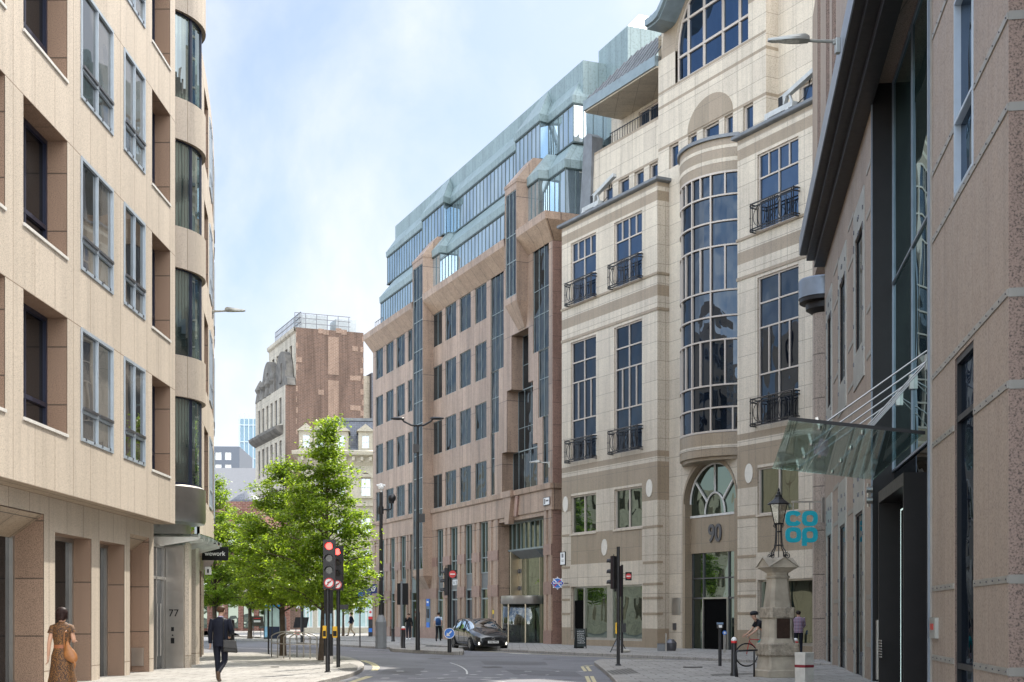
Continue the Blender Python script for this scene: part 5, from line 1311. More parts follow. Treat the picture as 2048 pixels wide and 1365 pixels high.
# --- distant blocks
def simple_block(name, label, Y, px0, px1, py0, mat, depth=20, rowh=3.4, colw=3.2, ww=1.9, wh=1.7, gm=None, rot=0.06, zb=0):
    T = thing(name, label, 'building', (xat((px0 + px1) / 2, Y), Y, 0))
    r0 = Vector((1, rot)).normalized(); F_ = Fac((xat(px0, Y), Y), r0); L = F_.u(px1); H = zat(py0, Y)
    hs_ = []
    if colw:
        k = .6
        while k + ww < L - .3:
            z = 1.2 + zb
            while z + wh < H - .5: hs_.append((k, k + ww, z, z + wh)); z += rowh
            k += colw
    m = MB(); wall(m, F_, 0, L, 0, H, [h + (.25,) for h in hs_], 0)
    m.face([F_.p(0, 0, 0), F_.p(0, -depth, 0), F_.p(0, -depth, H), F_.p(0, 0, H)][::-1]); m.face([F_.p(L, 0, 0), F_.p(L, -depth, 0), F_.p(L, -depth, H), F_.p(L, 0, H)])
    m.face([F_.p(0, 0, H), F_.p(L, 0, H), F_.p(L, -depth, H), F_.p(0, -depth, H)])
    m.build('wall', mat, T, world=True)
    return T, F_, L, H, hs_
T, F_, L, H, hs_ = simple_block('office_block', 'distant grey office block with rows of windows at the far end of the street', 270, 405, 479, 893, plain('dark_grey_cladding', (.11, .125, .15), .6, 0, .05), colw=1.9, ww=1.2, wh=1.5, rowh=2.4)
for h in [h for h in hs_ if h[2] > 15][:80]: window(F_, h[0], h[1], [(h[2], h[3], 2)], -.2, T, M['glass_far'], M['white_frame'], .08, .1)
T, F_, L, H, hs_ = simple_block('glass_tower', 'distant pale blue glass tower behind the weathered stone front', 310, 478, 530, 838, plain('pale_glass_wall', (.20, .31, .38), .5, 0, .1, .05), colw=0)
m = MB(); u = .2
while u < L: m.bar(F_.p(u, .1, 0), F_.p(u, .1, H + 1.2), .22); u += 1.0
z = 3
while z < H: m.bar(F_.p(0, .1, z), F_.p(L, .1, z), .2); z += 3.8
m.build('mullions', M['alu_blue'], T, world=True)
T, F_, L, H, hs_ = simple_block('office_block', 'low pale grey windowless block below the distant grey offices', 230, 400, 530, 936, plain('pale_grey_render', (.27, .27, .28), .6, 0, .04), colw=0)
T, F_, L, H, hs_ = simple_block('brick_building', 'red brick building with white windows and stone columns behind the left-hand tree', 138, 380, 530, 1003, M['red_brick'], colw=3.1, ww=1.3, wh=2.2, rowh=3.7, zb=3.2)
for h in hs_: sash(F_, h[0], h[1], h[2], h[3], -.2, T)
m = MB()
for k in range(12): fbox(m, F_, .2 + k * 1.55, .7 + k * 1.55, 0, .3, 0, 4.0)
m.build('column', M['red_brick'], T, world=True)
m = MB(); fbox(m, F_, 0, L, 0, .35, 4.0, 4.5); fbox(m, F_, 0, L, 0, .3, 10.6, 10.9); m.build('stone_band', M['portland'], T, world=True)
m = MB(); fbox(m, F_, .8, L, .01, .06, .4, 3.9); m.build('shop_glazing', M['glass_shop'], T, world=True)
m = MB(); m.lathe([(1.9, 0), (1.7, .5), (.9, 1.1), (.1, 1.5)], F_.p(F_.u(484), -4, H - .1), 20); m.build('dome', M['slate'], T, world=True)
# --- terrace on the hidden side of the left street, seen in the window reflections
T, F_, L, H, hs_ = simple_block('stone_terrace', 'pale stone terrace down the side street past the corner office block', 100, -900, 60, 870, M['portland'], colw=3.3, ww=1.5, wh=2.1, rowh=3.6)
# ================================================================== trees
def leafmat(name, c1, c2, tr):
    m, nt, b = nmat(name); P = geo(nt)
    oi = N(nt, 'ShaderNodeNewGeometry')
    n = noise(nt, P, 1.1, 3)
    k = N(nt, 'ShaderNodeMath', operation='MULTIPLY_ADD'); nt.links.new(oi.outputs['Random Per Island'], k.inputs[0]); k.inputs[1].default_value = .5; 
    nt.links.new(n, k.inputs[2])
    c = mixc(nt, ramp(nt, k.outputs[0], [(.4, 0), (1, 1)]), c1, c2)
    nt.links.new(c, b.inputs['Base Color']); b.inputs['Roughness'].default_value = .38; b.inputs['Specular IOR Level'].default_value = .5
    t = N(nt, 'ShaderNodeBsdfTranslucent'); tc_ = mixc(nt, 1, c, tr, 'MULTIPLY'); nt.links.new(tc_, t.inputs[0])
    mx = N(nt, 'ShaderNodeMixShader'); mx.inputs[0].default_value = .5; nt.links.new(b.outputs[0], mx.inputs[1]); nt.links.new(t.outputs[0], mx.inputs[2])
    nt.links.new(mx.outputs[0], nt.nodes['Material Output'].inputs[0]); return m
M['leaf'] = leafmat('leaf', (.052, .092, .014), (.165, .23, .035), (3.8, 3.7, 1.4))
M['bark'] = plain('bark', (.10, .075, .055), .9, 0, .3, 6, .2, bump=1, bs=25)
def make_tree(name, label, loc, H, trunk_h, env, seed, nleaf=30000, leaf=.13, lean=(0, 0), r0=.12, group='street trees'):
    """env: list of (height fraction, left, right) giving the crown's half widths in metres."""
    rg = random.Random(seed); T = thing(name, label, 'tree', loc, 0, group)
    def width(h, ang):
        for (h0, l0, w0), (h1, l1, w1) in zip(env, env[1:]):
            if h0 <= h <= h1:
                t = (h - h0) / (h1 - h0); l = l0 + (l1 - l0) * t; w = w0 + (w1 - w0) * t
                c = math.cos(ang); return (w if c > 0 else l) * abs(c) + (l + w) / 2 * .85 * (1 - abs(c))
        return 0
    tk = MB(); pts = []; n = 9
    for i in range(n):
        t = i / (n - 1); pts.append((lean[0] * t + rg.uniform(-.03, .03), lean[1] * t + rg.uniform(-.03, .03), H * .93 * t))
    tk.tube([(pts[0][0], pts[0][1], -.02)] + pts[1:], [r0 * (1.25 if i == 0 else 1) * (1 - .9 * i / (n - 1)) for i in range(n)], 9)
    tips = []
    nb = int(H * 8)
    for i in range(nb):
        h = trunk_h + (H * .97 - trunk_h) * ((i + rg.random()) / nb) ** 1.05
        a = i * 2.4 + rg.uniform(-.5, .5); hf = min(.999, (h + .15) / H)
        w = width(hf, a) * rg.choice((.55, .8, .95, 1.0, 1.12)) * rg.uniform(.9, 1.05)
        if w < .15: w = .15
        t = h / (H * .93); bx, by = lean[0] * t, lean[1] * t
        up = rg.uniform(-.05, .35) * w * .6
        p0 = Vector((bx, by, max(h - w * .45, trunk_h * .8))); p2 = Vector((bx + w * math.cos(a), by + w * math.sin(a), h + up * .3)); p1 = (p0 + p2) / 2 + Vector((0, 0, .12 * w))
        rb_ = r0 * .32 * max(.25, 1 - h / H) + .008
        tk.tube([p0, p1, p2], [rb_, rb_ * .7, rb_ * .3], 5)
        for k in range(2 + int(w * 2.6)):
            t = rg.uniform(.25, 1.02); q = p0.lerp(p2, t) + Vector((rg.gauss(0, .16), rg.gauss(0, .16), rg.gauss(.02, .12))) * (0.7 + w * .25)
            tips.append((q, rg.uniform(.10, .27), p2 - p0))
            if rg.random() < .3: tk.tube([p0.lerp(p2, max(t - .15, .1)), q], [.009, .004], 4)
    tk.build('trunk', M['bark'], T)
    # leaves hang in loose layered sprays round each twig
    vs = []; fs = []; per = max(4, nleaf // len(tips))
    for q, r, dr in tips:
        dn = Vector((dr.x, dr.y, 0)).normalized() if (dr.x or dr.y) else Vector((1, 0, 0))
        for k in range(per):
            o = Vector((rg.gauss(0, r), rg.gauss(0, r), rg.gauss(0, r * .42)))
            c = q + o; s = leaf * rg.uniform(.6, 1.25)
            ax = (dn * rg.uniform(-.3, 1) + Vector((rg.gauss(0, .7), rg.gauss(0, .7), rg.uniform(-1.0, .15)))).normalized()
            sd = ax.cross(Vector((rg.gauss(0, .5), rg.gauss(0, .5), 1))).normalized()
            nn = ax.cross(sd) * s * .12
            b = len(vs)
            vs += [c, c + ax * s * .35 + sd * s * .30 + nn, c + ax * s * .62 + sd * s * .17, c + ax * s - nn, c + ax * s * .62 - sd * s * .17, c + ax * s * .35 - sd * s * .30 + nn]
            fs += [(b, b + 1, b + 2, b + 3), (b, b + 3, b + 4, b + 5)]
    me = bpy.data.meshes.new('crown'); me.from_pydata([tuple(v) for v in vs], [], fs); me.materials.append(M['leaf'])
    o = bpy.data.objects.new('crown', me); col.objects.link(o); o.parent = T
    return T
def at_px(px, py): x, y = gxy(px, py, KH); return (x, y, KH)
# main tree, pyramidal, right of centre
make_tree('street_tree', 'tall pointed green street tree just behind the front traffic light', at_px(643, 1321), 8.45, 2.1,
    [(.2, .5, .5), (.26, 1.6, 1.7), (.36, 2.0, 2.3), (.5, 2.0, 2.2), (.62, 1.8, 1.7), (.72, 1.5, 1.35), (.82, 1.15, 1.0), (.93, .55, .45), (1.0, .12, .12)], 5, 30000, .125, lean=(.25, 0))
make_tree('street_tree', 'rounder green street tree left of the pointed tree, above the bike rack', at_px(566, 1312), 7.7, 2.1,
    [(.24, .5, .5), (.3, 2.1, 1.7), (.42, 2.4, 2.0), (.6, 2.1, 1.9), (.78, 1.5, 1.4), (.92, .8, .8), (1.0, .15, .15)], 9, 28000, .125)
make_tree('street_tree', 'street tree at the left edge beside the granite corner, behind the wework sign', (xat(429, 86), 86, KH), 10.6, 2.6,
    [(.2, .6, .6), (.28, 2.8, 2.6), (.45, 3.0, 3.2), (.62, 2.4, 2.8), (.8, 1.8, 1.6), (.93, .9, .8), (1.0, .2, .2)], 14, 26000, .165, r0=.16)
make_tree('street_tree', 'street tree behind the second trunk with foliage joining the two crowns', (xat(500, 92), 92, KH), 8.6, 2.6,
    [(.24, .6, .6), (.32, 2.9, 2.6), (.5, 3.0, 2.7), (.7, 2.2, 1.9), (.88, 1.2, 1.1), (1.0, .2, .2)], 21, 18000, .2, r0=.15)
make_tree('street_tree', 'thin small tree on the far pavement, right of the pointed tree', (xat(686, 103), 103, KH), 6.2, 2.3,
    [(.3, .5, .5), (.4, 1.7, 1.9), (.6, 1.8, 1.8), (.8, 1.2, 1.1), (1.0, .2, .2)], 33, 12000, .2, r0=.1)

src = [o for o in col.objects if o.get('category') == 'tree'][:2]
for k, (x, y) in enumerate(((-24, 74), (-30, 70), (-36, 78), (-27, 82), (-42, 72), (-20, 66))):
    c = clone(src[k % 2], (x, y, KH), k * 1.3, 'garden tree round the corner behind the left block, mirrored in the shop windows', 1.1); c['group'] = 'garden trees round the corner'
# ================================================================== street furniture
M['pole'] = plain('black_pole_paint', (.016, .016, .018), .38, 0, .2, 5)
M['red_lit'] = emit('lit_red_lens', (1, .05, .04), 5)
M['lens_off'] = plain('unlit_lens', (.02, .022, .02), .15, 0, .1, 4, .7)
M['maroon'] = plain('dark_maroon_board', (.035, .012, .016), .45)
M['sign_red'] = plain('sign_red', (.62, .03, .03), .4, 0, .05)
M['sign_white'] = plain('sign_white', (.80, .80, .78), .4, 0, .05)
M['sign_blue'] = plain('sign_blue', (.02, .16, .58), .4, 0, .05)
M['yellow'] = plain('yellow_box_paint', (.80, .46, .02), .4, 0, .06)
M['grey_paint'] = plain('grey_pole_paint', (.20, .21, .22), .45, 0, .1)
def P_(px, py, h=KH): x, y = gxy(px, py, h); return (x, y, h)
def disc(mb, c, r, y0, y1, mi=0, n=20, sz=1):   # disc facing -Y
    pts = [(c[0] + r * math.cos(2 * math.pi * k / n), c[1] + r * sz * math.sin(2 * math.pi * k / n)) for k in range(n)]
    mb.face([(x, y0, z) for x, z in pts], mi)
    for k in range(n):
        a, b = pts[k], pts[(k + 1) % n]; mb.face([(a[0], y1, a[1]), (b[0], y1, b[1]), (b[0], y0, b[1]), (a[0], y0, a[1])], mi)
def ring(mb, c, r0, r1, y, mi=0, n=24):
    for k in range(n):
        a, b = 2 * math.pi * k / n, 2 * math.pi * (k + 1) / n
        mb.face([(c[0] + r0 * math.cos(a), y, c[1] + r0 * math.sin(a)), (c[0] + r1 * math.cos(a), y, c[1] + r1 * math.sin(a)), (c[0] + r1 * math.cos(b), y, c[1] + r1 * math.sin(b)), (c[0] + r0 * math.cos(b), y, c[1] + r0 * math.sin(b))], mi)
def signal_head(T, zb, zt, w=.30, x=0, y=-.09, lit=True, sign=True, rz=0, name='signal_head'):
    """built facing -Y, then turned by rz about the pole"""
    R_ = Matrix.Rotation(rz, 4, 'Z'); H_ = zt - zb; r = w * .30
    m = MB(); m.box(x - w / 2, x + w / 2, y - .05, y + .07, zb, zt); m.box(x - w / 2 - .012, x + w / 2 + .012, y - .01, y + .01, zb - .012, zt + .012, 1)
    m.tube([(x, y, zt), (x, y, zt + .07)], .012, 5)
    m.xf(R_); h = m.build(name, [M['pole'], M['maroon']], T)
    st = (H_ - .02) / (4 if sign else 3)
    for i in range(3):
        zc = zt - st * (i + .5) - .005
        m = MB(); disc(m, (x, zc), r, y - .062, y - .05); m.xf(R_); m.build('lens', M['red_lit'] if (i == 0 and lit) else M['lens_off'], h)
        m = MB(); a0, a1_ = R(-10), R(190); n = 14
        for k in range(n):
            a, b = a0 + (a1_ - a0) * k / n, a0 + (a1_ - a0) * (k + 1) / n; rr = r + .012
            for (q0, q1) in (((rr), (rr)),):
                m.face([(x + q0 * math.cos(a), y - .05, zc + q0 * math.sin(a)), (x + q0 * math.cos(b), y - .05, zc + q0 * math.sin(b)), (x + q0 * math.cos(b), y - .2, zc + q0 * math.sin(b) - .01), (x + q0 * math.cos(a), y - .2, zc + q0 * math.sin(a) - .01)])
                q2 = rr + .006
                m.face([(x + q2 * math.cos(a), y - .05, zc + q2 * math.sin(a)), (x + q2 * math.cos(a), y - .2, zc + q2 * math.sin(a) - .01), (x + q2 * math.cos(b), y - .2, zc + q2 * math.sin(b) - .01), (x + q2 * math.cos(b), y - .05, zc + q2 * math.sin(b))])
        m.xf(R_); m.build('hood', M['pole'], h)
    if sign:
        zc = zb + st * .5; m = MB(); disc(m, (x, zc), r * 1.42, y - .075, y - .05, 0); ring(m, (x, zc), r * 1.12, r * 1.42, y - .078, 1)
        m.bar((x - .03, y - .08, zc - .07), (x - .03, y - .08, zc + .02), .022, .006, 2, up=(0, 1, 0)); m.bar((x - .035, y - .08, zc + .012), (x + .02, y - .08, zc + .03), .022, .006, 2, up=(0, 1, 0))
        m.face([(x + .02, y - .082, zc - .0), (x + .065, y - .082, zc + .032), (x + .02, y - .082, zc + .065)], 2)
        m.bar((x - r * .85, y - .084, zc - r * .85), (x + r * .85, y - .084, zc + r * .85), .022, .006, 1, up=(0, 1, 0))
        m.xf(R_); m.build('turn_ban_sign', [M['sign_white'], M['sign_red'], M['black']], h)
    return h
def push_box(T, x, y, z, h=.33, w=.11, rz=0, name='push_button_box'):
    m = MB(); m.box(x - w / 2, x + w / 2, y - .07, y + .05, z, z + h); o = m.build(name, M['yellow'], T, bevel=.02)
    m = MB(); m.box(x - w / 2 + .015, x + w / 2 - .015, y - .078, y - .071, z + .05, z + h * .6); m.build('button_plate', M['black'], o)
# front pair of signals
p = P_(655.5, 1345); T = thing('traffic_light', 'nearest traffic light showing red with a round no right turn sign, on the left kerb', 'traffic light', p, 0, 'traffic lights')
m = MB(); m.tube([(0, 0, 0), (0, 0, 2.9)], .062, 12); m.lathe([(.09, 0), (.09, .02), (.065, .03)], (0, 0, 0), 12); m.build('pole', M['pole'], T, smooth=True, auto=40)
signal_head(T, zat(1178.5, p[1]) - KH, zat(1081, p[1]) - KH, .315, .06, -.12)
push_box(T, -.08, 0, zat(1277, p[1]) - KH, .34)
p = P_(676.5, 1335); T = thing('traffic_light', 'second red traffic light half hidden behind the nearest one, with a yellow push-button box', 'traffic light', p, 0, 'traffic lights')
m = MB(); m.tube([(0, 0, 0), (0, 0, 2.7)], .058, 12); m.build('pole', M['pole'], T, smooth=True, auto=40)
signal_head(T, zat(1181, p[1]) - KH, zat(1093.5, p[1]) - KH, .30, .02, -.12, rz=R(-6))
push_box(T, -.09, -.02, zat(1276, p[1]) - KH, .34, .14)
m = MB(); m.box(.02, .3, -.03, .03, 1.72, 1.86); m.build('bracket', M['pole'], T)
# way-finding totem
p = P_(657, 1328); T = thing('information_totem', 'slim black wayfinding totem with yellow head and blue map panel behind the front signals', 'information totem', p)
h = zat(1176, p[1]) - KH; m = MB(); m.box(-.14, .14, -.06, .06, .25, h - .06); b_ = m.build('panel', M['black'], T)
m = MB(); m.box(-.14, .14, -.06, .06, 0, .248); m.build('base', M['steel'], T)
m = MB(); m.box(-.145, .145, -.065, .065, h - .058, h); m.build('yellow_head', M['yellow'], T)
m = MB(); m.box(-.12, .12, -.068, -.061, .95, 1.6); m.build('map_panel', plain('map_blue', (.22, .34, .42), .4, 0, .4, 8), b_)
# bike rack
pts_l = [(543, 1313.5), (555.5, 1315.3), (567.5, 1317), (579.8, 1318.5)]; pts_r = [(594, 1313.2), (607.5, 1314.8), (620.2, 1316.5), (634, 1318)]
c0 = P_(588, 1316); T = thing('bicycle_rack', 'stainless steel bicycle rack of arched hoops on the left pavement', 'bicycle rack', c0)
Ys = [51.0, 50.0, 49.0, 48.1]
for (a, b, Y) in zip(pts_l, pts_r, Ys):
    xa, xb = xat(a[0], Y) - c0[0], xat(b[0], Y) - c0[0]; y = Y - c0[1]; hp = .80; hm_ = .94
    pt = [(xa, y, 0), (xa, y, hp - .03), (xa + .03, y, hp)] + [(xa + (xb - xa) * t, y, hp + (hm_ - hp) * math.sin(math.pi * t)) for t in (.1, .2, .35, .5, .65, .8, .9)] + [(xb - .03, y, hp), (xb, y, hp - .03), (xb, y, 0)]
    m = MB(); m.tube(pt, .022, 8); m.build('hoop', M['steel'], T, smooth=True)
m = MB()
for pl_x in (pts_l, pts_r): m.bar((xat(pl_x[0][0], Ys[0]) - c0[0], Ys[0] - c0[1], .52), (xat(pl_x[3][0], Ys[3]) - c0[0], Ys[3] - c0[1], .52), .035, .035)
m.bar((xat(579.8, Ys[3]) - c0[0], Ys[3] - c0[1], .52), (xat(634, Ys[3]) - c0[0], Ys[3] - c0[1], .52), .035, .035); m.build('rail', M['steel'], T)
# thin black sign post
p = P_(537, 1308.5); T = thing('sign_post', 'bare thin black post standing at the left end of the bike rack', 'post', p); h = zat(1211, p[1]) - KH
m = MB(); m.tube([(0, 0, 0), (0, 0, h)], .032, 10); m.build('pole', M['pole'], T); m = MB(); m.box(-.04, .16, -.02, .02, h - .02, h + .05); m.build('cap', M['pole'], T)
# lamp column with cabinet base behind the trees
def cabinet_column(px, py, base_top, top_y, w, name, label, cat, r=.07):
    p = P_(px, py); T = thing(name, label, cat, p); hb = zat(base_top, p[1]) - KH; ht = zat(top_y, p[1]) - KH
    m = MB(); c = w * .25
    oc = [(-w / 2, -w / 2 + c), (-w / 2 + c, -w / 2), (w / 2 - c, -w / 2), (w / 2, -w / 2 + c), (w / 2, w / 2 - c), (w / 2 - c, w / 2), (-w / 2 + c, w / 2), (-w / 2, w / 2 - c)]
    m.prism(oc, 0, hb - .4); m.prism([(x * 1.06, y * 1.06) for x, y in oc], 0, .08)
    k = len(oc); s = .32
    for i in range(k):
        a, b = oc[i], oc[(i + 1) % k]; m.face([(a[0], a[1], hb - .4), (b[0], b[1], hb - .4), (b[0] * s, b[1] * s, hb), (a[0] * s, a[1] * s, hb)])
    m.build('base_cabinet', M['grey_paint'], T); m = MB(); m.tube([(0, 0, hb - .1), (0, 0, hb + .6), (0, 0, ht)], [r * 1.3, r, r * .8], 12); m.build('pole', M['pole'], T, smooth=True, auto=40)
    return T, ht
cabinet_column(566, 1280.5, 1226, 1130, .40, 'lamp_column', 'dark column with pointed cabinet base behind the second tree trunk', 'lamp column')
T, ht = cabinet_column(762, 1297.5, 1227, 985, .50, 'camera_column', 'tall black camera column with grey pointed cabinet base on the traffic island', 'camera column', .095)
m = MB(); m.lathe([(.05, 0), (.05, .15), (.13, .16), (.15, .26), (.10, .38), (.02, .42)], (0, 0, ht), 14); m.tube([(-.2, 0, ht + .32), (.2, 0, ht + .32)], .05, 8); m.build('white_camera', M['sign_white'], T, smooth=True, auto=40)
Y = T.location.y; za = zat(1020, Y) - KH; xa = xat(783, Y) - T.location.x
m = MB(); m.tube([(0, 0, za), (xa - .05, 0, za + .02), (xa, 0, za + .08), (xa, 0, za + .35)], .04, 8); m.ball((xa + .03, -.02, za + .55), .19, 14); m.lathe([(.12, .3), (.13, .45), (.06, .48)], (xa, 0, za), 12); m.tube([(0, 0, za - .2), (0, 0, za + .15)], .125, 12); m.build('camera_arm', M['pole'], T, smooth=True, auto=40)
# phone kiosk
p = P_(544, 1278); T = thing('phone_kiosk', 'glass phone kiosk with bright blue roof edge and navy lower panel, beyond the bike rack', 'phone kiosk', p)
Y = p[1]; w = 33 / FPX * Y; h = zat(1210, Y) - KH; d_ = 1.0
m = MB(); m.box(-w / 2, w / 2, 0, d_, .0, h * .36); m.build('lower_panel', plain('navy_panel', (.012, .02, .045), .3), T)
m = MB(); m.box(-w / 2 - .12, w / 2 + .12, -.12, d_ + .12, h - .12, h); m.build('roof', plain('bright_blue', (.02, .25, .52), .4), T)
m = MB(); m.box(-w / 2, w / 2, .0, .02, h * .36, h - .12); m.build('glass_panel', plain('mint_glass', (.42, .55, .50), .1, 0, .15, 1.2, .8), T)
m = MB()
for x in (-w / 2, -w * .28, w * .0 - .02, w / 2 - .06): m.box(x, x + .06, -.03, .0, .0, h - .12)
m.build('frame', M['pole'], T)
m = MB(); m.box(-w / 2 + .06, -w * .28, -.02, -.005, .1, h * .36); m.build('notice', plain('pale_blue_notice', (.25, .5, .68), .4, 0, .4, 3), T)
# small boards and signs on the islands
def board(px, py, t, b_, w, name, label, mat, extra=None, legs=True, tilt=0):
    p = P_(px, py); T = thing(name, label, 'sign', p); Y = p[1]; z1, z0 = zat(t, Y) - KH, zat(b_, Y) - KH; w = w / FPX * Y
    m = MB(); m.hexa([(-w / 2, -.03, z0), (w / 2, -.03, z0), (w / 2, .03, z0), (-w / 2, .03, z0), (-w / 2 + tilt, -.03 + abs(tilt), z1), (w / 2 + tilt, -.03 + abs(tilt), z1), (w / 2 + tilt, .03 + abs(tilt), z1), (-w / 2 + tilt, .03 + abs(tilt), z1)]); bo = m.build('board', mat, T)
    m = MB()
    if legs:
        for x in (-w * .3, w * .3): m.bar((x, 0, 0), (x, 0, z0), .04); m.bar((x, .0, .02), (x, .35, .02), .04)
        m.bar((-w * .3, 0, z0 * .4), (w * .3, 0, z0 * .4), .03)
    m.build('leg', M['steel_dark'], T)
    if extra: extra(T, bo, w, z0, z1)
    return T
def ex1(T, bo, w, z0, z1):
    m = MB(); m.box(-w * .28, w * .28, -.04, -.031, z1 - .18, z1 - .12); m.build('red_bar', M['sign_red'], bo); m = MB(); m.box(-w * .28, w * .28, -.04, -.031, z1 - .42, z1 - .28); m.build('white_bar', M['sign_white'], bo)
board(514.5, 1276, 1233, 1253, 24, 'notice_board', 'dark notice board on thin legs with red and white stripes, left of the phone kiosk', plain('brown_board', (.05, .045, .035), .5), ex1)
def ex2(T, bo, w, z0, z1):
    m = MB(); m.box(-w * .45, w * .2, -.1, .1, .35, .55); m.build('red_foot', M['sign_red'], T)
board(600, 1281, 1235, 1256, 27, 'notice_board', 'tilted black board with a red foot beneath the yellow sign', M['black'], ex2, tilt=.12)
p = P_(604, 1285); T = thing('sign_post', 'yellow rectangular sign on a thick black post beyond the bike rack', 'sign', p); Y = p[1]
m = MB(); m.tube([(0, 0, 0), (0, 0, zat(1202, Y))], .09, 10); m.build('pole', M['pole'], T)
m = MB(); w = 23 / FPX * Y; m.box(-w * .5, w * .5, -.13, -.1, zat(1212, Y) - KH, zat(1202, Y) - KH); m.build('sign_face', M['yellow'], T)
m = MB(); m.box(-w * .5, -w * .15, -.13, -.1, zat(1217, Y) - KH, zat(1212.5, Y) - KH); m.build('sub_plate', M['sign_white'], T)
p = P_(720, 1295); T = thing('sign_post', 'round blue direction sign seen almost edge-on, on a thin post left of the camera column', 'sign', p); Y = p[1]
zc = zat(1195.5, Y) - KH; m = MB(); m.tube([(0, 0, 0), (0, 0, zc + .35)], .03, 8); m.build('pole', M['pole'], T)
m = MB(); disc(m, (0, zc), .29, -.04, -.02, 0); m.bar((-.14, -.045, zc), (.12, -.045, zc), .06, .006, 1, up=(0, 1, 0)); m.bar((.0, -.045, zc - .1), (.0, -.045, zc + .1), .05, .006, 1, up=(0, 1, 0)); m.xf(Matrix.Rotation(R(72), 4, 'Z')); m.build('sign_face', [M['sign_blue'], M['sign_white']], T)
p = P_(741, 1273.5); T = thing('parking_totem', 'slim totem with white head, red circle and dark panels on the far pavement', 'totem', p); Y = p[1]; h = zat(1218, Y) - KH; w = .15
m = MB(); m.box(-w, w, -.08, .08, 0, h * .72); b_ = m.build('body', plain('dark_totem', (.03, .03, .035), .4, 0, .4, 6), T)
m = MB(); m.box(-w, w, -.08, .08, h * .72, h); b_ = m.build('head', M['sign_white'], T); m = MB(); disc(m, (0, h * .88), .09, -.09, -.081); m.build('red_circle', M['sign_red'], b_)
m = MB(); m.box(-w, w, -.085, .085, h * .62, h * .715); m.build('red_band', M['sign_red'], T); m = MB(); m.box(-w + .02, w - .02, -.085, -.081, h * .16, h * .3); m.build('blue_panel', M['sign_blue'], T)
# bollards
def bollard(px, py, h, r, label, kind='capped'):
    p = P_(px, py); T = thing('bollard', label, 'bollard', p, 0, 'bollards')
    m = MB(); m.lathe([(r * 1.25, 0), (r * 1.25, .05), (r, .09), (r * .92, h * .8)], (0, 0, 0), 16); m.lathe([(r * .92, h * .8), (r, h * .81), (r, h * .84)], (0, 0, 0), 16)
    if kind == 'plain': m.lathe([(r * 1.0, h * .8), (r * 1.05, h), (r * .5, h + .02), (.005, h + .02)], (0, 0, 0), 16)
    m.build('post', M['pole'], T, smooth=True, auto=40)
    if kind != 'plain':
        m = MB(); m.lathe([(r * 1.02, h * .84), (r * 1.02, h * .90)], (0, 0, 0), 16); m.build('red_band', M['sign_red'], T, smooth=True)
        m = MB(); m.lathe([(r * 1.0, h * .90), (r * .95, h * .94), (r * .6, h * .985), (.005, h)], (0, 0, 0), 16); m.build('cap', M['sign_white'], T, smooth=True)
    return T
bollard(1468, 1352, .99, .075, 'black bollard with white dome cap and red band beside the bicycle hoop')
bollard(1591, 1345, .93, .075, 'black bollard with white cap just behind the right side of the stone monument')
bollard(806.5, 1298.5, 1.05, .095, 'black bollard with red and white cap on the island beside the tall street lamp')
bollard(786, 1283.5, .75, .10, 'short plain black bollard between camera column and island bollard', 'plain')
bollard(499, 1263, 1.15, .11, 'black bollard with pale cap far off beside the person in orange')
p = P_(459.5, 1297); T = thing('parking_machine', 'dark upright cabinet with a small red square logo beside the man in the suit', 'cabinet', p)
Y = p[1]; h = zat(1240, Y) - KH; m = MB(); m.box(-.2, .2, -.14, .14, 0, h); m.build('body', M['black'], T, bevel=.02); m = MB(); m.box(-.15, -.06, -.15, -.141, h - .17, h - .07); m.build('logo', M['sign_red'], T)
# tall street lamp on the island
p = P_(835.5, 1301, .16); T = thing('street_lamp', 'tall black street lamp with two curved arms on the traffic island', 'street lamp', p); Y = p[1]; s = FPX / Y
ht = zat(850, Y) - .16
m = MB(); m.tube([(0, 0, 0), (0, 0, 1.6), (0, 0, 1.7), (0, 0, ht)], [.10, .095, .075, .05], 12); m.build('pole', M['pole'], T, smooth=True, auto=40)
for x0, x1, yy in ((835, 785, 839), (835, 883, 838.5)):
    xx = (x1 - x0) / s; ze = zat(yy, Y) - .16; sg = 1 if xx > 0 else -1
    m = MB(); m.tube([(0, 0, ht - .05), (xx * .25, 0, ht - .02), (xx * .55, 0, ht + (ze - ht) * .6), (xx * .62, 0, ze)], .04, 8); a_ = m.build('arm', M['pole'], T, smooth=True)
    m = MB(); m.ball((xx * .80, 0, ze + .03), .32, 12, 0, (1, .45, .22)); m.box(min(xx * .55, xx), max(xx * .55, xx), -.09, .09, ze - .01, ze + .04); m.build('lamp_head', M['pole'], a_, smooth=True, auto=30)
for z_, x_ in ((zat(1044, Y), .18), (zat(905, Y), -.05)):
    m = MB(); m.box(x_ - .13, x_ + .13, -.14, .1, z_ - .18, z_ + .18); m.build('sensor_box', M['pole'], T)
# signal seen from behind, on the island
p = P_(803, 1295); T = thing('traffic_light', 'back of a black signal board on a grey pole left of the tall street lamp', 'traffic light', p, 0, 'traffic lights'); Y = p[1]; s = FPX / Y
m = MB(); m.tube([(0, 0, 0), (0, 0, zat(1168, Y))], .05, 10); m.build('pole', M['grey_paint'], T, smooth=True, auto=40)
m = MB(); m.box(-9 / s, 13 / s, .06, .2, zat(1210, Y) - KH, zat(1167, Y) - KH); m.build('backing_board', M['black'], T)
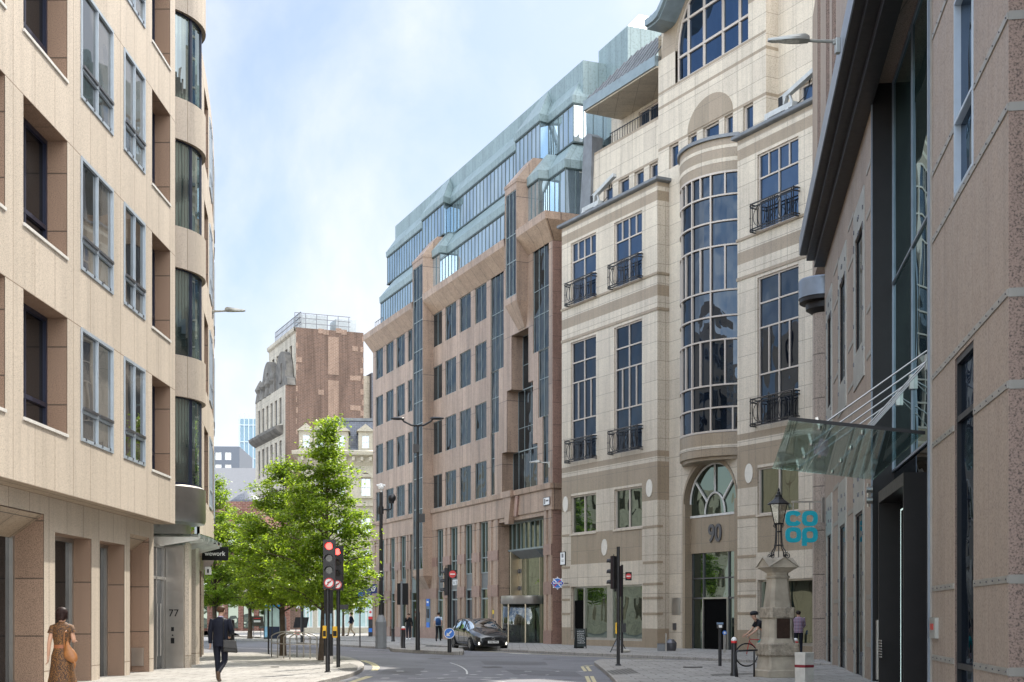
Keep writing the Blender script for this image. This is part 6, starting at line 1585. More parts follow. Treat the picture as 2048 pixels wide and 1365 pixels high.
# keep-left signal at the island nose
p = P_(899, 1305.5, .16); T = thing('traffic_light', 'side-on traffic light with red no entry disc and blue keep left sign', 'traffic light', p, 0, 'traffic lights'); Y = p[1]; s = FPX / Y
m = MB(); m.tube([(0, 0, 0), (0, 0, zat(1130, Y) - .16)], .085, 12); m.build('pole', M['pole'], T, smooth=True, auto=40)
h_ = signal_head(T, zat(1191, Y) - .16, zat(1137, Y) - .16, .30, 0, -.16, lit=False, sign=False, rz=R(-80))
zc = zat(1149, Y) - .16; x = 6.5 / s
m = MB(); m.box(x - .17, x + .17, -.17, -.13, zc - .17, zc + .17, 2); disc(m, (x, zc), .145, -.19, -.17, 0); m.box(x - .1, x + .1, -.2, -.191, zc - .022, zc + .022, 1); m.build('no_entry_sign', [M['sign_red'], M['sign_white'], M['black']], T)
zc = zat(1267, Y) - .16; m = MB(); disc(m, (0, zc), .215, -.13, -.10, 0); ring(m, (0, zc), .195, .215, -.131, 1)
m.bar((.09, -.135, zc + .09), (-.06, -.135, zc - .06), .055, .006, 1, up=(0, 1, 0)); m.face([(-.12, -.138, zc - .12), (.03, -.138, zc - .10), (-.10, -.138, zc + .03)], 1)
m.build('keep_left_sign', [M['sign_blue'], M['sign_white']], T)
# right-hand signals
p = P_(1236.5, 1331.5); T = thing('traffic_light', 'black traffic light facing away on the right kerb with an orange push-button box', 'traffic light', p, 0, 'traffic lights'); Y = p[1]; s = FPX / Y
m = MB(); m.tube([(0, 0, 0), (0, 0, zat(1094, Y) - KH)], .052, 12); m.lathe([(.09, 0), (.09, .03), (.06, .05)], (0, 0, 0), 12); m.build('pole', M['pole'], T, smooth=True, auto=40)
signal_head(T, zat(1178, Y) - KH, zat(1113, Y) - KH, .29, .02, -.14, lit=False, sign=False, rz=R(-118))
m = MB(); m.box(-.09, -.05, -.09, .06, zat(1268, Y) - KH, zat(1246, Y) - KH); m.build('push_button_box', M['yellow'], T)
p = P_(1244, 1306); T = thing('traffic_light', 'farther black traffic light with small red no entry sign, in front of the shop window', 'traffic light', p, 0, 'traffic lights'); Y = p[1]; s = FPX / Y
m = MB(); m.tube([(0, 0, 0), (0, 0, zat(1130, Y) - KH)], .05, 10); m.build('pole', M['pole'], T, smooth=True, auto=40)
signal_head(T, zat(1193, Y) - KH, zat(1133, Y) - KH, .26, 0, -.12, lit=False, sign=False, rz=R(-70))
zc = zat(1153, Y) - KH; x = 13 / s; m = MB(); m.box(x - .13, x + .13, -.03, .03, zc - .17, zc + .17, 2); disc(m, (x, zc), .115, -.045, -.03, 0); m.box(x - .08, x + .08, -.055, -.046, zc - .02, zc + .02, 1)
m.bar((0, 0, zc + .1), (x - .1, 0, zc + .1), .02, mi=2); m.bar((0, 0, zc - .1), (x - .1, 0, zc - .1), .02, mi=2); m.build('no_entry_sign', [M['sign_red'], M['sign_white'], M['black']], T)
m = MB(); m.box(-.02, .16, -.06, .08, zat(1265, Y) - KH, zat(1247, Y) - KH); m.build('control_box', M['pole'], T)
# folding road sign seen from the back
p = P_(1236, 1305); T = thing('folding_sign', 'back of a folding triangular road sign on thin legs beside the farther signal', 'sign', p); Y = p[1]
m = MB(); m.bar((-.33, -.1, 0), (.02, .1, .72), .025); m.bar((.37, -.1, 0), (.02, .1, .72), .025); m.bar((-.28, -.08, .1), (.32, -.08, .1), .02); m.build('frame', M['black'], T)
m = MB(); m.face([(-.2, -.03, .28), (.24, -.03, .28), (.02, .085, .68)][::-1]); m.face([(-.2, -.02, .28), (.24, -.02, .28), (.02, .095, .68)]); m.build('panel', M['grey_paint'], T)
sbx = P_(1251, 1305.5); m = MB(); m.ball((0, 0, .07), .17, 10, 0, (1.3, .8, .45)); tag(m.build('sandbag', plain('pale_sandbag', (.45, .43, .38), .9, bump=1, bs=20), loc=None), 'pale sandbag lying at the foot of the farther right-hand signal', 'sandbag').location = sbx
# A-board
p = P_(1160, 1297); T = thing('pavement_sign', 'black chalk A-board with white writing standing outside the shop door', 'sign', p, R(12)); Y = p[1]
m = MB(); m.hexa([(-.24, -.22, .08), (.24, -.22, .08), (.24, -.19, .08), (-.24, -.19, .08), (-.24, -.02, .92), (.24, -.02, .92), (.24, .01, .92), (-.24, .01, .92)]); m.hexa([(-.24, .19, .0), (.24, .19, .0), (.24, .22, .0), (-.24, .22, .0), (-.24, .0, .92), (.24, .0, .92), (.24, .03, .92), (-.24, .03, .92)]); b_ = m.build('board', plain('chalkboard', (.02, .03, .03), .6, 0, .4, 12), T)
m = MB(); rg = random.Random(4)
for k in range(7):
    z = .8 - k * .09; y = -.22 + (.2 * (z - .08) / .84) - .006; x = -.16
    while x < .16:
        w = rg.uniform(.02, .07); m.bar((x, y, z + rg.uniform(-.008, .008)), (x + w, y, z + rg.uniform(-.012, .012)), .022, .003, up=(0, 1, 0)); x += w + .02
m.build('chalk_writing', M['sign_white'], T)
m = MB(); 
for x in (-.25, .22): m.box(x, x + .03, -.24, -.19, 0, .95)
m.build('leg', M['black'], T)
# items against building 90
p = P_(1322, 1302.5); T = thing('litter_bin', 'low grey box bin at the foot of the recessed pier, left of door 90', 'bin', p); m = MB(); m.box(-.16, .16, -.14, .14, 0, .3); m.box(-.17, .17, -.15, .15, .3, .33, 1); m.build('body', [M['grey_paint'], M['steel_dark']], T, bevel=.01)
p = P_(1342, 1302); T = thing('planter', 'dark tapered tub with sloping sides beside the low grey bin', 'planter', p); m = MB(); m.lathe([(.2, 0), (.24, .1), (.25, .35), (.12, .5), (.02, .52)], (0, 0, 0), 14); m.build('tub', M['steel_dark'], T, smooth=True, auto=30)
p = P_(1332, 1304); T = thing('short_post', 'slim pale grey post in front of the tub, left of door 90', 'post', p); m = MB(); m.box(-.03, .03, -.05, .05, 0, .78); m.build('post', M['steel'], T, bevel=.01)
p = P_(1440, 1332.5); T = thing('parking_meter', 'black post with pale blue topped box in front of doorway 90', 'meter', p); Y = p[1]
m = MB(); m.tube([(0, 0, 0), (0, 0, zat(1257, Y) - KH)], .052, 12); m.build('post', M['pole'], T, smooth=True, auto=40); m = MB(); z = zat(1257, Y) - KH; m.box(-.085, .085, -.07, .07, z, z + .12); m.box(-.09, .09, -.075, .075, z + .12, z + .175, 1); m.box(-.05, .05, -.078, -.071, z + .02, z + .1, 2); m.build('head', [M['pole'], plain('blue_grey_cap', (.16, .24, .36), .4), M['sign_white']], T)
p = P_(1449, 1305.5); T = thing('short_post', 'pale post with small round blue disc beside door 90', 'post', p); Y = p[1]; m = MB(); m.box(-.05, .05, -.03, .03, 0, zat(1268, Y) - KH); m.build('post', M['steel'], T); m = MB(); disc(m, (0, zat(1266, Y) - KH), .09, -.05, -.03, 0); disc(m, (0, zat(1266, Y) - KH), .05, -.055, -.05, 1); m.build('disc', [M['sign_blue'], M['sign_white']], T)
# bicycle hoop
p = P_(1491, 1354); T = thing('bicycle_stand', 'black tubular bicycle hoop beside the bollard, left of the stone monument', 'bicycle stand', p); Y = p[1]; s = FPX / Y
m = MB(); zt = zat(1302, Y) - KH; m.tube([(-19 / s, 0, -.0), (-19 / s, 0, zt - .08), (-17 / s, 0, zt - .01), (-13 / s, 0, zt), (37 / s, .1, zt + .02)], .024, 8); m.tube([(18 / s, .05, 0), (18 / s, .05, zt)], .024, 8); m.tube([(-17 / s, -.1, 0), (-19 / s, 0, zt * .55), (-19 / s, 0, zt - .08)], .022, 8); m.build('hoop', M['pole'], T, smooth=True)
# concrete bin at the right edge of the pavement
p = (xat(1608.5, 31.0), 31.0, KH); T = thing('litter_bin', 'square pale concrete litter bin with a maroon stripe beside the round granite column', 'bin', p, R(38)); Y = p[1]
M['concrete'] = plain('pale_concrete', (.55, .52, .47), .7, 0, .12, 5, .2, bump=.3); zt = zat(1307, Y) - KH
m = MB(); m.box(-.15, .15, -.15, .15, 0, .18); m.box(-.15, -.11, -.15, .15, .18, zt); m.box(.11, .15, -.15, .15, .18, zt); m.box(-.11, .11, .11, .15, .18, zt); m.box(-.11, .11, -.15, -.11, .18, zt); m.box(-.155, .155, -.155, .155, zt - .06, zt + .02); m.build('body', M['concrete'], T, bevel=.01)
m = MB(); zc = zat(1332.5, Y) - KH; m.box(-.153, .153, -.153, .153, zc - .03, zc + .03); m.build('stripe', plain('maroon_stripe', (.22, .02, .03), .5), T)
# ================================================================== stone monument with lantern
p = (xat(1555, 34.3), 34.3, KH); Y = 34.3; s = FPX / Y
T = thing('stone_monument', 'weathered tapering stone pedestal monument with pedimented top and dark plaque', 'monument', p, R(14))
M['mon'] = plain('weathered_monument_stone', (.36, .315, .25), .85, 0, .32, 1.6, .2, bump=.6, bs=9)
M['mon_rough'] = plain('rough_tooled_stone', (.33, .285, .225), .95, 0, .35, 9, .15, bump=3.0, bs=22)
def lay(mb, secs, mi=0, ch=.22):
    # secs: (z, halfwidth) chamfered-square loft
    rings = []
    for z, w in secs:
        c = w * ch; rings.append([(-w, -w + c, z), (-w + c, -w, z), (w - c, -w, z), (w, -w + c, z), (w, w - c, z), (w - c, w, z), (-w + c, w, z), (-w, w - c, z)])
    for a, b in zip(rings, rings[1:]):
        for i in range(8): mb.face([a[i], a[(i + 1) % 8], b[(i + 1) % 8], b[i]], mi)
    mb.face(rings[-1], mi); mb.face(rings[0][::-1], mi)
def zz(py): return zat(py, Y) - KH
K_ = .93
m = MB(); lay(m, [(0, .50 * K_), (zz(1342), .50 * K_), (zz(1339), .47 * K_)], 0, .06); lay(m, [(zz(1340), .45 * K_), (zz(1325), .42 * K_), (zz(1312), .40 * K_)], 0, .12); m.build('plinth', M['mon'], T, bevel=.01)
m = MB(); lay(m, [(zz(1312.2), .44 * K_), (zz(1309), .47 * K_), (zz(1289), .465 * K_), (zz(1286), .43 * K_)], 0, .15); m.build('rough_band', M['mon_rough'], T, bevel=.01)
m = MB(); lay(m, [(zz(1286.2), .40 * K_), (zz(1275), .355 * K_), (zz(1237), .345 * K_)], 0, .3); m.build('die', M['mon'], T)
m = MB(); lay(m, [(zz(1237.2), .36 * K_), (zz(1235), .38 * K_), (zz(1217), .375 * K_), (zz(1215), .345 * K_)], 0, .2); m.build('rough_band', M['mon_rough'], T, bevel=.01)
m = MB(); lay(m, [(zz(1215.2), .315 * K_), (zz(1158), .235 * K_), (zz(1156.2), .27 * K_), (zz(1153), .27 * K_), (zz(1152), .235 * K_), (zz(1146), .24 * K_)], 0, .3); m.build('shaft', M['mon'], T)
m = MB(); lay(m, [(zz(1146), .24 * K_), (zz(1140), .34 * K_), (zz(1137), .41 * K_), (zz(1135), .41 * K_)], 0, .1)
a = .41 * K_
for k in range(2):
    M4 = Matrix.Rotation(k * math.pi / 2, 4, 'Z'); b = len(m.v)
    m.face([(-a, -a, zz(1135)), (a, -a, zz(1135)), (0, -a, zz(1116))]); m.face([(a, a, zz(1135)), (-a, a, zz(1135)), (0, a, zz(1116))])
    m.face([(-a - .03, -a - .03, zz(1135.5)), (0, -a - .03, zz(1115.5)), (0, a + .03, zz(1115.5)), (-a - .03, a + .03, zz(1135.5))][::-1]); m.face([(a + .03, -a - .03, zz(1135.5)), (a + .03, a + .03, zz(1135.5)), (0, a + .03, zz(1115.5)), (0, -a - .03, zz(1115.5))][::-1])
    m.xf(M4, b)
m.build('pedimented_cap', M['mon'], T)
m = MB(); m.box(-.175, .175, -.345, -.327, zz(1277), zz(1237.5)); m.build('plaque', plain('bronze_plaque', (.07, .045, .035), .4, .5, .2, 12), T)
# lantern on the monument (rests on it: own thing)
zc0 = zat(1122, Y); T = thing('lantern', 'black Victorian glass lantern on a scrolled iron stand on top of the stone monument', 'lamp', (p[0] + .03, p[1], zc0), R(20))
def lz(py): return zat(py, Y) - zc0
m = MB()
for k in range(4):
    a = k * math.pi / 2 + R(25); ca, sa = math.cos(a), math.sin(a)
    def q(r, z): return (r * ca, r * sa, z)
    m.tube([q(.09, lz(1048)), q(.085, lz(1062)), q(.1, lz(1085)), q(.13, lz(1096)), q(.2, lz(1103)), q(.22, lz(1110)), q(.28, lz(1113))] , .013, 6)
    c = (.27, lz(1112)); m.tube([q(c[0] + .085 * (1 - t / 22) * math.cos(t * .55 + 1.57), c[1] + .085 * (1 - t / 22) * math.sin(t * .55 + 1.57)) for t in range(20)], .011, 5)
    c = (.13, lz(1052)); m.tube([q(c[0] + .05 * (1 - t / 16) * math.cos(-t * .6 - 1.57), c[1] + .05 * (1 - t / 16) * math.sin(-t * .6 - 1.57)) for t in range(14)], .01, 5)
for z, r in ((1064, .085), (1091, .115)): m.tube([(r * math.cos(k * math.pi / 6), r * math.sin(k * math.pi / 6), lz(z)) for k in range(12)], .012, 5, closed=True)
m.tube([(0, 0, 0), (0, 0, lz(1048))], .012, 6)
m.build('stand', M['iron'], T)
m = MB(); n = 6; rb, rt = .12, .235; zb, zt = lz(1047), lz(1010)
for k in range(n):
    a, b = 2 * math.pi * k / n, 2 * math.pi * (k + 1) / n
    m.face([(rb * math.cos(a), rb * math.sin(a), zb), (rb * math.cos(b), rb * math.sin(b), zb), (rt * math.cos(b), rt * math.sin(b), zt), (rt * math.cos(a), rt * math.sin(a), zt)])
m.build('lantern_glass', clearglass('lantern_pane', (.8, .82, .78), .35), T)
m = MB()
for k in range(n): a = 2 * math.pi * k / n; m.tube([(rb * math.cos(a), rb * math.sin(a), zb), (rt * math.cos(a), rt * math.sin(a), zt)], .012, 5)
m.lathe([(rb + .02, zb - .03), (rb + .02, zb)], (0, 0, 0), 6); m.lathe([(rt + .03, zt), (rt + .05, zt + .02), (rt * .55, lz(999)), (.09, lz(995)), (.09, lz(991)), (.05, lz(989)), (.045, lz(985)), (.02, lz(983)), (.03, lz(980)), (.005, lz(976))], (0, 0, 0), 12)
m.build('lantern_frame', M['iron'], T)
m = MB(); m.lathe([(.03, zb), (.045, zb + .1), (.03, zb + .25), (.005, zb + .28)], (0, 0, 0), 10); m.build('bulb', M['sign_white'], T, smooth=True)
# ------------------------------------------------------------------ CO OP sign
Y = 47.3; s = FPX / Y; xc = xat(1603, Y); zc = zat(1054, Y)
T = thing('hanging_sign', 'large turquoise co op letters hanging from a grey bracket on the right-hand building', 'sign', (xc, Y, zc))
M['teal'] = plain('turquoise_letters', (.0, .36, .45), .35, 0, .04)
def blob(c, hw, hh, n=32, e=2.9):
    out = []
    for k in range(n):
        a = 2 * math.pi * k / n; ca, sa = math.cos(a), math.sin(a)
        out.append((c[0] + hw * math.copysign(abs(ca) ** (2 / e), ca), c[1] + hh * math.copysign(abs(sa) ** (2 / e), sa)))
    return out
def letter(mb, c, a0=0, a1=360, y0=-.05, y1=.05, hw=.27, hh=.265, ih=.12):
    o = blob(c, hw, hh); i = blob(c, ih, ih * 1.0); n = len(o)
    ks = [k for k in range(n) if a0 <= 360 * (k + .5) / n <= a1]
    for k in ks:
        j = (k + 1) % n
        for y, rv in ((y0, False), (y1, True)):
            q = [(i[k][0], y, i[k][1]), (o[k][0], y, o[k][1]), (o[j][0], y, o[j][1]), (i[j][0], y, i[j][1])]; mb.face(q[::-1] if rv else q)
        mb.face([(o[k][0], y0, o[k][1]), (o[k][0], y1, o[k][1]), (o[j][0], y1, o[j][1]), (o[j][0], y0, o[j][1])]); mb.face([(i[k][0], y0, i[k][1]), (i[j][0], y0, i[j][1]), (i[j][0], y1, i[j][1]), (i[k][0], y1, i[k][1])])
    if a0 > 0:
        for k in (ks[0], (ks[-1] + 1) % n): mb.face([(i[k][0], y0, i[k][1]), (o[k][0], y0, o[k][1]), (o[k][0], y1, o[k][1]), (i[k][0], y1, i[k][1])])
m = MB(); letter(m, (-.285, .285), 22, 338); m.build('letter_c', M['teal'], T)
m = MB(); letter(m, (.285, .285)); m.build('letter_o', M['teal'], T); m = MB(); letter(m, (-.285, -.28)); m.build('letter_o', M['teal'], T)
m = MB(); letter(m, (.285, -.28)); m.box(.015, .18, -.049, .049, -.66, -.3); m.build('letter_p', M['teal'], T)
m = MB(); zt = zat(1004, Y) - zc; xw = xat(1645, Y) - xc; m.box(-.35, xw, -.025, .025, zt - .03, zt + .03); m.box(xw - .04, xw + .1, -.06, .06, zat(1045, Y) - zc, zat(996, Y) - zc)
for x in (-.285, .285): m.bar((x, 0, .5), (x, 0, zt), .035)
for a, b in (((-.1, 0, .3), (.1, 0, .3)), ((-.285, 0, -.05), (-.285, 0, .05)), ((.285, 0, -.05), (.285, 0, .05)), ((-.05, 0, -.35), (.05, 0, -.35))): m.bar(a, b, .05)
m.build('bracket', M['grey_paint'] if 0 else M['steel'], T)
# ------------------------------------------------------------------ lamps fixed to the walls
def wall_lamp(loc, L, rz, label, sc_=1):
    T = thing('wall_lamp', label, 'lamp', loc, rz, 'lamps fixed to walls')
    m = MB(); m.box(-.09, .02, -.07, .07, -.22, .12); m.box(.02, .07, -.04, .04, -.02, .1); m.build('wall_plate', M['panelF'], T, bevel=.015)
    m = MB(); m.tube([(0, 0, .05), (L * .28, 0, .06), (L * .48, 0, .075)], [.045, .035, .035], 8); m.build('arm', M['panelF'], T, smooth=True, auto=40)
    n = 10; m = MB(); x0, x1 = L * .40, L
    rings = []
    for k in range(n + 1):
        t = k / n; x = x0 + (x1 - x0) * t; w = .085 + .07 * math.sin(math.pi * min(1, t * 1.15 + .12)); hgt = (.10 * (1 - t) + .035) * (1 if t > .05 else .6)
        if k == n: w *= .55
        rings.append([(x, -w, .055), (x, -w, .075 + hgt * .3), (x, -w * .6, .075 + hgt), (x, w * .6, .075 + hgt), (x, w, .075 + hgt * .3), (x, w, .055)])
    for a, b in zip(rings, rings[1:]):
        for i in range(6): m.face([a[i], b[i], b[(i + 1) % 6], a[(i + 1) % 6]])
    m.face(rings[0][::-1]); m.face(rings[-1]); h_ = m.build('lamp_head', M['panelF'], T, smooth=True, auto=35)
    m = MB(); m.box(x0 + L * .14, x1 - .08, -.08, .08, .045, .056); m.build('lamp_glass', plain('lamp_lens', (.5, .5, .46), .1, 0, .3, 20, .8), h_)
    return T
u_ = FB.u if 0 else 0
wall_lamp((xat(424, 50.4), 50.4, zat(626, 50.4)), 1.22, 0, 'grey street lamp arm on the left granite building against the sky')
wall_lamp((xat(1672, 30.2), 30.2, zat(88, 30.2)), 1.5, math.pi, 'large grey street lamp arm on the right building ledge near the top right')
q = FC.p(FC.u(1098), .02, FC.z(1098, 928)); T = wall_lamp(q, 1.05, math.pi, 'small grey street lamp arm on the pink granite wall above the revolving door')
# ------------------------------------------------------------------ signs on the facades
def on_face(F_, u, o, z, name, label, cat): return thing(name, label, cat, F_.p(u, o, z), face_dir(F_.n))
u = FB9.u(1126, .02); T = on_face(FB9, u, .02, zat(1117.5, FB9.p(u)[1]), 'wall_plaque', 'small white framed plaque with a crest on the pier left of the shop window', 'sign')
m = MB(); m.box(-.27, .27, -.02, .02, -.36, .36); m.build('frame', M['black'], T); m = MB(); m.box(-.23, .23, -.03, -.02, -.32, .32); pl = m.build('face', M['sign_white'], T)
m = MB(); m.box(-.1, .1, -.035, -.03, .05, .26); m.box(-.14, .14, -.035, -.03, -.1, -.07); m.box(-.12, .12, -.035, -.03, -.18, -.15); m.build('crest', M['grey_paint'], pl)
# barbers roundel
pb = FB9.p(FB9.u(1134, .0), .0, 0); Y = pb[1] - .3; T = thing('hanging_sign', 'round blue and red barbers sign projecting from the wall by the shop door', 'sign', (xat(1115, Y), Y, zat(1167, Y)))
m = MB(); disc(m, (0, 0), .27, -.03, .03, 0, 24); m.tube([(.25 * math.cos(k * math.pi / 12), -.0, .25 * math.sin(k * math.pi / 12)) for k in range(24)], .035, 6, 1, closed=True); m.box(-.3, .3, -.05, .05, -.055, .055, 2)
for k in range(8): a = k * math.pi / 4; m.ball((.3 * math.cos(a), 0, .31 * math.sin(a)), .035, 6, 1)
m.bar((-.17, -.035, -.17), (.17, -.035, .17), .05, .008, 3, up=(0, 1, 0)); m.bar((.17, -.035, -.17), (-.17, -.035, .17), .05, .008, 1, up=(0, 1, 0))
m.build('roundel', [M['sign_blue'], M['sign_white'], plain('dark_blue', (.03, .03, .35), .4), M['sign_red']], T)
t = text('BARBERS', .115, .01, M['sign_white'], T, 'lettering', bold=.003); t.location = (0, -.056, 0)
m = MB(); m.bar((.27, 0, .0), (.72, .28, .0), .04); m.box(.66, .74, .2, .36, -.25, .25); m.build('bracket', M['steel_dark'], T)
# blue logo sign on the pink building
q = FC.p(FC.u(757), .3, 0); T = thing('hanging_sign', 'square navy projecting sign with a white swirl mark on the pink granite corner', 'sign', (q[0] - .1, q[1], zat(1178, q[1])))
m = MB(); m.box(-.27, .27, -.05, .05, -.36, .36); m.build('panel', plain('navy_sign', (.02, .03, .16), .4), T)
m = MB(); ring(m, (-.02, -.06), .08, .15, -.056, 0, 20); ring(m, (.06, .09), .06, .12, -.057, 0, 20); m.ball((-.03, -.05, -.07), .04, 8); m.build('swirl_mark', M['sign_white'], T)
m = MB(); m.bar((.27, 0, .2), (.5, .1, .2), .04); m.build('bracket', M['steel_dark'], T)
# cash machine
u = FC.u(857, .02); T = on_face(FC, u, .03, 0, 'cash_machine', 'blue cash machine set in the pink granite wall behind the woman in black', 'cash machine')
m = MB(); m.box(-.38, .38, -.02, .05, .7, 2.9); m.build('surround', plain('slate_blue', (.10, .17, .24), .4), T)
m = MB(); m.box(-.3, .3, -.05, -.02, 2.3, 2.85); a_ = m.build('blue_header', M['sign_blue'], T); m = MB(); m.box(-.2, .2, -.055, -.05, 2.52, 2.64); m.build('header_mark', M['sign_white'], a_)
m = MB(); m.box(-.24, .24, -.05, -.02, 1.5, 2.1); m.build('screen', M['black_glass'], T); m = MB(); m.box(-.28, .28, -.05, -.02, .75, 1.2); m.build('blue_panel', M['sign_blue'], T)
# ------------------------------------------------------------------ window cleaning cradles on the copings
M['machine'] = plain('pale_grey_machine', (.42, .43, .42), .5, .2, .15)
def cradle(u0, L, z, label, o=-.35):
    T = thing('window_cleaning_machine', label, 'window cleaning machine', FB9.p(u0, o, z), math.atan2(FB9.r.y, FB9.r.x), 'window cleaning machines on the parapets')
    m = MB(); m.box(0, L * .55, -.2, .2, .18, .42); 
    for x in (.1, L * .45): m.box(x, x + .2, -.3, .3, 0, .18)
    m.build('chassis', M['machine'], T, bevel=.02)
    m = MB(); m.bar((L * .25, 0, .75), (L * 1.0, 0, 1.35), .22, .2); m.bar((L * .3, 0, .42), (L * .38, 0, .9), .2); m.bar((L * .48, 0, .42), (L * .42, 0, .9), .1); m.build('jib', M['machine'], T, bevel=.02)
    m = MB(); m.tube([(L * .8 + .12 * math.cos(k * .6), .1, .95 + .22 * math.sin(k * .6)) for k in range(11)], .02, 5, closed=True); m.tube([(L * .8, .1, 1.1), (L * .7, .12, .5), (L * .55, .1, .35)], .02, 5); m.box(L * .25, L * .33, -.12, .12, .42, .85); m.box(.0, .12, -.15, .15, .05, .3); m.build('cables', M['black'], T)
cradle(FB9.u(1170, -.35), 2.9, 22.47, 'white roof cradle machine on the lower left parapet beside the attic windows')
cradle(FB9.u(1536, -.35), 3.3, 22.47, 'white roof cradle machine on the right parapet below the top right lamp')
# distant signal beyond the man in the suit
p = P_(455, 1262); T = thing('traffic_light', 'distant small traffic light glowing red under the left tree', 'traffic light', p, 0, 'traffic lights'); Y = p[1]
m = MB(); m.tube([(0, 0, 0), (0, 0, zat(1188, Y))], .06, 8); m.build('pole', M['pole'], T); signal_head(T, zat(1208, Y) - KH, zat(1187, Y) - KH, .5, .1, -.12, sign=False)
# ================================================================== people
M['skin'] = plain('skin', (.50, .30, .21), .5, 0, .08, 12)
def cloth(name, c, var=.15, sc_=9, rough=.85): return plain(name, c, rough, 0, var, sc_, .2, bump=.5, bs=14)
def skin_mesh(name, verts, edges, rad, mat, parent, sub=2):
    me = bpy.data.meshes.new(name); me.from_pydata(verts, edges, []); me.materials.append(mat)
    o = bpy.data.objects.new(name, me); col.objects.link(o); o.parent = parent
    md = o.modifiers.new('skin', 'SKIN'); md.use_smooth_shade = True
    for i, v in enumerate(me.skin_vertices[0].data):
        r = rad[i]; v.radius = (r, r) if not isinstance(r, tuple) else r; v.use_root = (i == 0)
    md = o.modifiers.new('sub', 'SUBSURF'); md.levels = sub; md.render_levels = sub
    return o
def lerp(a, b, t): return tuple(x + (y - x) * t for x, y in zip(a, b))
def hand(T, w, d, up, side, curl=.5, k=1.0, mat=None):
    """w wrist point, d pointing direction of the hand, side = direction of the thumb."""
    w = Vector(w); d = Vector(d).normalized(); sd = Vector(side); sd = (sd - d * sd.dot(d)).normalized(); pn = d.cross(sd).normalized() * (1 if up else -1)
    V = [tuple(w - d * .03 * k), tuple(w), tuple(w + d * .045 * k)]; E = [(0, 1), (1, 2)]; Rr = [.024 * k, .023 * k, .028 * k]
    for i, (off, L) in enumerate(((.028, .072), (.010, .08), (-.009, .074), (-.027, .058))):
        b = w + d * .085 * k + sd * off * k; V.append(tuple(b)); Rr.append(.0115 * k); E.append((2, len(V) - 1)); pb = len(V) - 1
        dd = d.copy(); p = b
        for s_ in range(3):
            ang = curl * (.5 + .25 * s_); dd = (dd * math.cos(ang) + pn * math.sin(ang)).normalized(); p = p + dd * L / 3 * k
            V.append(tuple(p)); Rr.append((.0095 - .001 * s_) * k); E.append((pb, len(V) - 1)); pb = len(V) - 1
    p = w + d * .03 * k + sd * .028 * k; V.append(tuple(p)); Rr.append(.013 * k); E.append((1, len(V) - 1)); pb = len(V) - 1
    for s_ in range(2):
        p = p + (d * .8 + sd * .55 + pn * .25 * (s_ + curl)).normalized() * .032 * k; V.append(tuple(p)); Rr.append(.0105 * k); E.append((pb, len(V) - 1)); pb = len(V) - 1
    return skin_mesh('hand', V, E, Rr, mat or M['skin'], T, 1)
def loft(mb, rings, n=18, mi=0, cap=True):
    # rings: (cx, cy, z, rx, ry[, rot])
    rr = []
    for r in rings:
        cx, cy, z, rx, ry = r[:5]; ro = r[5] if len(r) > 5 else 0
        q = []
        for k in range(n):
            a = 2 * math.pi * k / n; x, y = rx * math.cos(a), ry * math.sin(a)
            q.append((cx + x * math.cos(ro) - y * math.sin(ro), cy + x * math.sin(ro) + y * math.cos(ro), z))
        rr.append(q)
    b = len(mb.v)
    for q in rr: mb.v += q
    for i in range(len(rr) - 1):
        for k in range(n): mb.f.append((b + i * n + k, b + i * n + (k + 1) % n, b + (i + 1) * n + (k + 1) % n, b + (i + 1) * n + k)); mb.m.append(mi)
    if cap:
        mb.f.append(tuple(b + k for k in reversed(range(n)))); mb.m.append(mi); mb.f.append(tuple(b + (len(rr) - 1) * n + k for k in range(n))); mb.m.append(mi)
BASE = dict(pel=(0, 0, .93), waist=(0, 0, 1.08), chest=(0, .0, 1.28), neck=(0, -.01, 1.46), jaw=(0, .025, 1.545), head=(0, .01, 1.64), top=(0, 0, 1.70),
            shL=(-.165, 0, 1.40), elL=(-.215, -.04, 1.13), wrL=(-.215, .06, .89), shR=(.165, 0, 1.40), elR=(.215, -.04, 1.13), wrR=(.215, .06, .89),
            hiL=(-.09, 0, .90), knL=(-.095, .02, .49), anL=(-.095, -.02, .085), toL=(-.10, .13, .03), hiR=(.09, 0, .90), knR=(.095, .02, .49), anR=(.095, -.02, .085), toR=(.10, .13, .03))
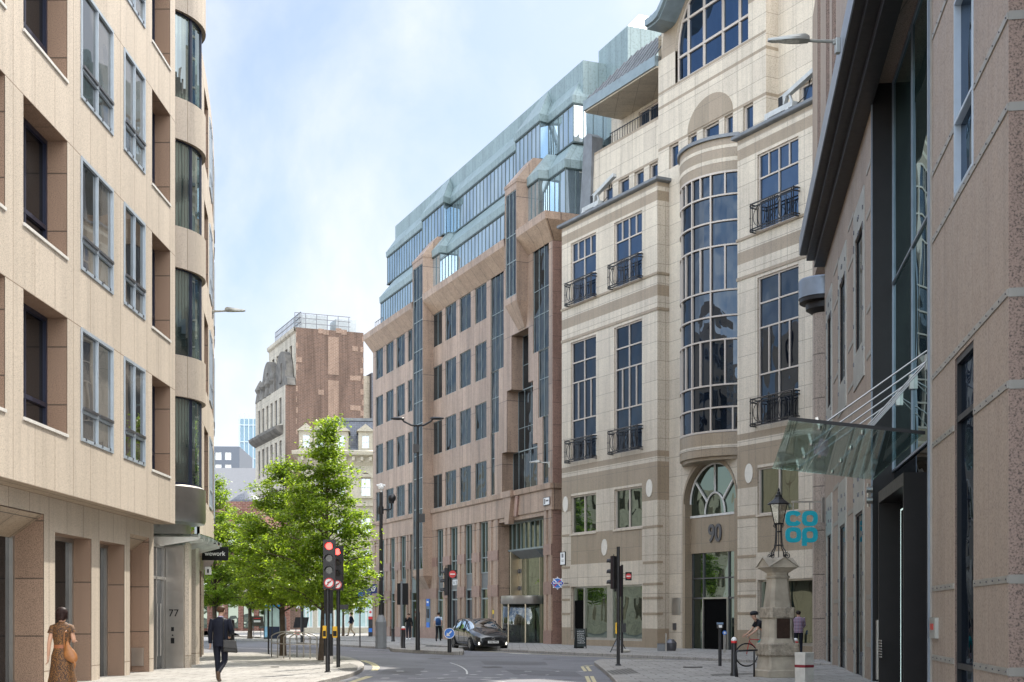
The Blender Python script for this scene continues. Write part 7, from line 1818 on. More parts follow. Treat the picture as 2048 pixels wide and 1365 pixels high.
def person(label, loc, rz, pose, cl, H=1.75, group=None, hands=True, hair=(.06, .035, .02), hair_style='short', skinmat=None):
    """faces local +Y. cl: dict of clothing colours/materials."""
    J = dict(BASE); J.update(pose); s = H / 1.75; J = {k: tuple(c * s for c in v) for k, v in J.items()}
    T = thing('person', label, 'person', loc, rz, group); SK = skinmat or M['skin']
    names = ['pel', 'waist', 'chest', 'neck', 'jaw', 'head', 'top', 'shL', 'elL', 'wrL', 'shR', 'elR', 'wrR', 'hiL', 'knL', 'anL', 'toL', 'hiR', 'knR', 'anR', 'toR']
    idx = {n: i for i, n in enumerate(names)}
    rad = dict(pel=.11, waist=.10, chest=.115, neck=.052, jaw=.068, head=.086, top=.055, shL=.05, elL=.038, wrL=.026, shR=.05, elR=.038, wrR=.026, hiL=.08, knL=.055, anL=.036, toL=.03, hiR=.08, knR=.055, anR=.036, toR=.03)
    ed = [('pel', 'waist'), ('waist', 'chest'), ('chest', 'neck'), ('neck', 'jaw'), ('jaw', 'head'), ('head', 'top'), ('chest', 'shL'), ('shL', 'elL'), ('elL', 'wrL'), ('chest', 'shR'), ('shR', 'elR'), ('elR', 'wrR'),
          ('pel', 'hiL'), ('hiL', 'knL'), ('knL', 'anL'), ('anL', 'toL'), ('pel', 'hiR'), ('hiR', 'knR'), ('knR', 'anR'), ('anR', 'toR')]
    skin_mesh('body', [J[n] for n in names], [(idx[a], idx[b]) for a, b in ed], [rad[n] * s for n in names], SK, T)
    V = {k: Vector(v) for k, v in J.items()}
    fx = (V['head'] - V['jaw']).normalized(); hc = V['head'] * .75 + V['jaw'] * .25
    face = Vector((pose.get('look', (0, 1, 0)))).normalized() if 'look' in pose else Vector((0, 1, 0))
    rt = face.cross(Vector((0, 0, 1))).normalized()
    # face: nose, ears, eyes, mouth
    m = MB(); R3 = .092 * s
    nz = hc + face * (R3 * 1.0); m.tube([nz + Vector((0, 0, .02 * s)), nz + face * .022 * s - Vector((0, 0, .018 * s)), nz - Vector((0, 0, .026 * s))], [.008 * s, .014 * s, .008 * s], 6)
    for sg in (-1, 1):
        e = hc + rt * sg * R3 * .93 - Vector((0, 0, .005)); m.ball(e, .022 * s, 8, 0, (.5, .8, 1.3))
    m.build('nose_and_ears', SK, T, smooth=True)
    m = MB()
    for sg in (-1, 1): m.ball(hc + rt * sg * .033 * s + face * R3 * .86 + Vector((0, 0, .018 * s)), .012 * s, 6)
    m.box(0, 0, 0, 0, 0, 0) if 0 else None
    q = hc + face * R3 * .9 - Vector((0, 0, .052 * s)); m.tube([q - rt * .022 * s, q, q + rt * .022 * s], .005 * s, 5)
    m.build('eyes_and_mouth', M['black'], T, smooth=True)
    hm = cloth('hair_' + hair_style, hair, .3, 30, .55)
    m = MB(); b0 = hc + Vector((0, 0, .028 * s)) - face * .016 * s
    if hair_style == 'bob':
        n = 20; rings = []
        for z, r, f in ((-.125, .078, .15), (-.11, .096, .05), (-.06, .100, .02), (0, .101, 0), (.045, .095, 0), (.078, .076, 0), (.098, .045, 0), (.104, .008, 0)):
            rings.append((b0.x - face.x * f * .1, b0.y - face.y * f * .1 - .0, b0.z + z * s, r * s, r * s * 1.02))
        loft(m, rings, n)
        for i_, v_ in enumerate(m.v):
            if i_ < 3 * n: f_ = 1 + .05 * math.sin(i_ * 2.7); m.v[i_] = (b0.x + (v_[0] - b0.x) * f_, b0.y + (v_[1] - b0.y) * f_, v_[2] + .012 * math.sin(i_ * 1.3 + 1))
        for k_ in range(70):
            a_ = k_ * 2.399; r_ = .095 * s; m.tube([(b0.x + r_ * .6 * math.cos(a_), b0.y + r_ * .6 * math.sin(a_), b0.z + .085 * s), (b0.x + r_ * 1.04 * math.cos(a_), b0.y + r_ * 1.04 * math.sin(a_), b0.z + .02 * s), (b0.x + r_ * 1.06 * math.cos(a_ + .05), b0.y + r_ * 1.06 * math.sin(a_ + .05), b0.z - (.09 + .03 * math.sin(k_ * 5)) * s)], [.004, .007, .002], 4)
    elif hair_style == 'helmet':
        loft(m, [(b0.x, b0.y, b0.z + z * s, r * s, r * s * 1.15) for z, r in ((-.005, .10), (.02, .115), (.06, .11), (.095, .08), (.115, .03), (.118, .005))])
    else:
        loft(m, [(b0.x - face.x * o_, b0.y - face.y * o_, b0.z + z * s, r * s, r * s * 1.05) for z, r, o_ in ((-.062, .066, .030), (-.03, .083, .022), (.0, .094, .012), (.035, .095, .004), (.062, .078, .0), (.082, .042, .0), (.088, .006, 0))])
    m.build('hair' if hair_style != 'helmet' else 'helmet', hm, T, smooth=True)
    # trousers / legs
    def leg(mb, h, k, a, r=(.095, .068, .052), full=True, end=1.0, mi=0):
        a2 = lerp(J[k], J[a], end)
        mb.tube([lerp(J['pel'], J[h], .85), J[h], lerp(J[h], J[k], .5), J[k], lerp(J[k], a2, .5), a2] if full else [lerp(J['pel'], J[h], .85), J[h], lerp(J[h], J[k], .5), lerp(J[h], J[k], .98)],
                [r[0] * 1.05 * s, r[0] * s, (r[0] * .6 + r[1] * .4) * s, r[1] * s, (r[1] * .5 + r[2] * .5) * s, r[2] * s] if full else [r[0] * 1.05 * s, r[0] * s, r[0] * .95 * s, r[1] * 1.25 * s], 12, mi)
    if cl.get('trousers'):
        m = MB(); full = not cl.get('shorts')
        leg(m, 'hiL', 'knL', 'anL', full=full); leg(m, 'hiR', 'knR', 'anR', full=full)
        P = V['pel']; loft(m, [(P.x, P.y, P.z - .10 * s, .12 * s, .10 * s), (P.x, P.y, P.z - .03 * s, .165 * s, .125 * s), (P.x, P.y, P.z + .06 * s, .160 * s, .115 * s), (P.x, P.y, P.z + .13 * s, .145 * s, .10 * s)])
        m.build('shorts' if cl.get('shorts') else 'trousers', cl['trousers'], T, smooth=True, auto=80)
    # upper garment
    if cl.get('top'):
        m = MB(); W, Cc, Pp = V['waist'], V['chest'], V['pel']; br = cl.get('bulk', 1.0); lo = cl.get('hem', -.02)
        sy = (V['shR'] - V['shL']).length / 2 / s; ro = math.atan2(V['shR'].y - V['shL'].y, V['shR'].x - V['shL'].x); sm = (V['shL'] + V['shR']) / 2
        rings = [(Pp.x, Pp.y, Pp.z + lo * s, .165 * br * s, .122 * br * s), (Pp.x, Pp.y, Pp.z + .08 * s, .162 * br * s, .12 * br * s), (W.x, W.y, W.z + .02 * s, .150 * br * s, .112 * br * s, ro), (Cc.x, Cc.y, Cc.z - .04 * s, .172 * br * s, .125 * br * s, ro),
                 (Cc.x, Cc.y, Cc.z + .05 * s, (sy + .012) * br * s, .125 * br * s, ro), (sm.x, sm.y, sm.z + .005 * s, (sy + .01) * br * s, .098 * br * s, ro), (sm.x, sm.y, sm.z + .045 * s, .118 * s, .075 * s, ro), (V['neck'].x, V['neck'].y, V['neck'].z + .018 * s, .064 * s, .062 * s)]
        loft(m, rings, 20)
        se = cl.get('sleeve', 1.0)
        for S, E_, W_ in (('shL', 'elL', 'wrL'), ('shR', 'elR', 'wrR')):
            a, e, w = J[S], J[E_], J[W_]
            if se > .55: m.tube([lerp(J['chest'], a, .7), a, lerp(a, e, .5), e, lerp(e, w, (se - .5) * 2 * .5), lerp(e, w, (se - .5) * 2)], [.06 * s, .068 * br * s, .058 * br * s, .052 * br * s, .046 * br * s, .041 * br * s], 10)
            else: m.tube([lerp(J['chest'], a, .7), a, lerp(a, e, se), lerp(a, e, se * 2)], [.06 * s, .068 * s, .063 * s, .062 * s], 10)
        m.build(cl.get('top_name', 'shirt'), cl['top'], T, smooth=True, auto=80)
        if cl.get('collar'):
            m = MB(); loft(m, [(V['neck'].x, V['neck'].y, V['neck'].z - .01, .066 * s, .064 * s), (V['neck'].x, V['neck'].y + .004, V['neck'].z + .04 * s, .060 * s, .060 * s)], 14, cap=False); m.build('collar', cl['collar'], T, smooth=True)
    # shoes
    m = MB()
    for A_, T_ in (('anL', 'toL'), ('anR', 'toR')):
        a, t = V[A_], V[T_]; d = (t - a); hz = Vector((d.x, d.y, d.z * .8)); hl = a - d * .28 - Vector((0, 0, .03 * s))
        m.tube([hl, lerp(hl, t, .35), lerp(hl, t, .75), t + d.normalized() * .05 * s], [.036 * s, .045 * s, .045 * s, .024 * s], 10)
        m.tube([a + Vector((0, 0, .03 * s)), hl + d * .2], [.042 * s, .045 * s], 8)
    m.build('shoes', cl.get('shoes', M['black']), T, smooth=True, auto=80)
    if hands:
        for S, e, w in ((-1, 'elL', 'wrL'), (1, 'elR', 'wrR')):
            hand(T, J[w], V[w] - V[e], S > 0, pose.get('thumb' + ('L' if S < 0 else 'R'), (0, 1, 0)), pose.get('curl', .45), s)
    return T, V, s
WALK = dict(anL=(-.08, -.30, .16), knL=(-.09, -.02, .50), toL=(-.08, -.22, .03), knR=(.08, .17, .52), anR=(.07, .24, .10), toR=(.07, .40, .06), elL=(-.22, .02, 1.13), wrL=(-.20, .20, .93), elR=(.22, -.12, 1.14), wrR=(.22, -.08, .90))
# woman in patterned dress, near left, walking away
def dressmat():
    m, nt, b = nmat('leopard_print_dress'); tcn = N(nt, 'ShaderNodeTexCoord'); v = N(nt, 'ShaderNodeTexVoronoi'); v.inputs['Scale'].default_value = 95; nt.links.new(tcn.outputs['Object'], v.inputs['Vector'])
    n2 = noise(nt, tcn.outputs['Object'], 60, 3)
    c = mixc(nt, ramp(nt, n2, [(.44, 0), (.52, 1)]), ramp(nt, v.outputs['Distance'], [(.28, (.025, .010, .005)), (.42, (.24, .105, .025))]), (.035, .016, .008))
    nt.links.new(c, b.inputs['Base Color']); b.inputs['Roughness'].default_value = .7; return m
Y = 23.0; T, V, s = person('dark haired woman in a brown leopard print dress walking past the granite piers', (xat(124, Y), Y, KH), R(4),
    dict(shL=(-.155, -.01, 1.385), elL=(-.205, -.05, 1.13), wrL=(-.235, .0, .88), shR=(.15, .0, 1.39), elR=(.205, .0, 1.15), wrR=(.15, .21, 1.15), knL=(-.08, .14, .50), anL=(-.08, .14, .09), toL=(-.08, .28, .04), anR=(.07, -.25, .14), knR=(.08, .02, .49), toR=(.07, -.13, .03), look=(.45, 1, 0)),
    dict(top=None, trousers=None, shoes=plain('tan_sandals', (.3, .16, .07), .6)), 1.68, hair=(.022, .010, .008), hair_style='bob', skinmat=plain('warm_skin', (.52, .29, .19), .5, 0, .06, 12))
DM = dressmat(); m = MB()
loft(m, [(0, 0, .40, .235, .19), (0, 0, .52, .215, .175), (0, 0, .72, .185, .15), (0, 0, .86, .175, .138), (0, 0, .96, .145, .112), (0, 0, 1.02, .128, .10), (0, 0, 1.12, .142, .112), (0, 0, 1.24, .165, .118), (0, -.0, 1.32, .178, .11), (0, 0, 1.375, .155, .085), (0, 0, 1.41, .085, .065), (0, 0, 1.43, .055, .055)], 24)
for k in range(24):    # soft pleats at the hem
    for r_ in range(2):
        i = r_ * 24 + k; x, y, z = m.v[i]; f = 1 + (.06 - .03 * r_) * math.sin(k * 1.9); m.v[i] = (x * f, y * f, z + .012 * math.sin(k * 2.3))
for sg, S, E_ in ((-1, 'shL', 'elL'), (1, 'shR', 'elR')):
    a, e = V[S], V[E_]; m.tube([a + Vector((-.06 * sg, 0, .01)), a + Vector((0, 0, -.005)), lerp(a, e, .28), lerp(a, e, .40)], [.06, .062, .066, .070], 12)
dr = m.build('dress', DM, T, smooth=True, auto=80)
m = MB(); loft(m, [(0, 0, .985, .137, .107), (0, 0, 1.045, .135, .106)], 24, cap=False); m.build('belt', plain('tan_leather_belt', (.30, .10, .04), .5), dr, smooth=True)
TB = thing('shoulder_bag', 'slouchy tan leather bag on the arm of the woman in the leopard print dress', 'bag', (T.location.x + .17, T.location.y - .10, T.location.z + .76), R(4))
M['tan'] = plain('tan_leather', (.30, .12, .035), .42, 0, .25, 9, .5, bump=1.2, bs=9)
m = MB(); loft(m, [(.06, 0, -.03, .02, .02), (.05, 0, .01, .08, .05), (.02, 0, .06, .125, .065), (.0, 0, .14, .13, .065), (-.02, 0, .22, .10, .05), (-.045, 0, .30, .05, .035), (-.06, 0, .40, .022, .018)], 16); m.build('bag_body', M['tan'], TB, smooth=True)
m = MB(); m.tube([(-.10, 0, .2), (-.11, -.03, .38), (-.10, -.05, .56), (-.08, 0, .60), (-.07, .06, .54), (-.05, .04, .34), (.03, .02, .22)], .014, 6); m.build('strap', M['tan'], TB, smooth=True)
m = MB(); m.tube([(.08, -.03, .02), (.10, -.04, -.05), (.09, -.03, -.13)], [.02, .025, .01], 6); m.build('tassel', M['tan'], TB, smooth=True); TB.scale = (.86, .86, .86)
# man in dark suit walking away
SUIT = cloth('navy_suit', (.010, .012, .022), .2, 6, .7)
p = P_(441, 1364); T, V, s = person('man in a dark navy suit walking away, left of the bike rack', p, R(-3),
    dict(WALK, knR=(.07, .13, .50), anR=(.03, .10, .10), toR=(.02, .25, .05), hiL=(-.085, 0, .90), knL=(-.09, .10, .50), anL=(-.02, -.02, .09), toL=(-.03, .1, .03), anR_=0, elL=(-.225, -.02, 1.13), wrL=(-.235, .02, .87), elR=(.245, .02, 1.15), wrR=(.17, .22, 1.08), look=(.35, 1, -.25)) if 0 else
    dict(elL=(-.235, -.02, 1.14), wrL=(-.24, .02, .88), elR=(.25, .02, 1.15), wrR=(.16, .22, 1.06), look=(.4, 1, -.1), knL=(-.085, .06, .49), anL=(-.05, .0, .085), toL=(-.05, .15, .03), knR=(.09, .03, .48), anR=(.03, -.32, .22), toR=(.02, -.26, .08), shL=(-.185, 0, 1.40), shR=(.185, 0, 1.40), head=(.015, .035, 1.64), top=(.015, .04, 1.70), jaw=(.01, .04, 1.545)),
    dict(top=SUIT, trousers=SUIT, bulk=1.08, hem=-.12, top_name='jacket', collar=plain('lilac_collar', (.45, .38, .55), .7), shoes=plain('brown_shoes', (.10, .06, .035), .4)), 1.78, hair=(.065, .034, .018))
TB = thing('shoulder_bag', 'black messenger bag hanging at the right hip of the man in the suit', 'bag', (p[0] + .24, p[1] - .16, p[2] + .84), R(10))
m = MB(); m.hexa([(-.15, -.07, -.14), (.19, -.07, -.17), (.19, .07, -.17), (-.15, .07, -.14), (-.13, -.05, .13), (.15, -.05, .10), (.15, .05, .10), (-.13, .05, .13)]); m.build('bag_body', plain('black_leather_bag', (.012, .011, .01), .55, 0, .3, 10), TB, bevel=.03)
m = MB(); m.hexa([(-.14, -.085, -.04), (.17, -.085, -.07), (.17, -.07, -.07), (-.14, -.07, -.04), (-.135, -.07, .14), (.155, -.07, .11), (.155, .06, .11), (-.135, .06, .14)]); m.build('flap', plain('worn_black_flap', (.02, .018, .016), .5, 0, .4, 10), TB, bevel=.01)
m = MB(); m.tube([(-.12, 0, .1), (-.13, .0, .3), (-.14, .03, .5), (-.13, .12, .63), (-.06, .22, .5), (.08, .2, .12)], .013, 6); m.build('strap', M['black'], TB, smooth=True)
# man walking past the frosted shop window
NAVY = cloth('navy_shirt', (.015, .02, .04)); BEIGE = cloth('beige_chinos', (.30, .23, .15))
p = P_(702, 1273); person('man in navy shirt and beige trousers striding left past the frosted shop window', p, R(80), WALK, dict(top=NAVY, trousers=BEIGE, sleeve=.75), 1.78, hands=False)
# woman on the phone
BLK = cloth('black_jacket', (.012, .012, .013)); p = P_(817, 1279.5)
T, V, s = person('woman in black jacket standing with a hand at her chin beside the cash machine', p, R(172), dict(elR=(.24, .0, 1.16), wrR=(.06, .19, 1.36), elL=(-.24, -.02, 1.13), wrL=(-.26, .08, .88), thumbR=(-1, 0, .3)), dict(top=BLK, trousers=cloth('dark_leggings', (.02, .022, .03)), bulk=1.05, shoes=M['sign_white']), 1.70, hair=(.04, .02, .012))
# man with backpack
p = P_(877, 1283); T, V, s = person('man in pale shirt with a blue rucksack walking away along the pink granite shopfronts', p, R(-8), dict(WALK, elL=(-.24, -.08, 1.12), wrL=(-.27, -.02, .90)), dict(top=cloth('pale_blue_shirt', (.42, .48, .56)), trousers=cloth('black_trousers', (.012, .012, .014)), sleeve=.3), 1.76, hands=False, hair=(.02, .012, .01))
TB = thing('rucksack', 'blue rucksack worn on the back of the man in the pale shirt', 'bag', (p[0] - .01, p[1] - .2, p[2] + 1.2), R(-8))
m = MB(); loft(m, [(0, 0, -.24, .13, .07), (0, 0, -.18, .16, .10), (0, 0, .05, .155, .10), (0, 0, .17, .12, .07), (0, 0, .2, .04, .03)], 14); m.build('bag_body', cloth('blue_nylon', (.02, .06, .16)), TB, smooth=True); m = MB(); m.box(-.10, .10, -.13, -.08, -.18, -.04); m.build('pocket', cloth('blue_nylon_dark', (.012, .035, .10)), TB, bevel=.02)
# figure partly behind the main tree
p = P_(645, 1277); person('person in dark top and jeans standing behind the trunk of the pointed tree', (p[0] + .12, p[1], p[2]), R(150), {}, dict(top=NAVY, trousers=cloth('blue_jeans', (.06, .09, .16))), 1.72, hands=False)
# people far down the street
def far(px, label, top, bot, rz, H=1.75, base=1260, **k): 
    p = P_(px, base); cl = dict(top=top, trousers=bot); cl.update(k); return person(label, p, R(rz), WALK if rz else {}, cl, H, hands=False, group=None)
far(417.5, 'man in navy suit walking this way at the far left, by the left tree trunk', cloth('far_navy', (.02, .025, .05)), cloth('far_navy2', (.02, .025, .05)), 185, base=1256)
far(464, 'helmeted person in grey top far off above the dark cabinet', cloth('far_grey', (.12, .12, .13)), cloth('far_dark', (.03, .03, .035)), 178, base=1262)
far(488.5, 'man in dark t-shirt and white shorts walking towards the camera, far down the street', cloth('far_dark_tee', (.025, .03, .05)), cloth('white_shorts', (.60, .60, .58)), 175, base=1256, shorts=True, sleeve=.3)
far(500, 'person in an orange top standing behind the far bollard', cloth('orange_top', (.75, .16, .03)), cloth('far_dark3', (.03, .03, .035)), 160, base=1258)
# man in checked shirt
def checks():
    m, nt, b = nmat('checked_shirt'); tcn = N(nt, 'ShaderNodeTexCoord')
    fs = []
    for ax in 'XZ':
        wv = N(nt, 'ShaderNodeTexWave'); wv.bands_direction = ax; wv.inputs['Scale'].default_value = 5.5; nt.links.new(tcn.outputs['Object'], wv.inputs[0]); fs.append(ramp(nt, wv.outputs[0], [(.45, 0), (.6, 1)]))
    c = mixc(nt, fs[0], (.02, .03, .09), (.28, .10, .14)); c = mixc(nt, mixc(nt, .45, (0, 0, 0), fs[1]), c, (.55, .55, .62))
    nt.links.new(c, b.inputs['Base Color']); b.inputs['Roughness'].default_value = .85; return m
p = P_(1597, 1309); person('man in a blue checked shirt seen from behind, just right of the stone monument', p, R(-10), dict(chest=(0, .05, 1.27), neck=(0, .10, 1.44), jaw=(0, .16, 1.51), head=(0, .15, 1.60), top=(0, .15, 1.66), shL=(-.19, .06, 1.38), shR=(.19, .06, 1.38), elL=(-.23, .10, 1.12), wrL=(-.18, .3, 1.0), elR=(.23, .10, 1.12), wrR=(.18, .3, 1.0)), dict(top=checks(), trousers=cloth('dark_jeans', (.012, .014, .022)), bulk=1.1, hem=-.1, sleeve=.75), 1.80, hair=(.02, .015, .012))
# cyclist and bicycle, heading left
Yc = 41.2; bx = xat(1493, Yc); B0 = (bx, Yc, 0.0)
rzb = R(98)       # bicycle points along local +Y -> turned to face left
p = (xat(1523, Yc), Yc - .05, .0); 
T = thing('bicycle', 'red road bicycle with thin black tyres, partly behind the stone monument', 'bicycle', (xat(1493, Yc), Yc, KH), R(100))
Rw = .34
def wheel(y, name='wheel'):
    m = MB(); m.tube([(0, y + Rw * math.cos(k * math.pi / 16), Rw + .015 + Rw * math.sin(k * math.pi / 16)) for k in range(32)], .02, 6, closed=True); w_ = m.build(name, M['black'], T, smooth=True)
    m = MB(); m.tube([(0, y + (Rw - .02) * math.cos(k * math.pi / 16), Rw + .015 + (Rw - .02) * math.sin(k * math.pi / 16)) for k in range(32)], .009, 5, closed=True)
    for k in range(14): a = 2 * math.pi * k / 14; m.tube([(0, y, Rw + .015), (0, y + (Rw - .02) * math.cos(a), Rw + .015 + (Rw - .02) * math.sin(a))], .0025, 3, cap=False)
    m.ball((0, y, Rw + .015), .025, 8); m.build('rim', M['steel'], w_)
wheel(0); wheel(-1.02)
rd = plain('red_bicycle_paint', (.45, .02, .02), .3)
m = MB(); hz = Rw + .015
m.tube([(0, 0, hz), (0, -.06, hz + .3), (0, -.10, hz + .45)], .015, 6)
for a, b in (((0, -.09, hz + .40), (0, -.55, hz - .05)), ((0, -.10, hz + .47), (0, -.66, hz + .43)), ((0, -.55, hz - .05), (0, -.69, hz + .55)), ((0, -.55, hz - .05), (0, -1.02, hz)), ((0, -1.02, hz), (0, -.66, hz + .42))): m.tube([a, b], .016, 8)
m.build('frame', rd, T, smooth=True)
m = MB(); m.tube([(-.2, .04, hz + .56), (-.2, -.04, hz + .58), (0, -.08, hz + .56), (.2, -.04, hz + .58), (.2, .04, hz + .56)], .014, 6); m.tube([(0, -.10, hz + .45), (0, -.08, hz + .56)], .014, 6); m.build('handlebar', M['steel'], T, smooth=True)
m = MB(); m.ball((0, -.70, hz + .58), .1, 8, 0, (.7, 1.3, .35)); m.build('saddle', M['black'], T, smooth=True)
hip = (0, 0, .97)
T2, V, s = person('cyclist in black helmet and turquoise shorts astride the red bicycle beside the monument', (xat(1493, Yc) + .62, Yc - .10, KH), R(100),
    dict(pel=(0, -.02, .98), waist=(0, .10, 1.10), chest=(0, .26, 1.25), neck=(0, .36, 1.40), jaw=(0, .44, 1.46), head=(0, .44, 1.55), top=(0, .43, 1.61), shL=(-.17, .30, 1.33), shR=(.17, .30, 1.33), elL=(-.22, .42, 1.10), wrL=(-.19, .60, .97), elR=(.22, .42, 1.10), wrR=(.19, .60, .97),
         hiL=(-.09, 0, .95), knL=(-.11, .30, .68), anL=(-.10, .10, .36), toL=(-.10, .24, .30), hiR=(.09, 0, .95), knR=(.12, .14, .52), anR=(.14, .08, .09), toR=(.14, .22, .03)),
    dict(top=cloth('cycling_top', (.015, .016, .02)), trousers=cloth('turquoise_shorts', (.02, .30, .28)), shorts=True, sleeve=.3), 1.76, hair=(.02, .022, .025), hair_style='helmet')
m = MB(); hc = V['head']; m.tube([(hc.x - .07, hc.y + .075, hc.z + .0), (hc.x, hc.y + .10, hc.z), (hc.x + .07, hc.y + .075, hc.z)], .016, 6); m.build('sunglasses', M['black'], T2, smooth=True)
# ================================================================== car
hd = Vector((.31, -.95)).normalized(); fr_right = Vector((xat(943.5, 64.4), 64.4)); Lc, Wc = 4.5, 1.76
# local frame: +X forward, +Y left; origin at the middle of the wheelbase on the ground
lf = Vector((-hd.y, hd.x))                       # left of heading
c2 = fr_right - hd * 1.39 + lf * .78
CAR = thing('parked_car', 'dark grey family car facing the camera on the road before the revolving door', 'car', (c2.x, c2.y, 0), math.atan2(hd.y, hd.x))
def carpaint():
    m, nt, b = nmat('dark_grey_car_paint'); b.inputs['Base Color'].default_value = (.05, .055, .06, 1); b.inputs['Metallic'].default_value = .6; b.inputs['Roughness'].default_value = .22
    b.inputs['Coat Weight'].default_value = 1; b.inputs['Coat Roughness'].default_value = .03
    return m
M['car'] = carpaint(); M['carglass'] = glass('car_glass', (.006, .007, .008), (.7, .78, .82), .05, .0, .6)
# stations: x, sill z, belt z, half width at belt, roof z, half width of roof, nose pinch
ST = [(2.28, .30, .62, .52, .66, .40), (2.22, .22, .66, .68, .72, .52), (2.05, .19, .72, .80, .82, .62), (1.75, .19, .80, .86, .93, .68), (1.35, .19, .88, .88, 1.00, .72), (1.05, .19, .93, .88, 1.07, .72), (.75, .19, .96, .88, 1.25, .68), (.30, .19, .98, .88, 1.46, .62), (-.25, .19, 1.00, .88, 1.54, .60), (-.85, .19, 1.02, .88, 1.55, .59), (-1.45, .19, 1.05, .87, 1.50, .57), (-1.90, .22, 1.06, .84, 1.38, .54), (-2.15, .28, 1.02, .78, 1.16, .56), (-2.24, .36, .90, .70, .98, .55)]
secs = []
for x, zs_, zb, w, zr, wr in ST:
    h = [(0, zs_), (w * .86, zs_), (w * .985, zs_ + .12), (w, zs_ + (zb - zs_) * .5), (w * .995, zb - .08), (w * .965, zb), (wr + (w - wr) * .12, zr - .07), (wr * .86, zr - .015), (0, zr)]
    secs.append([(x, y, z) for y, z in h] + [(x, -y, z) for y, z in reversed(h[1:-1])])
verts = [v for s_ in secs for v in s_]; n = len(secs[0]); faces = []; mi = []
for i in range(len(secs) - 1):
    for k in range(n):
        k2 = (k + 1) % n; faces.append((i * n + k, i * n + k2, (i + 1) * n + k2, (i + 1) * n + k))
        g = 0
        x = (ST[i][0] + ST[i + 1][0]) / 2
        side = k in (5, 10); roof = k in (6, 7, 8, 9)
        if side and -1.75 < x < 1.0: g = 1
        if roof and .28 < x < 1.06: g = 1
        if (roof or side) and -2.16 < x < -1.9: g = 1
        mi.append(g)
faces.append(tuple(range(n))[::-1]); mi.append(0); faces.append(tuple((len(secs) - 1) * n + k for k in range(n))); mi.append(0)
me = bpy.data.meshes.new('body'); me.from_pydata(verts, [], faces); me.materials.append(M['car']); me.materials.append(M['carglass']); me.polygons.foreach_set('material_index', mi); me.polygons.foreach_set('use_smooth', [True] * len(mi))
bo = bpy.data.objects.new('body', me); col.objects.link(bo); bo.parent = CAR; md = bo.modifiers.new('s', 'SUBSURF'); md.levels = 2; md.render_levels = 2
WB = 1.39
for sx in (1, -1):
    for sy in (1, -1):
        cx, cy = sx * WB, sy * .80; o = sy
        m = MB(); prof = [(.20, -.10), (.31, -.10), (.325, -.06), (.325, .06), (.31, .10), (.20, .10)]
        b = len(m.v); m.lathe(prof, (0, 0, 0), 28); m.xf(Matrix.Translation((cx, cy, .325)) @ Matrix.Rotation(math.pi / 2, 4, 'X')); w_ = m.build('wheel', plain('tyre', (.012, .012, .012), .85), CAR, smooth=True, auto=40)
        m = MB(); m.lathe([(.02, .05), (.06, .07), (.06, .08), (.19, .05), (.215, .09), (.225, .10)], (0, 0, 0), 28)
        m.lathe([(.20, -.05), (.20, .06)], (0, 0, 0), 24)
        for k in range(10):
            a = 2 * math.pi * k / 10; m.hexa([(.05 * math.cos(a) - .012 * math.sin(a), .05 * math.sin(a) + .012 * math.cos(a), .06), (.05 * math.cos(a) + .012 * math.sin(a), .05 * math.sin(a) - .012 * math.cos(a), .06), (.205 * math.cos(a) + .02 * math.sin(a), .205 * math.sin(a) - .02 * math.cos(a), .06), (.205 * math.cos(a) - .02 * math.sin(a), .205 * math.sin(a) + .02 * math.cos(a), .06),
                  (.05 * math.cos(a) - .012 * math.sin(a), .05 * math.sin(a) + .012 * math.cos(a), .10), (.05 * math.cos(a) + .012 * math.sin(a), .05 * math.sin(a) - .012 * math.cos(a), .10), (.205 * math.cos(a) + .02 * math.sin(a), .205 * math.sin(a) - .02 * math.cos(a), .10), (.205 * math.cos(a) - .02 * math.sin(a), .205 * math.sin(a) + .02 * math.cos(a), .10)])
        m.xf(Matrix.Translation((cx, cy, .325)) @ Matrix.Rotation(-math.pi / 2 if sy > 0 else math.pi / 2, 4, 'X')); m.build('rim', plain('alloy', (.6, .6, .6), .3, .8), w_)
        m = MB(); N_ = 16     # dark wheel arch
        for k in range(N_):
            a, b2 = math.pi * k / N_, math.pi * (k + 1) / N_
            for r0, r1 in ((.335, .385),):
                yy = cy + sy * .075
                m.face([(cx + r0 * math.cos(a), yy, .325 + r0 * math.sin(a)), (cx + r1 * math.cos(a), yy, .325 + r1 * math.sin(a)), (cx + r1 * math.cos(b2), yy, .325 + r1 * math.sin(b2)), (cx + r0 * math.cos(b2), yy, .325 + r0 * math.sin(b2))])
        m.lathe([(.37, -.14), (.37, .085)], (0, 0, 0), 24) if 0 else None
        m.build('wheel_arch', M['black'], CAR)
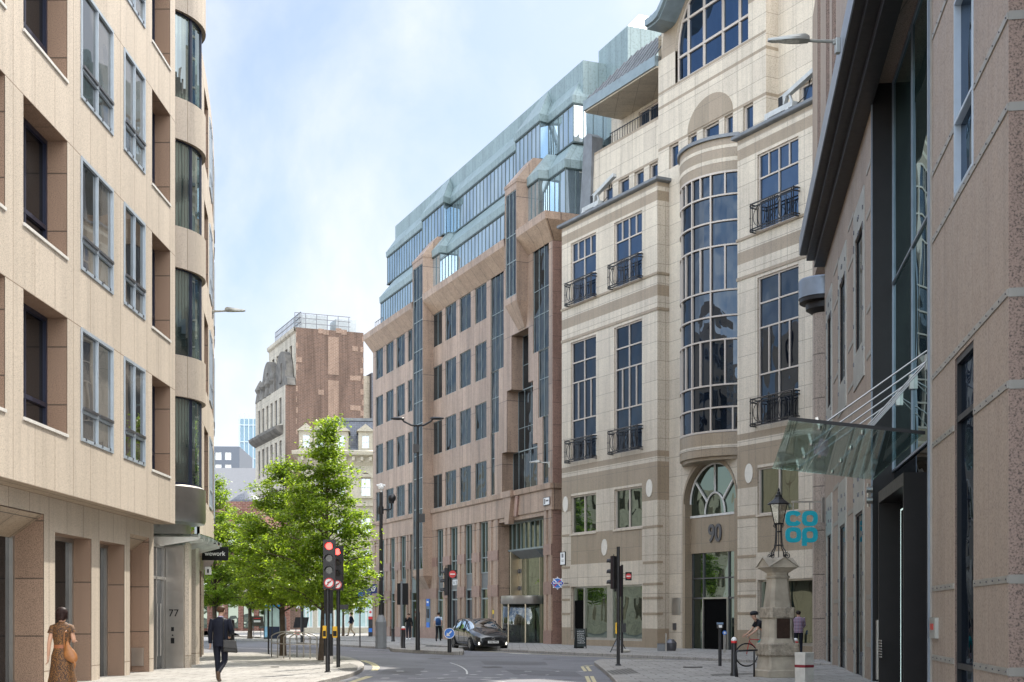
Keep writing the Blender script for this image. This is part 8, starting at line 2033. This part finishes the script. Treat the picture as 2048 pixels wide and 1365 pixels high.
# front details
m = MB(); m.hexa([(2.20, -.62, .26), (2.26, -.62, .26), (2.26, .62, .26), (2.20, .62, .26), (2.18, -.50, .50), (2.285, -.44, .50), (2.285, .44, .50), (2.18, .50, .50)]); m.hexa([(2.2, -.36, .585), (2.28, -.36, .585), (2.28, .36, .585), (2.2, .36, .585), (2.17, -.42, .64), (2.27, -.4, .64), (2.27, .4, .64), (2.17, .42, .64)]); m.build('grille', M['black'], CAR, bevel=.01)
m = MB(); m.box(2.285, 2.30, -.26, .26, .37, .48); np_ = m.build('number_plate', M['sign_white'], CAR)
t = text('YH65 PPN', .10, .004, M['black'], np_, 'lettering', bold=.002); t.rotation_euler = (0, 0, R(90)); t.location = (2.303, 0, .425)
HL = emit('headlight_glow', (1, .93, .8), 1.5)
for sy in (1, -1):
    m = MB(); m.hexa([(1.86, sy * .80, .62), (2.17, sy * .46, .60), (2.10, sy * .44, .62), (1.80, sy * .78, .64), (1.80, sy * .82, .76), (2.14, sy * .50, .69), (2.07, sy * .46, .73), (1.74, sy * .76, .80)]); hl = m.build('headlight', plain('headlight_lens', (.5, .52, .55), .08, .4, .2, 20, 1), CAR)
    m = MB(); m.ball((2.06, sy * .60, .675), .045, 8); m.build('bulb', M['sign_white'], hl, smooth=True)
    m = MB(); m.ball((2.20, sy * .66, .36), .055, 10, 0, (.5, .8, 1.3)); m.build('fog_light', HL, CAR, smooth=True)
    m = MB(); m.ball((.86, sy * 1.0, 1.0), .12, 10, 0, (.6, .8, .6)); m.bar((.88, sy * .86, .98), (.86, sy * 1.0, .98), .04); m.build('door_mirror', M['black'], CAR, smooth=True)
    m = MB()
    for x in (.05, -.95): m.box(x, x + .2, sy * .885 - .012, sy * .885 + .012, .86, .89)
    m.build('door_handle', M['steel'], CAR)
    m = MB()
    for x in (.42, -.52, -1.42): m.bar((x, sy * .893, .28), (x - .02, sy * .878, .92), .008)
    m.bar((-1.3, sy * .893, .24), (1.0, sy * .893, .24), .03, .06); m.build('door_seam', M['black'], CAR)
    m = MB()
    for x, zt, w in ((.36, 1.41, .70), (-.52, 1.46, .665), (-1.38, 1.43, .65)): m.bar((x + .06, sy * .865, 1.0), (x - .02, sy * (w), zt), .05, .03)
    m.tube([(1.0, sy * .82, 1.03), (.5, sy * .73, 1.27), (.05, sy * .685, 1.44), (-.6, sy * .665, 1.50), (-1.3, sy * .645, 1.47), (-1.85, sy * .64, 1.33)], .02, 6); m.build('window_pillar', M['black'], CAR)
m = MB(); m.tube([(2.285, .07 * math.cos(k * math.pi / 8), .585 + .045 * math.sin(k * math.pi / 8)) for k in range(16)], .008, 5, closed=True); m.build('badge', M['steel'], CAR)
m = MB(); m.bar((.98, -.5, 1.09), (.80, .1, 1.17), .015); m.bar((.98, .1, 1.09), (.80, .6, 1.15), .015); m.build('wiper', M['black'], CAR)
